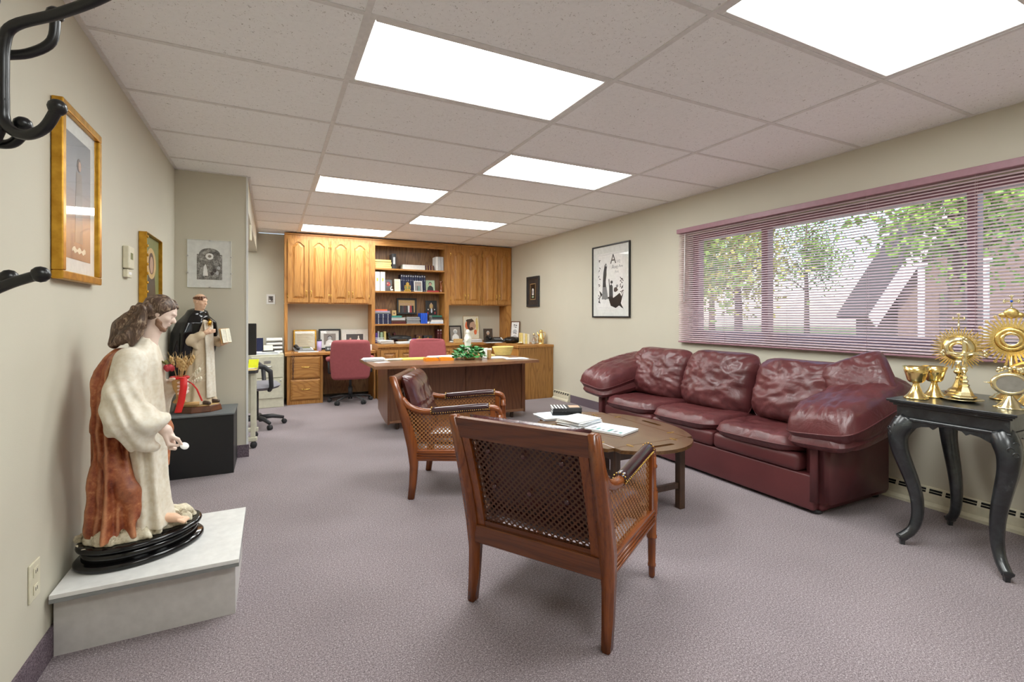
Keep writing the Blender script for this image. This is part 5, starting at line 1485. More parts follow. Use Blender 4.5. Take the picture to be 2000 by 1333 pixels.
# ---------------------------------------------------------------- books, frames and papers
def book(x0, x1, y0, y1, z0, z1, mat, lab, flat=True, group=None, name='book', band=None, rz=0, pages='paper_cream', tilt=0, panel=None):
    """flat: boards lie top and bottom; upright: boards left and right. spine faces -y"""
    cx, cy = (x0 + x1) / 2, (y0 + y1) / 2; w, d, h = x1 - x0, y1 - y0, z1 - z0
    c = .003 if (h if flat else w) > .012 else .0012
    b = MB()
    if flat:
        b.bb(-w / 2, w / 2, -d / 2, d / 2, 0, c).bb(-w / 2, w / 2, -d / 2, d / 2, h - c, h).bb(-w / 2 + .002, w / 2 - .002, -d / 2 + .005, -d / 2 + .005 + c, c, h - c)
        pg = MB().bb(-w / 2 + .004, w / 2 - .004, -d / 2 + .005 + c, d / 2 - .004, c, h - c)
    else:
        b.bb(-w / 2, -w / 2 + c, -d / 2, d / 2, 0, h).bb(w / 2 - c, w / 2, -d / 2, d / 2, 0, h)
        b.prism([(-w / 2, -d / 2 + .006)] + [(-w / 2 * cos(pi * i / 8), -d / 2 + .004 - .006 * sin(pi * i / 8)) for i in range(9)] + [(w / 2, -d / 2 + .006)], 0, h, 'z', smooth=False)
        pg = MB().bb(-w / 2 + c, w / 2 - c, -d / 2 + .003 + c, d / 2 - .004, .004, h - .004)
    o = b.build(name, MT[mat], loc=(cx, cy, z0), rz=(0, tilt, rz), label=lab, cat='book', group=group)
    pg.build('pages', MT[pages], o)
    if band and flat:
        for fx in (-.28, .0, .30): MB().bb(w * fx - .006, w * fx + .006, -d / 2 + .0038, -d / 2 + .005, .003, h - .003).build('spine_band', MT[band], o)
    elif band:
        for fz, fh in ((.05, .03), (.66, .02), (.88, .07)):
            MB().prism([(-w * .34, -d / 2 + .004)] + [(-w * .34 * cos(pi * i / 6), -d / 2 - .0012 - .002 * sin(pi * i / 6)) for i in range(7)] + [(w * .34, -d / 2 + .004)], h * fz, h * (fz + fh), 'z').build('spine_band', MT[band], o)
    if panel: MB().bb(-w / 2 + .003, w / 2 - .003, -d / 2 + .001, -d / 2 + .005, .0045, h - .0045).build('spine_face', MT[panel], o)  # book's own colour; darker board edges round it paint the gap shadow
    return o
def stack(x0, x1, y0, y1, z, items, group=None):
    for i, (h, mat, lab, dx0, dx1, *r) in enumerate(items):
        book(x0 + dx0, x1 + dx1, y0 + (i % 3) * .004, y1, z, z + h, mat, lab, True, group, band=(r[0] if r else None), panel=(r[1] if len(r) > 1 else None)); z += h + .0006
    return z
def paper_stack(name, x, y, z, w, d, h, lab, mat='paper', n=7, seed=1, group=None, cat='papers', rz=0):
    rn = random.Random(seed); t = thing(name, lab, cat, (x, y, z), rz, group)
    for i in range(n):
        hh = h / n
        MB().box((rn.uniform(-.012, .012), rn.uniform(-.012, .012), hh * (i + .5)), (w * rn.uniform(.9, 1), d * rn.uniform(.9, 1), hh * .94), rz=rn.uniform(-.10, .10)).build('sheet', MT[mat if i % 4 else ('paper_blue' if mat == 'paper' else mat)], t)
    return t
def frame(name, w, h, fw, fd, mat, lab, loc, rz=0, lean=0, matw=0, mat_board='mat_board', art=None, cat='picture', glass=True, ry=0):
    """picture facing local -y, standing on z=0 at its lower edge"""
    t = thing(name, lab, cat, loc, (lean, ry, rz))
    b = MB(); f = fw
    for x0, x1, z0, z1 in ((-w / 2, w / 2, 0, f), (-w / 2, w / 2, h - f, h), (-w / 2, -w / 2 + f, f, h - f), (w / 2 - f, w / 2, f, h - f)):
        b.bb(x0, x1, -fd, 0, z0, z1, bev=min(.004, f * .3), seg=2)
    b.build('frame', MT[mat], t)
    MB().bb(-w / 2 + f, w / 2 - f, -fd * .45, -.001, f, h - f).build('mount', MT[mat_board], t)
    y = -fd * .45 - .0006
    if art: art(t, w - 2 * f - 2 * matw, h - 2 * f - 2 * matw, f + matw, y)
    if glass: MB().add([(-w / 2 + f, -fd * .72, f), (w / 2 - f, -fd * .72, f), (w / 2 - f, -fd * .72, h - f), (-w / 2 + f, -fd * .72, h - f)], [(0, 1, 2, 3)]).build('glass', MT['pic_glass'], t)
    return t
def flatpoly(t, name, mat, pts, y):
    n = len(pts); MB().prism(pts, y - .0005, y, 'y').build(name, MT[mat], t)
def rect(x0, x1, z0, z1): return [(x0, z0), (x1, z0), (x1, z1), (x0, z1)]
def blob(cx, cz, rx, rz, n=14, wob=0, seed=0):
    rn = random.Random(seed); return [(cx + rx * cos(2 * pi * i / n) * (1 + rn.uniform(-wob, wob)), cz + rz * sin(2 * pi * i / n) * (1 + rn.uniform(-wob, wob))) for i in range(n)]
def art_person(bg, cloth, skin='photo_skin', hair='photo_dark'):
    def f(t, w, h, z0, y):
        flatpoly(t, 'print', bg, rect(-w / 2, w / 2, z0, z0 + h), y)
        flatpoly(t, 'printed_body', cloth, [(-w * .36, z0), (w * .36, z0), (w * .30, z0 + h * .30), (w * .10, z0 + h * .46), (-w * .10, z0 + h * .46), (-w * .30, z0 + h * .30)], y - .0006)
        flatpoly(t, 'printed_hair', hair, blob(0, z0 + h * .66, w * .19, h * .17, 16), y - .0012)
        flatpoly(t, 'printed_face', skin, blob(.0, z0 + h * .60, w * .15, h * .15, 16), y - .0018)
    return f
def art_group(bg, cols, n=6):
    def f(t, w, h, z0, y):
        flatpoly(t, 'print', bg, rect(-w / 2, w / 2, z0, z0 + h), y)
        for i in range(n):
            x = -w * .42 + w * .84 * (i + .5) / n; c = cols[i % len(cols)]
            flatpoly(t, 'printed_body', c, [(x - w * .075, z0), (x + w * .075, z0), (x + w * .06, z0 + h * .55), (x - w * .06, z0 + h * .55)], y - .0006 - .0003 * (i % 2))
            flatpoly(t, 'printed_face', 'photo_skin', blob(x, z0 + h * (.66 + .04 * (i % 2)), w * .04, h * .09, 10), y - .0014)
    return f
def art_lines(bg='paper_cream', n=9, ink='grey'):
    def f(t, w, h, z0, y):
        flatpoly(t, 'print', bg, rect(-w / 2, w / 2, z0, z0 + h), y)
        for i in range(n): flatpoly(t, 'text_line', ink, rect(-w * .40, w * (.40 - .12 * ((i * 7) % 3)), z0 + h * (.12 + .76 * i / n), z0 + h * (.12 + .76 * i / n) + h * .014), y - .0006)
    return f
def art_noise(bg, blobs):
    def f(t, w, h, z0, y):
        flatpoly(t, 'print', bg, rect(-w / 2, w / 2, z0, z0 + h), y)
        for i, (c, cx, cz, rx, rz) in enumerate(blobs): flatpoly(t, 'printed_shape', c, blob(cx * w, z0 + cz * h, rx * w, rz * h, 14, .12, i), y - .0005 * (i + 1))
    return f
def U(u): return 1.081 + (u - 144) * .000735
YFt = 6.225          # front line of things on the shelves
G = 'books in the oak bookcase'
# --- top shelf
zz = 1.9485
stack(U(150), U(500), YFt, 6.44, zz, [(.033, 'tan', 'pale yellow book, %s of the flat stack on the top shelf' % k, 0, -.01 * (i % 2), None, 'yellow_book') for i, k in enumerate(('lowest', 'second from the bottom', 'third from the bottom', 'uppermost'))], G)  # tan boards stand in for the shaded gaps between the yellow books
o = book(U(506), U(590), YFt, 6.43, zz, zz + .235, 'charcoal', 'dark upright binder beside the yellow books', False, G); MB().bb(-.016, .016, -.1058, -.1026, .07, .18).build('spine_label', MT['light_grey'], o)
book(U(735), U(1222), YFt, 6.45, zz, zz + .074, 'white', 'thick white binder lying flat on the top shelf', True, G)
stack(U(1232), U(1440), YFt + .03, 6.44, zz, [(.026, 'maroon', 'dark maroon book, %s of three stacked on the top shelf' % k, 0, 0, 'tan') for k in ('lowest', 'middle', 'uppermost')], G)
for i in range(3): book(U(1470 + 60 * i), U(1470 + 60 * i + 56), YFt + .01, 6.42, zz, zz + .225, 'light_grey' if i else 'white', 'white slipcased volume on the top shelf, %s from the maroon books' % ('first', 'second', 'third')[i], False, G)
# --- second shelf
zz = 1.5965
for i, (a, c) in enumerate(((150, 246), (262, 356))):
    o = book(U(a), U(c), YFt, 6.46, zz, zz + .295, 'white', 'tall white ring binder, %s' % ('against the bookcase side', 'next to the small red picture')[i], False, G); MB().bb(-.012, .012, -.1208, -.1176, .15, .20).build('spine_label', MT['yellow'], o)
frame('small_painting', .125, .190, .006, .010, 'photo_brown', 'small unframed dark red painting behind the swan figurine', (U(450), 6.30, zz), lean=radians(-8), mat_board='photo_dark', art=art_noise('photo_dark', [('red_book', 0, .62, .26, .2), ('photo_skin', -.1, .66, .10, .08), ('coral', .15, .55, .10, .07), ('photo_brown', 0, .2, .4, .12)]), glass=False)
def swan(X, Y, Z):
    P = (X, Y, Z); d = s_ell(P, (0, 0, .018), (.022, .013, .017))
    d = smin(d, s_chain(P, [(-.014, 0, .022), (-.022, 0, .045), (-.014, 0, .064), (-.004, 0, .066)], [.006, .005, .005, .006], .004), .006)
    return smin(d, s_cap(P, (.0, 0, .066), (.008, 0, .060), .004, .0015), .003)
link('swan_figurine', sdfmesh('swan_figurine', swan, (-.04, -.02, -.004), (.035, .02, .08), .003), MT['white'], None, (U(500), 6.225, zz + .0), label='tiny white china swan on the second shelf', cat='figurine')
frame('standing_card', .095, .195, .004, .006, 'paper_cream', 'cream printed card standing beside the navy volumes', (U(630), 6.262, zz), lean=radians(-5), mat_board='paper_cream', art=art_lines('paper_cream', 12, 'tan'), glass=False, cat='card')
for i in range(11): book(U(712 + 50.5 * i), U(712 + 50.5 * i + 43), 6.30 + .003 * (i % 2), 6.46, zz, zz + .275 - .003 * (i % 3), 'navy', 'navy cloth volume with gilt bands, one of the long matching set', False, 'navy set on the second shelf', band='light_grey')
t = thing('gilt_icon_stand', 'small brass openwork icon standing in front of the navy volumes', 'icon', (U(845), 6.26, zz))
MB().prism([(-.055, 0), (.055, 0), (.055, .02), (.04, .03), (.05, .05), (.05, .10), (.022, .105), (.028, .13), (0, .155), (-.028, .13), (-.022, .105), (-.05, .10), (-.05, .05), (-.04, .03), (-.055, .02)], -.006, .006, 'y').build('plate', MT['brass'], t)
for x in (-.026, .026): MB().prism([(x - .015, .04), (x + .015, .04), (x + .015, .075), (x, .092), (x - .015, .075)], -.0075, -.0062, 'y').build('niche', MT['olive'], t)
frame('white_frame_photo', .135, .172, .012, .012, 'white', 'small white framed family photograph in front of the navy set', (U(1078), 6.250, zz), lean=radians(-7), mat_board='photo_mid', art=art_group('photo_mid', ['grey', 'photo_dark', 'teal'], 4))
book(U(1265), U(1545), YFt, 6.42, zz, zz + .026, 'red_book', 'red book lying under the portrait card', True, G)
frame('portrait_card', .155, .175, .004, .006, 'photo_mid', 'unframed portrait of a person in black on the red book', (U(1385), 6.33, zz + .027), lean=radians(-8), mat_board='photo_mid', art=art_person('green_pale', 'black'), glass=False)
def ang(X, Y, Z):
    P = (X, Y, Z); d = s_chain(P, [(0, 0, .01), (.004, 0, .07), (-.004, 0, .13)], [.026, .016, .018], .02)
    d = smin(d, s_ell(P, (.002, 0, .172), (.014, .014, .018)), .01)
    for s in (-1, 1): d = smin(d, s_chain(P, [(-.002, s * .012, .14), (.02 * s, 0, .165), (.026 * s, 0, .205)], [.008, .006, .004], .005), .008)
    return np.maximum(d, -Z)
link('wooden_figurine', sdfmesh('wooden_figurine', ang, (-.04, -.04, -.004), (.04, .04, .22), .004), MT['mahogany'], None, (U(1598), 6.25, zz), label='carved honey wood figurine with raised arms at the shelf end', cat='figurine')
# --- third shelf
zz = 1.0855
z = stack(U(150), U(490), YFt, 6.44, zz, [(.031, 'navy', 'navy volume with white bands, %s of five flat ones' % k, 0, 0, 'light_grey') for k in ('lowest', 'second', 'third', 'fourth', 'uppermost')]
      + [(.018, 'grey', 'thin grey book above the five navy volumes', 0, -.015), (.014, 'light_grey', 'thin pale booklet over the grey book', 0, -.02), (.012, 'lavender', 'lavender booklet under the orange book', 0, -.02), (.024, 'coral', 'orange book topping the tall navy stack', 0, -.06)], G)
z = stack(U(495), U(790), YFt, 6.40, zz, [(.034, 'maroon', 'maroon book at the bottom beside the navy stack', 0, .012), (.022, 'brown_book', 'brown book over the maroon one', 0, 0), (.042, 'light_grey', 'pale grey boxed book under the green book', 0, 0), (.030, 'teal', 'green book carrying the little icon card', 0, -.055)], G)
frame('icon_card', .064, .080, .003, .005, 'tan', 'tiny golden icon card standing on the green book', (U(568), 6.29, z), lean=radians(-5), mat_board='tan', art=art_noise('tan', [('brown_book', 0, .5, .2, .3), ('photo_skin', 0, .62, .1, .1)]), glass=False, cat='card')
z = stack(U(812), U(1122), YFt, 6.42, zz, [(.018, 'charcoal', 'slim grey book, %s of the six in the low middle stack' % k, .004 * (i % 2), -.006 * (i % 3), None, 'light_grey') for i, k in enumerate(('lowest', 'second', 'third', 'fourth', 'fifth', 'uppermost'))], G)  # charcoal boards paint shadow lines between the grey spines
frame('group_photo', .325, .262, .030, .018, 'black', 'black framed group photograph standing on the middle book stacks', (U(885), 6.42, zz + .150), lean=radians(-4), mat_board='paper', art=art_group('tan', ['black', 'photo_dark', 'maroon', 'charcoal', 'paper', 'red_book'], 7))
for i in range(3): book(U(1130 + 49 * i), U(1130 + 49 * i + 46), YFt, 6.40, zz, zz + .170, 'blue', 'bright blue upright paperback, %s from the grey books' % ('first', 'second', 'third')[i], False, G)
MB().lathe([(.013, 0), (.015, .004), (.017, .032), (.015, .032), (.012, .006)], 16, (U(1300), 6.235, zz)).build('white_cup', MT['white'], label='tiny white cup between the blue paperbacks and the last stack', cat='cup')
z = stack(U(1335), U(1640), YFt, 6.42, zz, [(.030, 'paper_blue', 'blue grey book at the bottom of the stack beside the white cup', 0, 0), (.026, 'white', 'white book second in the stack beside the white cup', .02, 0), (.024, 'grey', 'grey book in the middle of the stack beside the white cup', .035, -.01), (.026, 'charcoal', 'charcoal book under the green one', .03, -.02), (.026, 'green_book', 'dark green book topping the stack beside the white cup', .03, -.02)], G)
frame('dark_painting', .195, .245, .006, .010, 'photo_dark', 'dark unframed devotional painting leaning on the stack with the green topped book', (U(1440), 6.41, z), lean=radians(-5), mat_board='black', art=art_noise('black', [('photo_brown', 0, .5, .26, .34), ('tan', 0, .62, .16, .20), ('photo_skin', 0, .80, .06, .07), ('paper_blue', .02, .30, .07, .18), ('red_book', -.33, .14, .05, .1), ('red_book', .33, .14, .05, .1), ('paper', -.30, .38, .04, .05), ('paper', .30, .38, .04, .05)]), glass=False)
# --- counter under the shelves
zz = CZ + .0008
for i, (u, w, h, m, k) in enumerate(((152, 30, .15, 'lavender', 'pale violet'), (190, 40, .16, 'purple', 'violet'), (236, 30, .185, 'light_grey', 'grey'), (290, 50, .17, 'green_pale', 'pale green'), (345, 26, .175, 'olive', 'olive'), (362, 50, .18, 'yellow_book', 'straw coloured'))):
    book(U(u), U(u + w), 6.34, 6.46, zz, zz + h, m, '%s upright book at the back of the cluttered counter' % k, False, G)
t = thing('wire_basket', 'small white wire basket on the cluttered counter', 'basket', (U(245), 6.27, zz))
b = MB()
for z_ in (.03, .06, .085): b.tube([(-.07, -.05, z_), (.07, -.05, z_), (.07, .05, z_), (-.07, .05, z_)], .002, 5, closed=True)
for i in range(9):
    x = -.07 + .0175 * i; b.tube([(x, -.05, 0.002), (x, -.05, .085)], .0015, 5); b.tube([(x, .05, 0.002), (x, .05, .085)], .0015, 5); b.tube([(x, -.05, .003), (x, .05, .003)], .0015, 5)
b.build('wire_frame', MT['white'], t)
for u, m, k in ((505, 'charcoal', 'charcoal'), (625, 'maroon', 'maroon')): book(U(u), U(u + 38), 6.32, 6.46, zz + .012, zz + .165, m, k + ' book leaning sideways behind the black bag', False, G, tilt=radians(-18 if u < 500 else -18))
paper_stack('paper_pile', U(330), 6.10, zz, .21, .24, .052, 'pile of papers on the counter before the wire basket', seed=2)
paper_stack('paper_pile', U(680), 6.02, zz, .20, .22, .030, 'low pile of papers under the black bag', seed=3)
def bagf(X, Y, Z):
    P = (X, Y, Z); d = s_box(P, (0, 0, .035), (.165, .10, .022), .02); d = smin(d, s_ell(P, (-.03, .0, .055), (.12, .08, .022)), .02)
    return d + .004 * nz3(P, 30, 1, 2)
link('black_bag', sdfmesh('black_bag', bagf, (-.19, -.13, 0), (.19, .13, .1), .008), MT['black'], None, (U(650), 6.17, zz + .050), label='soft black document bag lying across the papers', cat='bag')
paper_stack('paper_pile', U(960), 6.08, zz, .20, .24, .060, 'taller pile of papers with a yellow sheet beside the bag', seed=4)
MB().bb(-.055, .055, -.02, .02, 0, .012).build('purple_ribbon', MT['purple'], loc=(U(960), 6.06, zz + .062), rz=.5, label='folded purple ribbon on the paper pile', cat='ribbon')
MB().bb(-.07, .07, -.05, .05, 0, .012).build('yellow_pad', MT['yellow'], loc=(U(1050), 6.00, zz + .061), rz=-.2, label='small yellow note pad on the paper pile edge', cat='note pad')
for u, w, h, m, k in ((1050, 130, .12, 'brown_book', 'dark wooden box with brass clasp on the counter'), (1215, 190, .105, 'charcoal', 'charcoal leather box on the counter')):
    t = thing('keepsake_box', k, 'box', (U(u + w / 2), 6.34, zz)); W_ = w * .000735
    MB().bb(-W_ / 2, W_ / 2, -.06, .06, 0, h * .7, bev=.004).build('body', MT[m], t); MB().bb(-W_ / 2 - .002, W_ / 2 + .002, -.062, .062, h * .7, h, bev=.005).build('lid', MT[m], t); MB().bb(-.012, .012, -.066, -.061, h * .55, h * .8).build('clasp', MT['brass'], t)
stack(U(1240), U(1510), 6.08, 6.25, zz, [(.020, 'navy', 'navy book lowest before the charcoal box', 0, 0), (.018, 'navy', 'navy book middle before the charcoal box', .008, -.01), (.018, 'charcoal', 'dark book topmost before the charcoal box', 0, -.02)], G)
for u in (1530, 1590): book(U(u), U(u + 48), 6.30, 6.45, zz, zz + .205, 'maroon', 'maroon upright volume at the bookcase end by the spotted box, ' + ('inner one' if u < 1560 else 'touching the side'), False, G, band='light_grey')
paper_stack('paper_pile', 2.33, 6.00, zz, .20, .16, .022, 'thin papers beside the spotted box', seed=6)
# ---------------------------------------------------------------- on the left worktop
zd = LZ + .0008
frame('certificate', .315, .30, .020, .018, 'gilt', 'gilt framed cream certificate on the worktop by the file cabinet', (.11, 6.455, zd), lean=radians(-6), mat_board='paper_cream', art=art_lines('paper_cream', 11, 'tan'))
frame('black_frame_photo', .315, .31, .026, .018, 'black', 'black framed black and white photograph beside the gilt certificate', (.455, 6.44, zd), lean=radians(-6), matw=.045, art=art_person('photo_mid', 'paper', 'light_grey'))
frame('matted_photo', .40, .30, .004, .012, 'mat_board', 'wide unframed matted photograph of two figures, behind the first pink chair', (.822, 6.45, zd), lean=radians(-6), mat_board='mat_board', matw=.07, art=art_noise('photo_dark', [('paper', -.26, .25, .10, .22), ('photo_skin', -.26, .52, .06, .12), ('paper', .22, .3, .11, .28), ('paper', .22, .65, .04, .2)]), glass=False)
def phone(loc, rz, body, lab, hs):
    t = thing('desk_phone', lab, 'phone', loc, rz)
    MB().prism([(-.10, 0), (.10, 0), (.10, .055), (-.10, .012)], -.13, .13, 'x').build('body', MT[body], t)
    inc = Matrix.Translation((0, 0, .034)) @ Matrix.Rotation(radians(12.1), 4, 'X')
    MB().box((.052, .045, .002), (.11, .05, .003), xf=inc).build('display', MT['olive' if body != 'black' else 'charcoal'], t)
    for i in range(4):
        for j in range(6): MB().box((-.005 + .021 * j, .0 - .019 * i, .003), (.015, .012, .005), xf=inc).build('key', MT['light_grey' if body != 'black' else 'grey'], t)
    MB().box((.112, -.01, .003), (.022, .14, .003), xf=inc).build('index_card', MT['paper'], t)
    hb = MB().tube([(-.085, -.09, .040), (-.085, -.06, .056), (-.085, .06, .076), (-.085, .095, .072)], [.020, .016, .016, .022], 10, flat=(1, 1.3)); hb.build('handset', MT[hs], t)
phone((.075, 6.25, zd), radians(8), 'grey', 'grey desk phone with many keys on the worktop by the file cabinet', 'charcoal')
t = thing('tumbler', 'pale pink tumbler with dark lid beside the grey desk phone', 'tumbler', (.285, 6.18, zd))
MB().lathe([(.028, 0), (.030, .004), (.034, .145)], 20).build('cup', MT['lavender'], t); MB().lathe([(.036, .145), (.036, .158), (.028, .165)], 20).build('lid', MT['charcoal'], t)
t = thing('calculator', 'dark printing calculator with paper roll beside the tumbler', 'calculator', (.475, 6.14, zd), radians(-4))
MB().prism([(-.11, 0), (.11, 0), (.11, .055), (-.11, .016)], -.11, .11, 'x').build('body', MT['charcoal'], t)
MB().tube([(-.05, .085, .078), (.05, .085, .078)], .027, 18).build('paper_roll', MT['paper'], t)
inc = Matrix.Translation((0, 0, .034)) @ Matrix.Rotation(radians(10), 4, 'X')
for i in range(4):
    for j in range(6): MB().box((-.075 + .03 * j, -.075 + .026 * i, .003), (.02, .016, .006), xf=inc).build('key', MT['light_grey'], t)
paper_stack('paper_pile', .13, 5.98, zd, .28, .16, .008, 'loose sheets at the worktop edge before the grey phone', n=3, seed=8)
MB().bb(-.02, .02, -.02, .02, 0, .085).build('white_carton', MT['paper'], loc=(.97, 5.98, zd), label='small white carton on the worktop where it meets the bookcase', cat='carton')
b = MB(); rn = random.Random(2)
for k in range(2):
    for i in range(26):
        z = LZ - .03 - .0105 * i; x = -.075 + (.012 if k else -.012) * (1 - i / 30) + .003 * sin(i)
        b.ball((x, 5.836, z), .0052, 6)
b.bb(-.079, -.071, 5.832, 5.840, LZ - .36, LZ - .30).bb(-.086, -.064, 5.832, 5.840, LZ - .335, LZ - .327)
for i in range(8): b.ball((-.087 + .024 * (i % 2), 5.836 + .012 * i, LZ + .006), .0052, 6)
b.build('rosary', MT['brown_book'], label='dark wooden rosary hanging over the worktop edge before the drawers', cat='rosary')
# ---------------------------------------------------------------- on the right counter
zz = CZ + .0008
frame('black_frame_portrait', .235, .265, .022, .016, 'black', 'black framed black and white portrait of a person in white', (2.42, 6.30, zz), rz=radians(6), lean=radians(-10), mat_board='light_grey', art=art_person('photo_mid', 'paper', 'light_grey', 'white'))
frame('pastel_portrait', .285, .395, .006, .010, 'tan', 'large pastel sketch of a bowed head, unframed, on the counter', (2.755, 6.43, zz + .03), rz=radians(-4), lean=radians(-7), mat_board='paper_cream', glass=False,
      art=art_noise('paper_cream', [('coral', -.22, .60, .18, .18), ('brown_book', -.02, .62, .27, .27), ('photo_skin', .10, .58, .20, .20), ('photo_brown', -.08, .80, .24, .08), ('brown_book', .02, .44, .12, .07), ('coral', .26, .28, .10, .12), ('yellow_book', .38, .62, .08, .3)]))
frame('dark_portrait', .165, .205, .008, .012, 'photo_dark', 'small dark portrait photograph behind the black phone', (3.02, 6.32, zz), rz=radians(-6), lean=radians(-8), mat_board='photo_brown', art=art_person('photo_brown', 'black', 'photo_skin', 'light_grey'))
frame('framed_calligraphy', .175, .335, .014, .016, 'walnut', 'narrow walnut framed calligraphy sheet leaning on the window wall', (3.32, 5.90, zz), rz=radians(-58), lean=radians(-7), mat_board='paper', art=art_noise('paper', [('charcoal', -.12, .84, .12, .03), ('charcoal', .14, .82, .12, .03), ('grey', -.1, .74, .10, .02), ('charcoal', .1, .72, .10, .025), ('light_grey', 0, .5, .3, .10), ('charcoal', -.1, .40, .12, .02), ('charcoal', .15, .38, .1, .02), ('light_grey', 0, .2, .3, .08)]))
phone((2.91, 5.80, zz + .02), radians(-14), 'black', 'black desk phone on the counter by the window wall', 'black')
MB().bb(-.16, .16, -.13, .13, 0, .018).build('phone_pad', MT['charcoal'], loc=(2.90, 5.80, zz), rz=radians(-14), label='flat charcoal pad under the black phone', cat='pad')
paper_stack('paper_pile', 2.615, 6.00, zz, .26, .2, .045, 'pile of white papers beside the black phone', seed=9)
paper_stack('paper_pile', 2.80, 5.62, zz, .30, .10, .006, 'few flat sheets along the counter edge', n=3, seed=10)
MB().bb(-.065, .065, -.04, .04, 0, .062, bev=.004).build('spotted_box', MT['tan'], loc=(2.30, 5.86, zz), rz=.05, label='small tan spotted box at the bookcase foot', cat='box')
def clothf(X, Y, Z):
    P = (X, Y, Z); d = s_ell(P, (0, 0, .045), (.135, .09, .052)); d = smin(d, s_ell(P, (.11, -.02, .05), (.05, .06, .045)), .02)
    return np.maximum(d + .008 * nz3(P, 26, 3, 2), -Z)
link('black_cloth', sdfmesh('black_cloth', clothf, (-.17, -.13, -.006), (.19, .13, .12), .008), MT['black'], None, (3.03, 5.42, zz), label='bundled black cloth beside the black phone', cat='cloth')
t = thing('gold_dish', 'tiny gilt dish with trinkets at the counter edge', 'dish', (3.02, 5.12, zz))
MB().lathe([(.0005, .004), (.03, .004), (.055, .014), (.058, .018), (.054, .016), (.03, .008), (.0005, .007)], 24, cap=False).build('plate', MT['gold2'], t)
for i in range(4): MB().ball((.02 * cos(i * 1.7), .02 * sin(i * 1.7), .022), .013, 8).build('trinket', MT['pearl' if i % 2 else 'gold2'], t)
for i in range(4): MB().bb(-.014, .014, -.07, .07, 0, .165 - .006 * i, bev=.002, seg=1).build('candle_box', MT['paper_cream' if i % 2 else 'yellow_book'], loc=(3.075 + .031 * i, 5.20 - .012 * i, zz), rz=-.25, label='upright ivory carton before the cruets, %s from the gold dish' % ('first', 'second', 'third', 'fourth')[i], cat='carton', group='ivory cartons on the counter')
def cruet(x, y, lab):
    t = thing('glass_cruet', lab, 'cruet', (x, y, zz))
    MB().lathe([(.026, 0), (.030, .004), (.034, .03), (.030, .06), (.014, .095), (.012, .12), (.016, .135)], 16).build('body', MT['crystal'], t)
    MB().lathe([(.012, .136), (.016, .146), (.010, .160), (.0005, .166)], 12).build('stopper', MT['gold2'], t)
    MB().tube([(.014, 0, .125), (.045, 0, .115), (.045, 0, .06), (.032, 0, .04)], .0035, 6).build('handle', MT['gold2'], t)
cruet(3.215, 5.05, 'cut glass cruet next to the ivory cartons'); cruet(3.27, 5.13, 'cut glass cruet next to the gold ewer')
t = thing('gold_ewer', 'polished gold ewer with cross on its lid by the window wall', 'ewer', (3.315, 5.00, zz), radians(-50))
MB().lathe([(.046, 0), (.048, .006), (.040, .012), (.038, .02), (.044, .05), (.044, .075), (.036, .12), (.024, .165), (.022, .185), (.028, .195)], 28).build('body', MT['gold'], t)
MB().lathe([(.028, .195), (.024, .205), (.008, .215), (.0005, .218)], 20).build('lid', MT['gold'], t)
MB().bb(-.002, .002, -.002, .002, .216, .245).bb(-.010, .010, -.002, .002, .230, .235).build('lid_cross', MT['silver'], t)
MB().tube([(.024, 0, .175), (.06, 0, .18), (.068, 0, .13), (.042, 0, .07)], .005, 8).build('handle', MT['gold'], t); MB().tube([(-.034, 0, .12), (-.05, 0, .15), (-.062, 0, .19)], [.012, .009, .006], 8).build('spout', MT['gold'], t)
# ---------------------------------------------------------------- on the walnut desk
zk = DZ + .0008
paper_stack('mail_pile', .66, 4.02, zk, .22, .17, .030, 'pile of white mail on the walnut desk corner by the kneehole', seed=11)
paper_stack('mail_pile', .86, 4.00, zk, .17, .13, .014, 'smaller pile of cream mail beside the mail pile', mat='paper_cream', n=4, seed=12)
MB().bb(-.07, .07, -.05, .05, 0, .002).build('loose_card', MT['paper'], loc=(.70, 3.80, zk), rz=.3, label='single white card lying by the mail pile', cat='card')
for i, (x, y, r) in enumerate(((1.21, 3.73, .12), (1.375, 3.705, -.05))):
    MB().prism([(-.075, 0), (.075, 0), (.075, .022), (.055, .032), (-.06, .040), (-.075, .034)], -.035, .035, 'y').build('orange_box', MT['orange'], loc=(x, y, zk), rz=r, label='small orange box on the desk, ' + ('nearer the mail' if i == 0 else 'nearer the ivy'), cat='box', group='orange boxes on the desk')
MB().bb(-.15, .15, -.11, .11, 0, .008).build('yellow_folder', MT['yellow'], loc=(1.10, 4.05, zk), rz=-.1, label='yellow folder lying behind the orange boxes', cat='folder')
paper_stack('desk_papers', 1.45, 4.10, zk, .32, .2, .018, 'white sheets between the yellow folder and the ivy', n=4, seed=13)
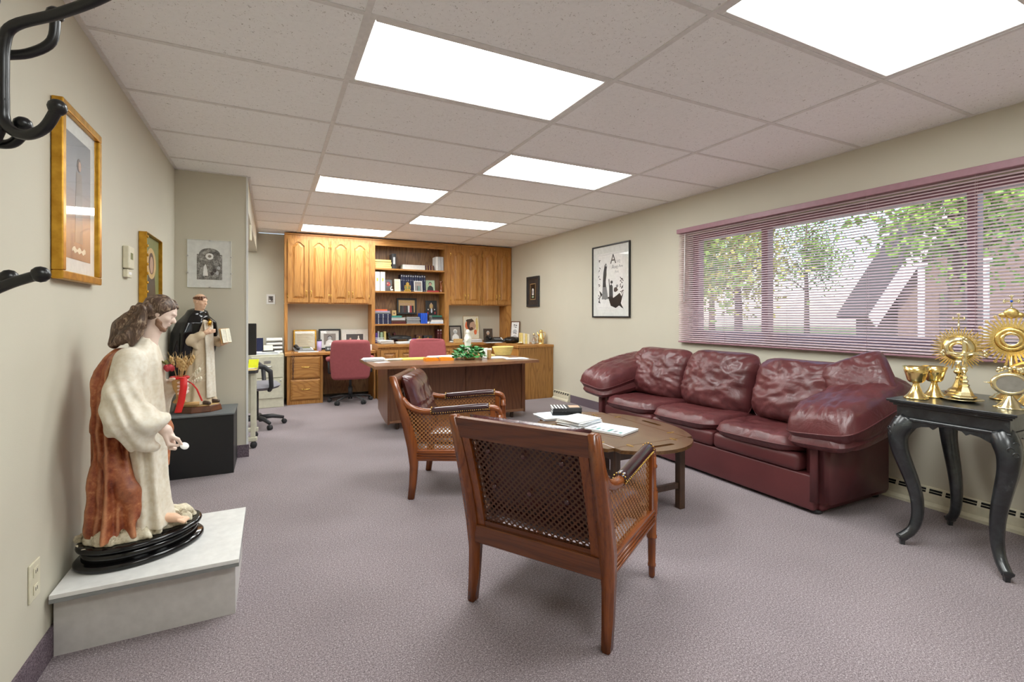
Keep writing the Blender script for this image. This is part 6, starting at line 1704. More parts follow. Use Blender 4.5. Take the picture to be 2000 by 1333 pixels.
# ivy round a white madonna figurine in a low pot
t = thing('ivy_planter', 'low pot of green and variegated ivy on the walnut desk', 'plant', (1.66, 3.74, zk))
MB().lathe([(.055, 0), (.065, .01), (.085, .055), (.088, .065), (.080, .065), (.07, .045)], 20).build('pot', MT['tan'], t)
LEAFV = [(0, 0, 0), (.018, .012, .004), (.030, .026, .0), (.026, .004, .006), (.052, .0, -.004), (.026, -.004, .006), (.030, -.026, 0), (.018, -.012, .004)]
lm = {}
for m in ('leaf', 'leaf_pale'): lm[m] = MB().add(LEAFV, [(0, 1, 3), (1, 2, 3), (3, 2, 4), (0, 3, 5), (3, 4, 5), (0, 5, 7), (5, 6, 7), (5, 4, 6)]).mesh('ivy_leaf')
rn = random.Random(9)
for i in range(150):
    a = rn.random() * 2 * pi; e = rn.uniform(-.25, 1.25); R = .125 * (1 - .06 * e)
    p = Vector((cos(a) * cos(e) * R * 1.15, sin(a) * cos(e) * R, .055 + sin(e) * .085 + rn.uniform(-.01, .01)))
    if p.z < .01: p.z = .012
    o = link('ivy_leaf', lm['leaf_pale' if (rn.random() < .35 and p.z < .09) else 'leaf'], MT['leaf'], t, p)
    if lm['leaf_pale'] == o.data and o.data.materials[0] is MT['leaf']: o.data.materials[0] = MT['leaf_pale']
    o.rotation_euler = (rn.uniform(-.6, .6), rn.uniform(-.3, 1.0) - .2, a + rn.uniform(-.9, .9)); s_ = rn.uniform(.95, 1.5); o.scale = (s_, s_, s_)
b = MB()
for i in range(14):
    a = rn.random() * 2 * pi; b.tube([(0, 0, .05), (cos(a) * .06, sin(a) * .06, .10), (cos(a) * .11, sin(a) * .11, .05 + rn.random() * .05)], .002, 5)
b.build('stems', MT['olive'], t)
def madf(X, Y, Z):
    P = (X, Y, Z)
    d = loft(P, [(0, 0, 0, .034, .034), (.05, 0, 0, .026, .028), (.12, 0, 0, .026, .030), (.165, 0, 0, .028, .036), (.20, 0, 0, .018, .022)], [(9, .06, .4, .5, .12)])
    d = smin(d, s_ell(P, (0, 0, .222), (.020, .020, .026)), .014)
    return smin(d, s_cap(P, (.022, -.010, .150), (.026, .0, .170), .010), .01)
link('madonna_figurine', sdfmesh('madonna_figurine', madf, (-.05, -.05, -.004), (.05, .05, .26), .004), MT['pearl'], None, (1.735, 3.985, zk), -pi / 2, label='white china figurine of a veiled woman behind the ivy', cat='figurine')
MB().lathe([(.038, 0), (.042, .004), (.042, .022), (.036, .026)], 20).build('figurine_stand', MT['pearl'], bpy.data.objects['madonna_figurine'], (0, 0, -.0)); bpy.data.objects['madonna_figurine'].scale = (1.3, 1.3, 1.32)
MB().bb(-.018, .018, -.018, .018, 0, .10, bev=.002, seg=1).build('wood_block', MT['kraft'], loc=(1.885, 3.70, zk), rz=.3, label='small tan wooden block beside the ivy', cat='block')
t = thing('folded_card', 'white folded card standing beside the ivy', 'card', (1.93, 3.88, zk), radians(20))
for s in (-1, 1): MB().box((0, s * .018, .055), (.10, .0015, .115), xf=Matrix.Rotation(s * radians(-10), 4, 'X')).build('leaf_sheet', MT['paper'], t)
MB().bb(-.12, .12, -.09, .09, 0, .014).build('yellow_pad', MT['yellow_book'], loc=(1.99, 4.10, zk), rz=-.2, label='pale yellow legal pad near the wicker basket', cat='note pad')
for i, (x, y, r) in enumerate(((2.00, 3.78, .1), (2.16, 3.56, -.12))): paper_stack('desk_papers', x, y, zk, .26, .19, .006, ('white sheets beside the wicker basket' if i == 0 else 'white sheets on the walnut desk corner by the window wall'), n=3, seed=20 + i, rz=r)
t = thing('wicker_basket', 'small oval wicker basket on the walnut desk', 'basket', (2.25, 4.10, zk))
b = MB()
for k in range(9):
    z = .006 + .0105 * k; R = .085 + .028 * k / 8
    b.tube([(R * 1.15 * cos(a) * (1 + .02 * sin(20 * a + k * pi)), R * .8 * sin(a) * (1 + .02 * sin(20 * a + k * pi)), z) for a in [2 * pi * i / 60 for i in range(60)]], .0055, 6, closed=True)
b.build('woven_sides', MT['yellow_book'], t); MB().lathe([(.0005, .003), (.088, .003), (.088, .008), (.0005, .008)], 24, sx=1.15, sy=.8).build('bottom', MT['yellow_book'], t)
MB().tube([(.116 * 1.15 * cos(a), .116 * .8 * sin(a), .100 + .003 * sin(30 * a)) for a in [2 * pi * i / 60 for i in range(60)]], .008, 6, closed=True).build('braided_rim', MT['yellow_book'], t)
# ---------------------------------------------------------------- on the coffee table
zc = TZ + .0015
o = thing('magazine', 'glossy pale magazine at the edge of the coffee table papers', 'magazine', (1.680, 1.222, zc), radians(22))
MB().bb(-.108, .108, -.14, .14, 0, .012, bev=.001, seg=1).build('page_block', MT['paper'], o); MB().bb(-.110, .110, -.142, .142, .0121, .0131).build('cover', MT['paper_blue'], o)
for i in range(6): MB().bb(-.09 + .0 * i, -.09 + .03 + .02 * (i % 3), -.12 + .042 * i, -.10 + .042 * i, .0132, .0135).build('cover_print', MT['grey' if i % 2 else 'teal'], o)
paper_stack('table_papers', 1.60, 1.485, zc, .24, .22, .040, 'sprawling heap of white papers on the coffee table', n=12, seed=31, rz=.3)
paper_stack('table_papers', 1.56, 1.76, zc, .24, .22, .020, 'white sheets under the black books on the coffee table', n=5, seed=32, rz=-.15)
zb = zc + .022
for i, k in enumerate(('lower', 'upper')):
    o = book(1.545, 1.765, 1.665, 1.805, zb + .026 * i, zb + .026 * i + .025, 'black' if i == 0 else 'charcoal', '%s black and white book on the coffee table papers' % k, True, 'coffee table books', rz=radians(-26 + 3 * i), pages='paper')
    for q in range(5): MB().bb(-.11 + .012 * q * 2, -.11 + .012 * q * 2 + .010, -.07, .07, .0252, .0256).build('cover_stripe', MT['paper'], o)
    if i: MB().bb(.02, .10, -.04, .05, .0252, .0256).build('cover_photo', MT['photo_skin'], o)
    o.location.z = zb + .026 * i
# ---------------------------------------------------------------- pink office chairs
def make_office_chair():
    t = thing('office_chair', '', 'office chair')
    for i in range(5):
        a = 2 * pi * i / 5 + .3
        b = MB().tube([(cos(a) * .03, sin(a) * .03, .095), (cos(a) * .16, sin(a) * .16, .088), (cos(a) * .285, sin(a) * .285, .066)], [.024, .021, .015], 8, flat=(.7, 1.2)).build('base_arm', MT['charcoal'], t)
        c = MB()
        for s in (-1, 1): c.lathe([(.004, -.011), (.026, -.011), (.028, -.004), (.028, .004), (.026, .011), (.004, .011)], 14, xf=Matrix.Translation((cos(a) * .29 - sin(a) * .016 * s, sin(a) * .29 + cos(a) * .016 * s, .028)) @ Matrix.Rotation(a, 4, 'Z') @ Matrix.Rotation(pi / 2, 4, 'X'))
        c.tube([(cos(a) * .285, sin(a) * .285, .03), (cos(a) * .285, sin(a) * .285, .07)], .008, 8).build('caster', MT['rubber'], b)
    MB().tube([(0, 0, .09), (0, 0, .22)], .030, 14).tube([(0, 0, .22), (0, 0, .36)], .018, 12).build('gas_column', MT['charcoal'], t)
    MB().bb(-.10, .10, -.12, .12, .35, .385, bev=.01).build('mechanism', MT['black'], t)
    def seat(u, v, s):
        Uu, Vv = 2 * u - 1, 2 * v - 1; p = max(0, 1 - abs(Uu) ** 5) ** .45 * max(0, 1 - abs(Vv) ** 5) ** .45
        return (.25 * Uu, .25 * Vv, .425 + s * .045 * p - .02 * max(0, Vv) ** 3)
    MB().grid(lambda u, v: seat(u, v, 1), 22, 22).grid(lambda u, v: seat(u, v, -1), 22, 22).build('seat', MT['pink_fabric'], t)
    def back(X, Y, Z):
        y0 = -.25 - .10 * np.clip((Z - .40) / .50, 0, 1) + .05 * np.clip((X / .27) ** 2, 0, 1.5)
        w = .245 + .02 * np.sin((Z - .35) * 6)
        P = (X * .265 / w, Y - y0, Z)
        d = s_box(P, (0, 0, .615), (.265, .050, .270), .05)
        return d
    bk = link('backrest', sdfmesh('backrest', back, (-.31, -.45, .32), (.31, -.10, .92), .014), MT['pink_fabric'], t)
    MB().tube([(-.20, -.305, .855), (0, -.325, .865), (.20, -.305, .855)], .030, 10).build('head_roll', MT['pink_fabric'], bk)
    for s in (-1, 1):
        MB().tube([(s * .285, .12, .62), (s * .285, -.02, .625), (s * .28, -.20, .615)], [.030, .034, .03], 10, flat=(.75, 1.15)).build('arm_pad', MT['pink_fabric'], t)
        MB().tube([(s * .20, .02, .40), (s * .285, .02, .42), (s * .29, .02, .60)], .016, 8).build('arm_post', MT['black'], t)
    return t
oc = make_office_chair(); oc.location = (.655, 5.74, 0); oc.rotation_euler = (0, 0, radians(-7))
oc['label'] = 'dusty pink office chair pulled up to the kneehole worktop'; oc['group'] = 'pink office chairs'
dup(oc, (1.60, 5.02, 0), radians(172), 'dusty pink office chair behind the walnut desk', 'pink office chairs')
# ---------------------------------------------------------------- file cabinet at the alcove mouth
t = thing('file_cabinet', 'putty coloured two drawer metal file cabinet beside the oak desk run', 'file cabinet', (-.585, 5.765, 0))
MB().bb(0, .395, .004, .62, 0, .700, bev=.004, seg=1).build('body', MT['putty'], t)
for z0, z1 in ((.125, .385), (.395, .675)):
    d = MB().bb(.012, .383, -.012, .004, z0, z1, bev=.004, seg=1).build('drawer', MT['putty'], t)
    MB().tube([(.15, -.012, z0 + .15), (.155, -.032, z0 + .15), (.245, -.032, z0 + .15), (.25, -.012, z0 + .15)], .006, 8).build('handle', MT['silver'], d)
    MB().bb(.16, .24, -.016, -.012, z0 + .19, z0 + .225).build('label_holder', MT['silver'], d)
    if z0 < .2: MB().lathe([(.009, 0), (.009, .005)], 10, xf=Matrix.Translation((.355, -.012, z1 - .03)) @ Matrix.Rotation(pi / 2, 4, 'X')).build('lock', MT['silver'], d)
zf = .7008
paper_stack('file_papers', -.39, 5.89, zf, .30, .20, .030, 'grey and white papers covering the file cabinet', seed=41)
zf2 = zf + .031
t = thing('letter_tray', 'stacked white letter trays full of papers on the file cabinet', 'tray', (-.30, 6.20, zf))
for k in range(4):
    MB().bb(-.105, .105, -.15, .15, .004 + .055 * k, .008 + .055 * k).bb(-.107, -.104, -.15, .15, .004 + .055 * k, .046 + .055 * k).bb(.104, .107, -.15, .15, .004 + .055 * k, .046 + .055 * k).build('tray_shelf', MT['light_grey'], t)
    MB().bb(-.098, .098, -.15, .14, .009 + .055 * k, .033 + .055 * k).build('sheets', MT['paper'], t)
book(-.56, -.44, 6.06, 6.20, zf, zf + .21, 'navy', 'navy blue binder standing on the file cabinet', False, None)
t = thing('desk_calendar', 'small desk calendar with black base and yellow edge on the file cabinet', 'calendar', (-.375, 5.92, zf2))
MB().bb(-.075, .075, -.035, .035, 0, .016, bev=.003).build('base', MT['black'], t); MB().prism([(-.03, .017), (.03, .017), (.012, .085), (-.002, .085)], -.055, .055, 'x').build('pages', MT['paper_cream'], t)
# ---------------------------------------------------------------- mobile workstation sticking out of the alcove
t = thing('mobile_workstation', 'putty metal workstation on casters with dark edged top at the alcove opening', 'desk', (-.455, 3.62, 0))
MB().prism([(-.55, -.0), (-.02, .0), (-.002, .03), (.0, .10), (.0, .50), (-.02, .53), (-.55, .53)], .690, .716, 'z').build('top', MT['tan'], t)
MB().prism([(-.55, -.006), (-.018, -.006), (.005, .027), (.007, .10), (.007, .505), (-.018, .537), (-.55, .537)], .688, .7155, 'z').build('edge_band', MT['charcoal'], t)
for y in (.05, .47):
    MB().bb(-.055, -.015, y - .018, y + .018, .06, .688, bev=.003, seg=1).build('leg', MT['putty'], t)
    MB().bb(-.50, .0, y - .022, y + .022, .065, .10, bev=.004, seg=1).build('foot_bar', MT['putty'], t)
    c = MB()
    for s in (-1, 1): c.lathe([(.004, -.010), (.027, -.010), (.029, 0), (.027, .010), (.004, .010)], 14, xf=Matrix.Translation((-.03, y + .015 * s, .029)) @ Matrix.Rotation(pi / 2, 4, 'X'))
    c.tube([(-.03, y, .03), (-.03, y, .066)], .009, 8).build('caster', MT['rubber'], t)
MB().bb(-.54, -.06, .45, .465, .25, .67).build('back_panel', MT['putty_dark'], t)
t = thing('computer_monitor', 'black flat computer monitor seen edge-on at the alcove', 'monitor', (-.60, 4.05, .7165), radians(-8))
MB().bb(-.13, .13, -.012, .012, .110, .420, bev=.005).build('screen_case', MT['black'], t); MB().bb(-.02, .02, .012, .035, .02, .26, bev=.004).build('neck', MT['black'], t); MB().bb(-.09, .09, -.05, .09, 0, .014, bev=.004).build('foot', MT['black'], t)
t = thing('tablet', 'white rimmed tablet standing upright on the workstation', 'tablet', (-.610, 3.72, .7165), radians(-10))
MB().bb(-.075, .075, -.006, .006, .005, .215, bev=.005).build('case', MT['white'], t); MB().bb(-.062, .062, -.0072, -.006, .02, .20).build('screen', MT['black_gloss'], t); MB().prism([(-.01, 0), (.07, 0), (.006, .08)], -.03, .03, 'x').build('stand', MT['white'], t)
MB().box((0, 0, 0), (.085, .004, .085), xf=Matrix.Rotation(radians(-25), 4, 'X')).build('yellow_note', MT['yellow_note'], loc=(-.490, 3.80, .7165 + .045), rz=radians(-12), label='bright yellow sticky note pad propped on the workstation', cat='note')
paper_stack('workstation_papers', -.55, 3.86, .7165, .16, .2, .008, 'white papers with a pen on the workstation', n=3, seed=44)
# grey task chair behind it
t = thing('task_chair', 'grey fabric task chair with black loop arms at the alcove', 'office chair', (-.485, 4.62, 0), radians(-82))
for i in range(5):
    a = 2 * pi * i / 5 + .35
    b = MB().tube([(cos(a) * .03, sin(a) * .03, .10), (cos(a) * .16, sin(a) * .16, .10), (cos(a) * .275, sin(a) * .275, .072)], [.026, .024, .018], 8).build('base_arm', MT['charcoal'], t)
    MB().lathe([(.004, -.02), (.026, -.02), (.028, 0), (.026, .02), (.004, .02)], 14, xf=Matrix.Translation((cos(a) * .28, sin(a) * .28, .028)) @ Matrix.Rotation(a, 4, 'Z') @ Matrix.Rotation(pi / 2, 4, 'X')).build('caster', MT['rubber'], b)
MB().tube([(0, 0, .09), (0, 0, .40)], .022, 12).build('gas_column', MT['charcoal'], t)
def tseat(u, v, s):
    Uu, Vv = 2 * u - 1, 2 * v - 1; cf = corner(Uu, Vv, 3.5); p = max(0, 1 - abs(Uu) ** 4) ** .45 * max(0, 1 - abs(Vv) ** 4) ** .45
    return (.24 * Uu * cf, .23 * Vv * cf, .445 + s * .04 * p + .012 * Vv ** 2)
MB().grid(lambda u, v: tseat(u, v, 1), 22, 22).grid(lambda u, v: tseat(u, v, -1), 22, 22).build('seat', MT['grey_fabric'], t)
def tback(u, v, s):
    Uu, Vv = 2 * u - 1, 2 * v - 1; cf = corner(Uu, Vv, 3.0); p = max(0, 1 - abs(Uu) ** 4) ** .45 * max(0, 1 - abs(Vv) ** 4) ** .45
    return (.20 * Uu * cf, -.24 - .03 * Vv + .04 * Uu ** 2 - s * .028 * p, .72 + .17 * Vv * cf)
MB().grid(lambda u, v: tback(u, v, 1), 20, 20).grid(lambda u, v: tback(u, v, -1), 20, 20).build('backrest', MT['grey_fabric'], t)
MB().tube([(0, -.12, .40), (0, -.26, .42), (0, -.275, .60)], .018, 8).build('back_stem', MT['black'], t)
for s in (-1, 1): MB().tube([(s * .20, .10, .41), (s * .27, .11, .46), (s * .275, .10, .62), (s * .27, .04, .675), (s * .265, -.14, .68)], [.016, .018, .020, .020, .018], 8, flat=(1, 1.3)).build('arm_loop', MT['charcoal'], t)
# ---------------------------------------------------------------- things on the walls
def on_left(y, z, d=0): return (XL + d, y, z)
# frames on the left wall face +x : local -y -> +x
RL = pi / 2
def ghost_figure(t, w, h, z0, y):
    m = NT('faded_print'); v = m.coords((1, 1, 1), rnd=False, gen=True)
    sep = m.n('ShaderNodeSeparateXYZ'); m.l(v, sep.inputs[0])
    m.set(m.ramp(sep.outputs[2], [(0, S((150, 116, 96))), (.32, S((184, 156, 138))), (.62, S((150, 152, 158))), (1, S((118, 124, 132)))]), .4); MT['faded_print'] = m.m
    flatpoly(t, 'print', 'faded_print', rect(-w / 2, w / 2, z0, z0 + h), y)
    flatpoly(t, 'printed_robe', 'photo_mid', [(-w * .16, z0 + h * .14), (w * .16, z0 + h * .14), (w * .13, z0 + h * .5), (w * .11, z0 + h * .72), (-w * .11, z0 + h * .72), (-w * .14, z0 + h * .5)], y - .0006)
    flatpoly(t, 'printed_head', 'photo_brown', blob(0, z0 + h * .785, w * .085, h * .055), y - .0012); flatpoly(t, 'printed_face', 'photo_skin', blob(.004, z0 + h * .778, w * .055, h * .042), y - .0018)
    flatpoly(t, 'printed_scroll', 'paper_cream', [(-w * .28 + w * .56 * i / 10, z0 + h * (.06 + .012 * sin(i * 2.1))) for i in range(11)] + [(w * .28 - w * .56 * i / 10, z0 + h * (.095 + .014 * sin(i * 1.7))) for i in range(11)], y - .0006)
frame('gilt_picture', .445, .655, .032, .034, 'gilt', 'large gilt framed faded print on the wall opposite the window', (XL + .002, 1.135, 1.345), rz=RL, matw=.055, art=ghost_figure)
t = thing('thermostat', 'cream wall thermostat with small display between the gilt picture and the icon', 'thermostat', (XL, 1.90, 1.43), RL)
MB().bb(-.058, .058, -.030, -.001, .035, .155, bev=.006).build('case', MT['cream'], t); MB().bb(-.025, .020, -.0312, -.030, .085, .120).build('display', MT['olive'], t)
MB().bb(-.05, .045, -.022, -.001, -.012, .030, bev=.003).build('lower_cover', MT['cream'], t); MB().bb(-.03, .03, -.0232, -.022, .004, .018).build('caption_strip', MT['paper'], t)
def art_icon(t, w, h, z0, y):
    flatpoly(t, 'print', 'olive', rect(-w / 2, w / 2, z0, z0 + h), y)
    flatpoly(t, 'printed_robe', 'photo_brown', [(-w * .3, z0), (w * .34, z0), (w * .22, z0 + h * .5), (-w * .2, z0 + h * .5)], y - .0006)
    flatpoly(t, 'printed_halo', 'tan', blob(0, z0 + h * .66, w * .3, h * .2, 20), y - .0008); flatpoly(t, 'printed_head', 'brown_book', blob(0, z0 + h * .66, w * .17, h * .14), y - .0012); flatpoly(t, 'printed_face', 'photo_skin', blob(0, z0 + h * .64, w * .11, h * .11), y - .0018)
ic = frame('painted_icon', .46, .50, .004, .040, 'gilt', 'gilt edged painted icon panel beyond the thermostat', (XL + .002, 2.42, 1.215), rz=RL, mat_board='olive', art=art_icon, glass=False)
for i in range(9): MB().ball((-.225, -.042, .03 + .055 * i), (.008, .006, .010), 8).build('gilt_bead', MT['gilt'], ic)
t = thing('wall_outlet', 'cream double outlet plate low on the wall beside the white plinth', 'outlet', (XL, .775, .275), RL)
MB().bb(-.040, .040, -.006, 0, 0, .125, bev=.003, seg=2).build('cover_plate', MT['cream'], t)
for z in (.034, .091):
    o = MB().bb(-.017, .017, -.009, -.006, z - .016, z + .016, bev=.002, seg=1).build('socket', MT['cream'], t)
    for x in (-.006, .006): MB().bb(x - .0012, x + .0012, -.0096, -.009, z - .004, z + .007).build('slot', MT['dark_hole'], o)
# engraving on the partition
def art_engr(t, w, h, z0, y):
    m = NT('engraving_ink'); v = m.coords(rnd=False); n1 = m.noise(v, 26, 4, .7); n2 = m.noise(v, 160, 3, .7)
    k = m.math('ADD', m.math('MULTIPLY', n1, .55), m.math('MULTIPLY', n2, .45)); m.set(m.ramp(k, [(.38, S((52, 50, 48))), (.5, S((120, 118, 114))), (.62, S((196, 194, 188)))]), .6); MT['engr'] = m.m
    zt_ = z0 + h * .80
    pts = [(-w / 2, z0), (w / 2, z0), (w / 2, zt_)] + [(w * .42 * cos(a), zt_ + h * .20 * sin(a)) for a in [pi * i / 12 for i in range(13)]] + [(-w / 2, zt_)]
    flatpoly(t, 'print', 'engr', pts, y)
    flatpoly(t, 'printed_glory', 'paper', blob(0, z0 + h * .74, w * .16, h * .10, 20, .12, 3), y - .0005); flatpoly(t, 'printed_halo_ring', 'photo_mid', blob(0, z0 + h * .74, w * .07, h * .045, 16), y - .0010)
    flatpoly(t, 'printed_figure', 'paper', [(-w * .26, z0 + h * .12), (-w * .06, z0 + h * .12), (-w * .10, z0 + h * .34), (-w * .16, z0 + h * .50), (-w * .24, z0 + h * .40)], y - .0005)
    for i, (x, z) in enumerate(((.2, .3), (.3, .22), (.1, .2), (.36, .38))): flatpoly(t, 'printed_figure', 'light_grey' if i % 2 else 'photo_dark', blob(w * x, z0 + h * z, w * .07, h * .06, 10, .2, i), y - .0005)
en = frame('engraving', .312, .395, .002, .012, 'mat_board', 'arched black and white engraving in a clip frame on the partition', (-.800, YS0 - .001, 1.447), matw=.064, art=art_engr, mat_board='mat_board')
for x, z in ((0, .393), (0, .002), (-.155, .26), (.155, .26), (.155, .12), (-.155, .12)): MB().bb(x - .007, x + .007, -.014, -.001, z - .005, z + .005).build('clip', MT['silver'], en)
frame('small_photo', .115, .145, .008, .012, 'white', 'tiny white framed landscape photo on the back wall beside the oak cabinets', (-.345, YB - .001, 1.38), mat_board='paper', matw=.018, art=art_noise('photo_mid', [('photo_dark', .1, .5, .35, .2), ('paper', -.2, .3, .2, .12), ('charcoal', 0, .8, .4, .1)]))
# pictures on the window wall face -x : local -y -> -x
RR = -pi / 2
def text(t, s, size, x, z, y, mat, name='lettering', rz=0, shear=0):
    cu = bpy.data.curves.new('lettering', 'FONT'); cu.body = s; cu.size = size; cu.extrude = .0003; cu.shear = shear
    tmp = bpy.data.objects.new('tmp', cu); COL.objects.link(tmp)
    dg = bpy.context.evaluated_depsgraph_get(); me = bpy.data.meshes.new_from_object(tmp.evaluated_get(dg))
    bpy.data.objects.remove(tmp); bpy.data.curves.remove(cu)
    me.materials.clear(); o = link(name, me, MT[mat], t, (x, y, z)); o.rotation_euler = (pi / 2, rz, 0); return o
def art_poster(t, w, h, z0, y):
    flatpoly(t, 'print_sheet', 'paper', rect(-w / 2, w / 2, z0, z0 + h), y)
    y1 = y - .0007
    for e, m in ((.012, 'light_grey'), (.022, 'light_grey')):
        b = MB()
        for x0, x1, a, c in ((-w / 2 + e, w / 2 - e, z0 + e, z0 + e + .002), (-w / 2 + e, w / 2 - e, z0 + h - e - .002, z0 + h - e), (-w / 2 + e, -w / 2 + e + .002, z0 + e, z0 + h - e), (w / 2 - e - .002, w / 2 - e, z0 + e, z0 + h - e)): b.bb(x0, x1, y1 - .0004, y1, a, c)
        b.build('printed_border', MT[m], t)
    X = lambda u: w * (u - .5)
    Z = lambda v: z0 + h * v
    # tall veiled figure, children round it, leaves
    flatpoly(t, 'printed_figure', 'charcoal', [(X(.20), Z(.28)), (X(.36), Z(.28)), (X(.33), Z(.50)), (X(.36), Z(.62)), (X(.36), Z(.70)), (X(.38), Z(.78)), (X(.34), Z(.82)), (X(.29), Z(.79)), (X(.24), Z(.66)), (X(.22), Z(.48))], y1)
    flatpoly(t, 'printed_gown', 'grey', [(X(.18), Z(.18)), (X(.42), Z(.18)), (X(.36), Z(.40)), (X(.22), Z(.40))], y1 - .0006)
    flatpoly(t, 'printed_face', 'light_grey', blob(X(.35), Z(.78), w * .03, h * .018), y1 - .0008)
    flatpoly(t, 'printed_figure', 'charcoal', [(X(.46), Z(.20)), (X(.60), Z(.20)), (X(.59), Z(.40)), (X(.55), Z(.44)), (X(.49), Z(.42)), (X(.46), Z(.54)), (X(.44), Z(.53)), (X(.46), Z(.38))], y1)
    flatpoly(t, 'printed_head', 'black', blob(X(.55), Z(.475), w * .045, h * .028), y1)
    flatpoly(t, 'printed_head', 'grey', blob(X(.75), Z(.40), w * .04, h * .026), y1); flatpoly(t, 'printed_figure', 'photo_dark', blob(X(.70), Z(.34), w * .07, h * .045, 12, .2, 2), y1)
    flatpoly(t, 'printed_crowd', 'black', [(X(.08), Z(.34)), (X(.14), Z(.22)), (X(.20), Z(.26)), (X(.30), Z(.17)), (X(.44), Z(.19)), (X(.52), Z(.06)), (X(.70), Z(.02)), (X(.82), Z(.06)), (X(.98), Z(.0)), (X(.88), Z(.10)), (X(.98), Z(.30)), (X(.90), Z(.22)), (X(.84), Z(.28)), (X(.74), Z(.24)), (X(.62), Z(.20)), (X(.46), Z(.22)), (X(.28), Z(.20)), (X(.16), Z(.30))], y1 - .0003)
    rn = random.Random(4)
    b = MB()
    for i in range(34):
        side = i % 2
        u = (.06 + .05 * rn.random()) if side == 0 else (.84 + .12 * rn.random()); v = rn.uniform(.05, .92) if side == 0 else rn.uniform(.2, .55)
        a = rn.random() * pi; L = .022
        b.prism([(X(u) + L * cos(a), Z(v) + L * sin(a)), (X(u) - .007 * sin(a), Z(v) + .007 * cos(a)), (X(u) - L * cos(a), Z(v) - L * sin(a)), (X(u) + .007 * sin(a), Z(v) - .007 * cos(a))], y1 - .0004, y1, 'y')
    b.build('printed_leaves', MT['charcoal'], t, kind='stuff')
    text(t, 'A', .17, X(.50), Z(.80), y1, 'charcoal'); text(t, 've', .085, X(.72), Z(.80), y1, 'light_grey'); text(t, 'Ave', .075, X(.55), Z(.705), y1, 'grey'); text(t, 'Ave', .05, X(.80), Z(.72), y1, 'grey'); text(t, 'Ave', .05, X(.66), Z(.63), y1, 'light_grey')
frame('ink_poster', .735, .905, .018, .022, 'black', 'large black framed ink poster of a veiled figure with children', (XR - .002, 3.435, 1.190), rz=RR, matw=.085, art=art_poster)
def art_small(t, w, h, z0, y):
    flatpoly(t, 'print_border', 'tan', rect(-w / 2, w / 2, z0, z0 + h), y); flatpoly(t, 'print', 'black', rect(-w / 2 + .008, w / 2 - .008, z0 + .008, z0 + h - .008), y - .0006)
    pts = [(-w * .17, z0 + h * .28), (w * .17, z0 + h * .28), (w * .17, z0 + h * .60)] + [(w * .17 * cos(a), z0 + h * .60 + h * .10 * sin(a)) for a in [pi * i / 8 for i in range(9)]] + [(-w * .17, z0 + h * .60)]
    flatpoly(t, 'printed_arch', 'paper', pts, y - .0012); flatpoly(t, 'printed_niche', 'grey', blob(0, z0 + h * .48, w * .07, h * .13), y - .0018); flatpoly(t, 'printed_base', 'green_pale', rect(-w * .17, w * .17, z0 + h * .12, z0 + h * .22), y - .0012)
frame('small_dark_picture', .40, .485, .040, .026, 'charcoal', 'small dark framed arch print near the far corner of the window wall', (XR - .002, 5.40, 1.355), rz=RR, matw=.075, mat_board='charcoal', art=art_small)
# ---------------------------------------------------------------- black metal coat tree close to the lens
t = thing('coat_tree', 'black metal coat tree with ball tipped hooks by the wall opposite the window', 'coat rack', (-.800, -.245, 0))
O_ = Vector((-.800, -.245, 0))
MB().tube([(0, 0, .02), (0, 0, 1.86)], .013, 12).build('pole', MT['black_metal'], t); MB().ball((0, 0, 1.875), .022, 14).build('finial', MT['black_metal'], t)
for i in range(3):
    a = 2 * pi * i / 3 + 2.6; MB().tube([(0, 0, .16), (cos(a) * .10, sin(a) * .10, .14), (cos(a) * .18, sin(a) * .18, .03), (cos(a) * .21, sin(a) * .21, .012)], .010, 8).build('foot', MT['black_metal'], t)
def spl(P, n=5):
    P = [Vector(p) for p in P]; out = []
    for i in range(len(P) - 1):
        p0, p1, p2, p3 = P[max(0, i - 1)], P[i], P[i + 1], P[min(len(P) - 1, i + 2)]
        for k in range(n):
            u = k / n; out.append(.5 * ((2 * p1) + (-p0 + p2) * u + (2 * p0 - 5 * p1 + 4 * p2 - p3) * u * u + (-p0 + 3 * p1 - 3 * p2 + p3) * u ** 3))
    return out + [P[-1]]
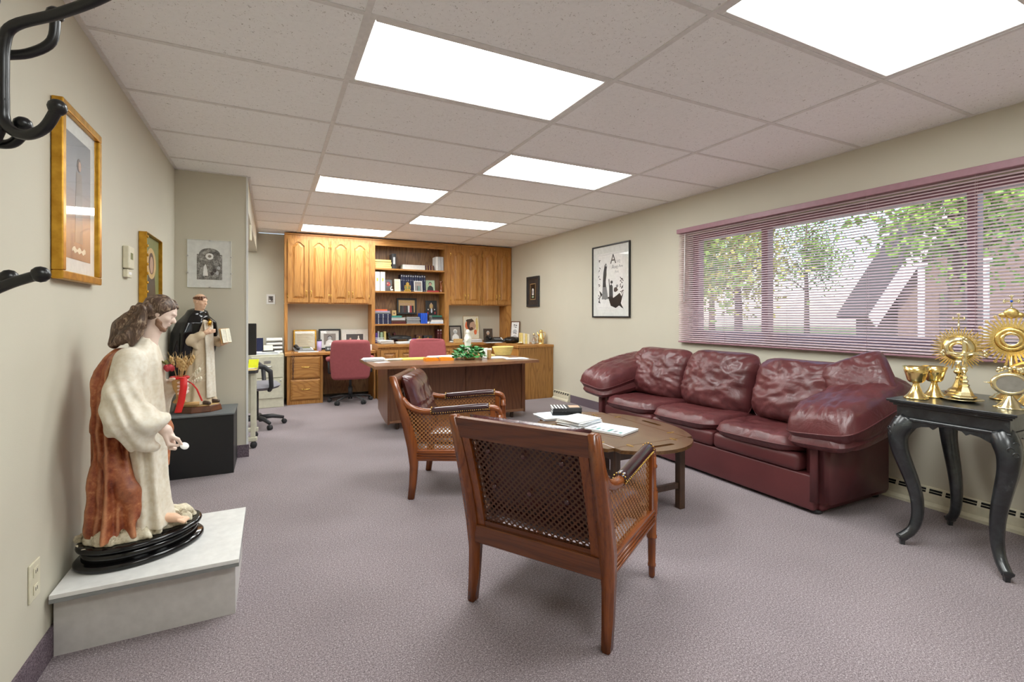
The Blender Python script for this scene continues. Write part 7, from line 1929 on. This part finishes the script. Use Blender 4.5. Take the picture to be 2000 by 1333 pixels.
def hook(pts, tip, rr=.0085, name='hook'):
    o = MB().tube(spl(pts), rr, 10).build(name, MT['black_metal'], t)
    MB().ball(tip, .0135, 12).build('ball_tip', MT['black_metal'], o)
def rel(x, y, z): return (x - O_.x, y - O_.y, z)
# near hook: long upper arm to the room, then down and round to a lower ball
hook([rel(-.798, -.245, 1.50), rel(-.765, -.255, 1.49), rel(-.741, -.267, 1.53), rel(-.739, -.268, 1.60), rel(-.737, -.269, 1.662), rel(-.722, -.276, 1.692), rel(-.66, -.305, 1.712), rel(-.60, -.338, 1.734), rel(-.55, -.36, 1.765)], rel(-.545, -.362, 1.768))
hook([rel(-.739, -.268, 1.57), rel(-.737, -.269, 1.535), rel(-.722, -.277, 1.516), rel(-.700, -.288, 1.511), rel(-.676, -.300, 1.523), rel(-.660, -.308, 1.550)], rel(-.658, -.309, 1.556))
hook([rel(-.798, -.243, 1.53), rel(-.770, -.235, 1.508), rel(-.742, -.240, 1.504), rel(-.725, -.246, 1.518), rel(-.722, -.248, 1.536)], rel(-.721, -.248, 1.538), .008)
hook([rel(-.798, -.243, 1.62), rel(-.765, -.225, 1.655), rel(-.725, -.215, 1.675), rel(-.695, -.212, 1.705), rel(-.690, -.212, 1.75)], rel(-.69, -.212, 1.755), .008)
hook([rel(-.798, -.243, 1.225), rel(-.765, -.258, 1.246), rel(-.725, -.276, 1.266), rel(-.686, -.295, 1.279)], rel(-.683, -.296, 1.280))
hook([rel(-.798, -.24, 1.24), rel(-.775, -.245, 1.262), rel(-.745, -.250, 1.274), rel(-.738, -.252, 1.276)], rel(-.737, -.252, 1.276), .008)
hook([rel(-.802, -.247, 1.24), rel(-.83, -.20, 1.27), rel(-.86, -.17, 1.28)], rel(-.862, -.168, 1.281)); hook([rel(-.802, -.247, 1.50), rel(-.84, -.19, 1.52), rel(-.86, -.17, 1.58)], rel(-.86, -.17, 1.59))
hook([rel(-.798, -.243, 1.66), rel(-.775, -.258, 1.715), rel(-.760, -.262, 1.735)], rel(-.757, -.263, 1.736), .008)
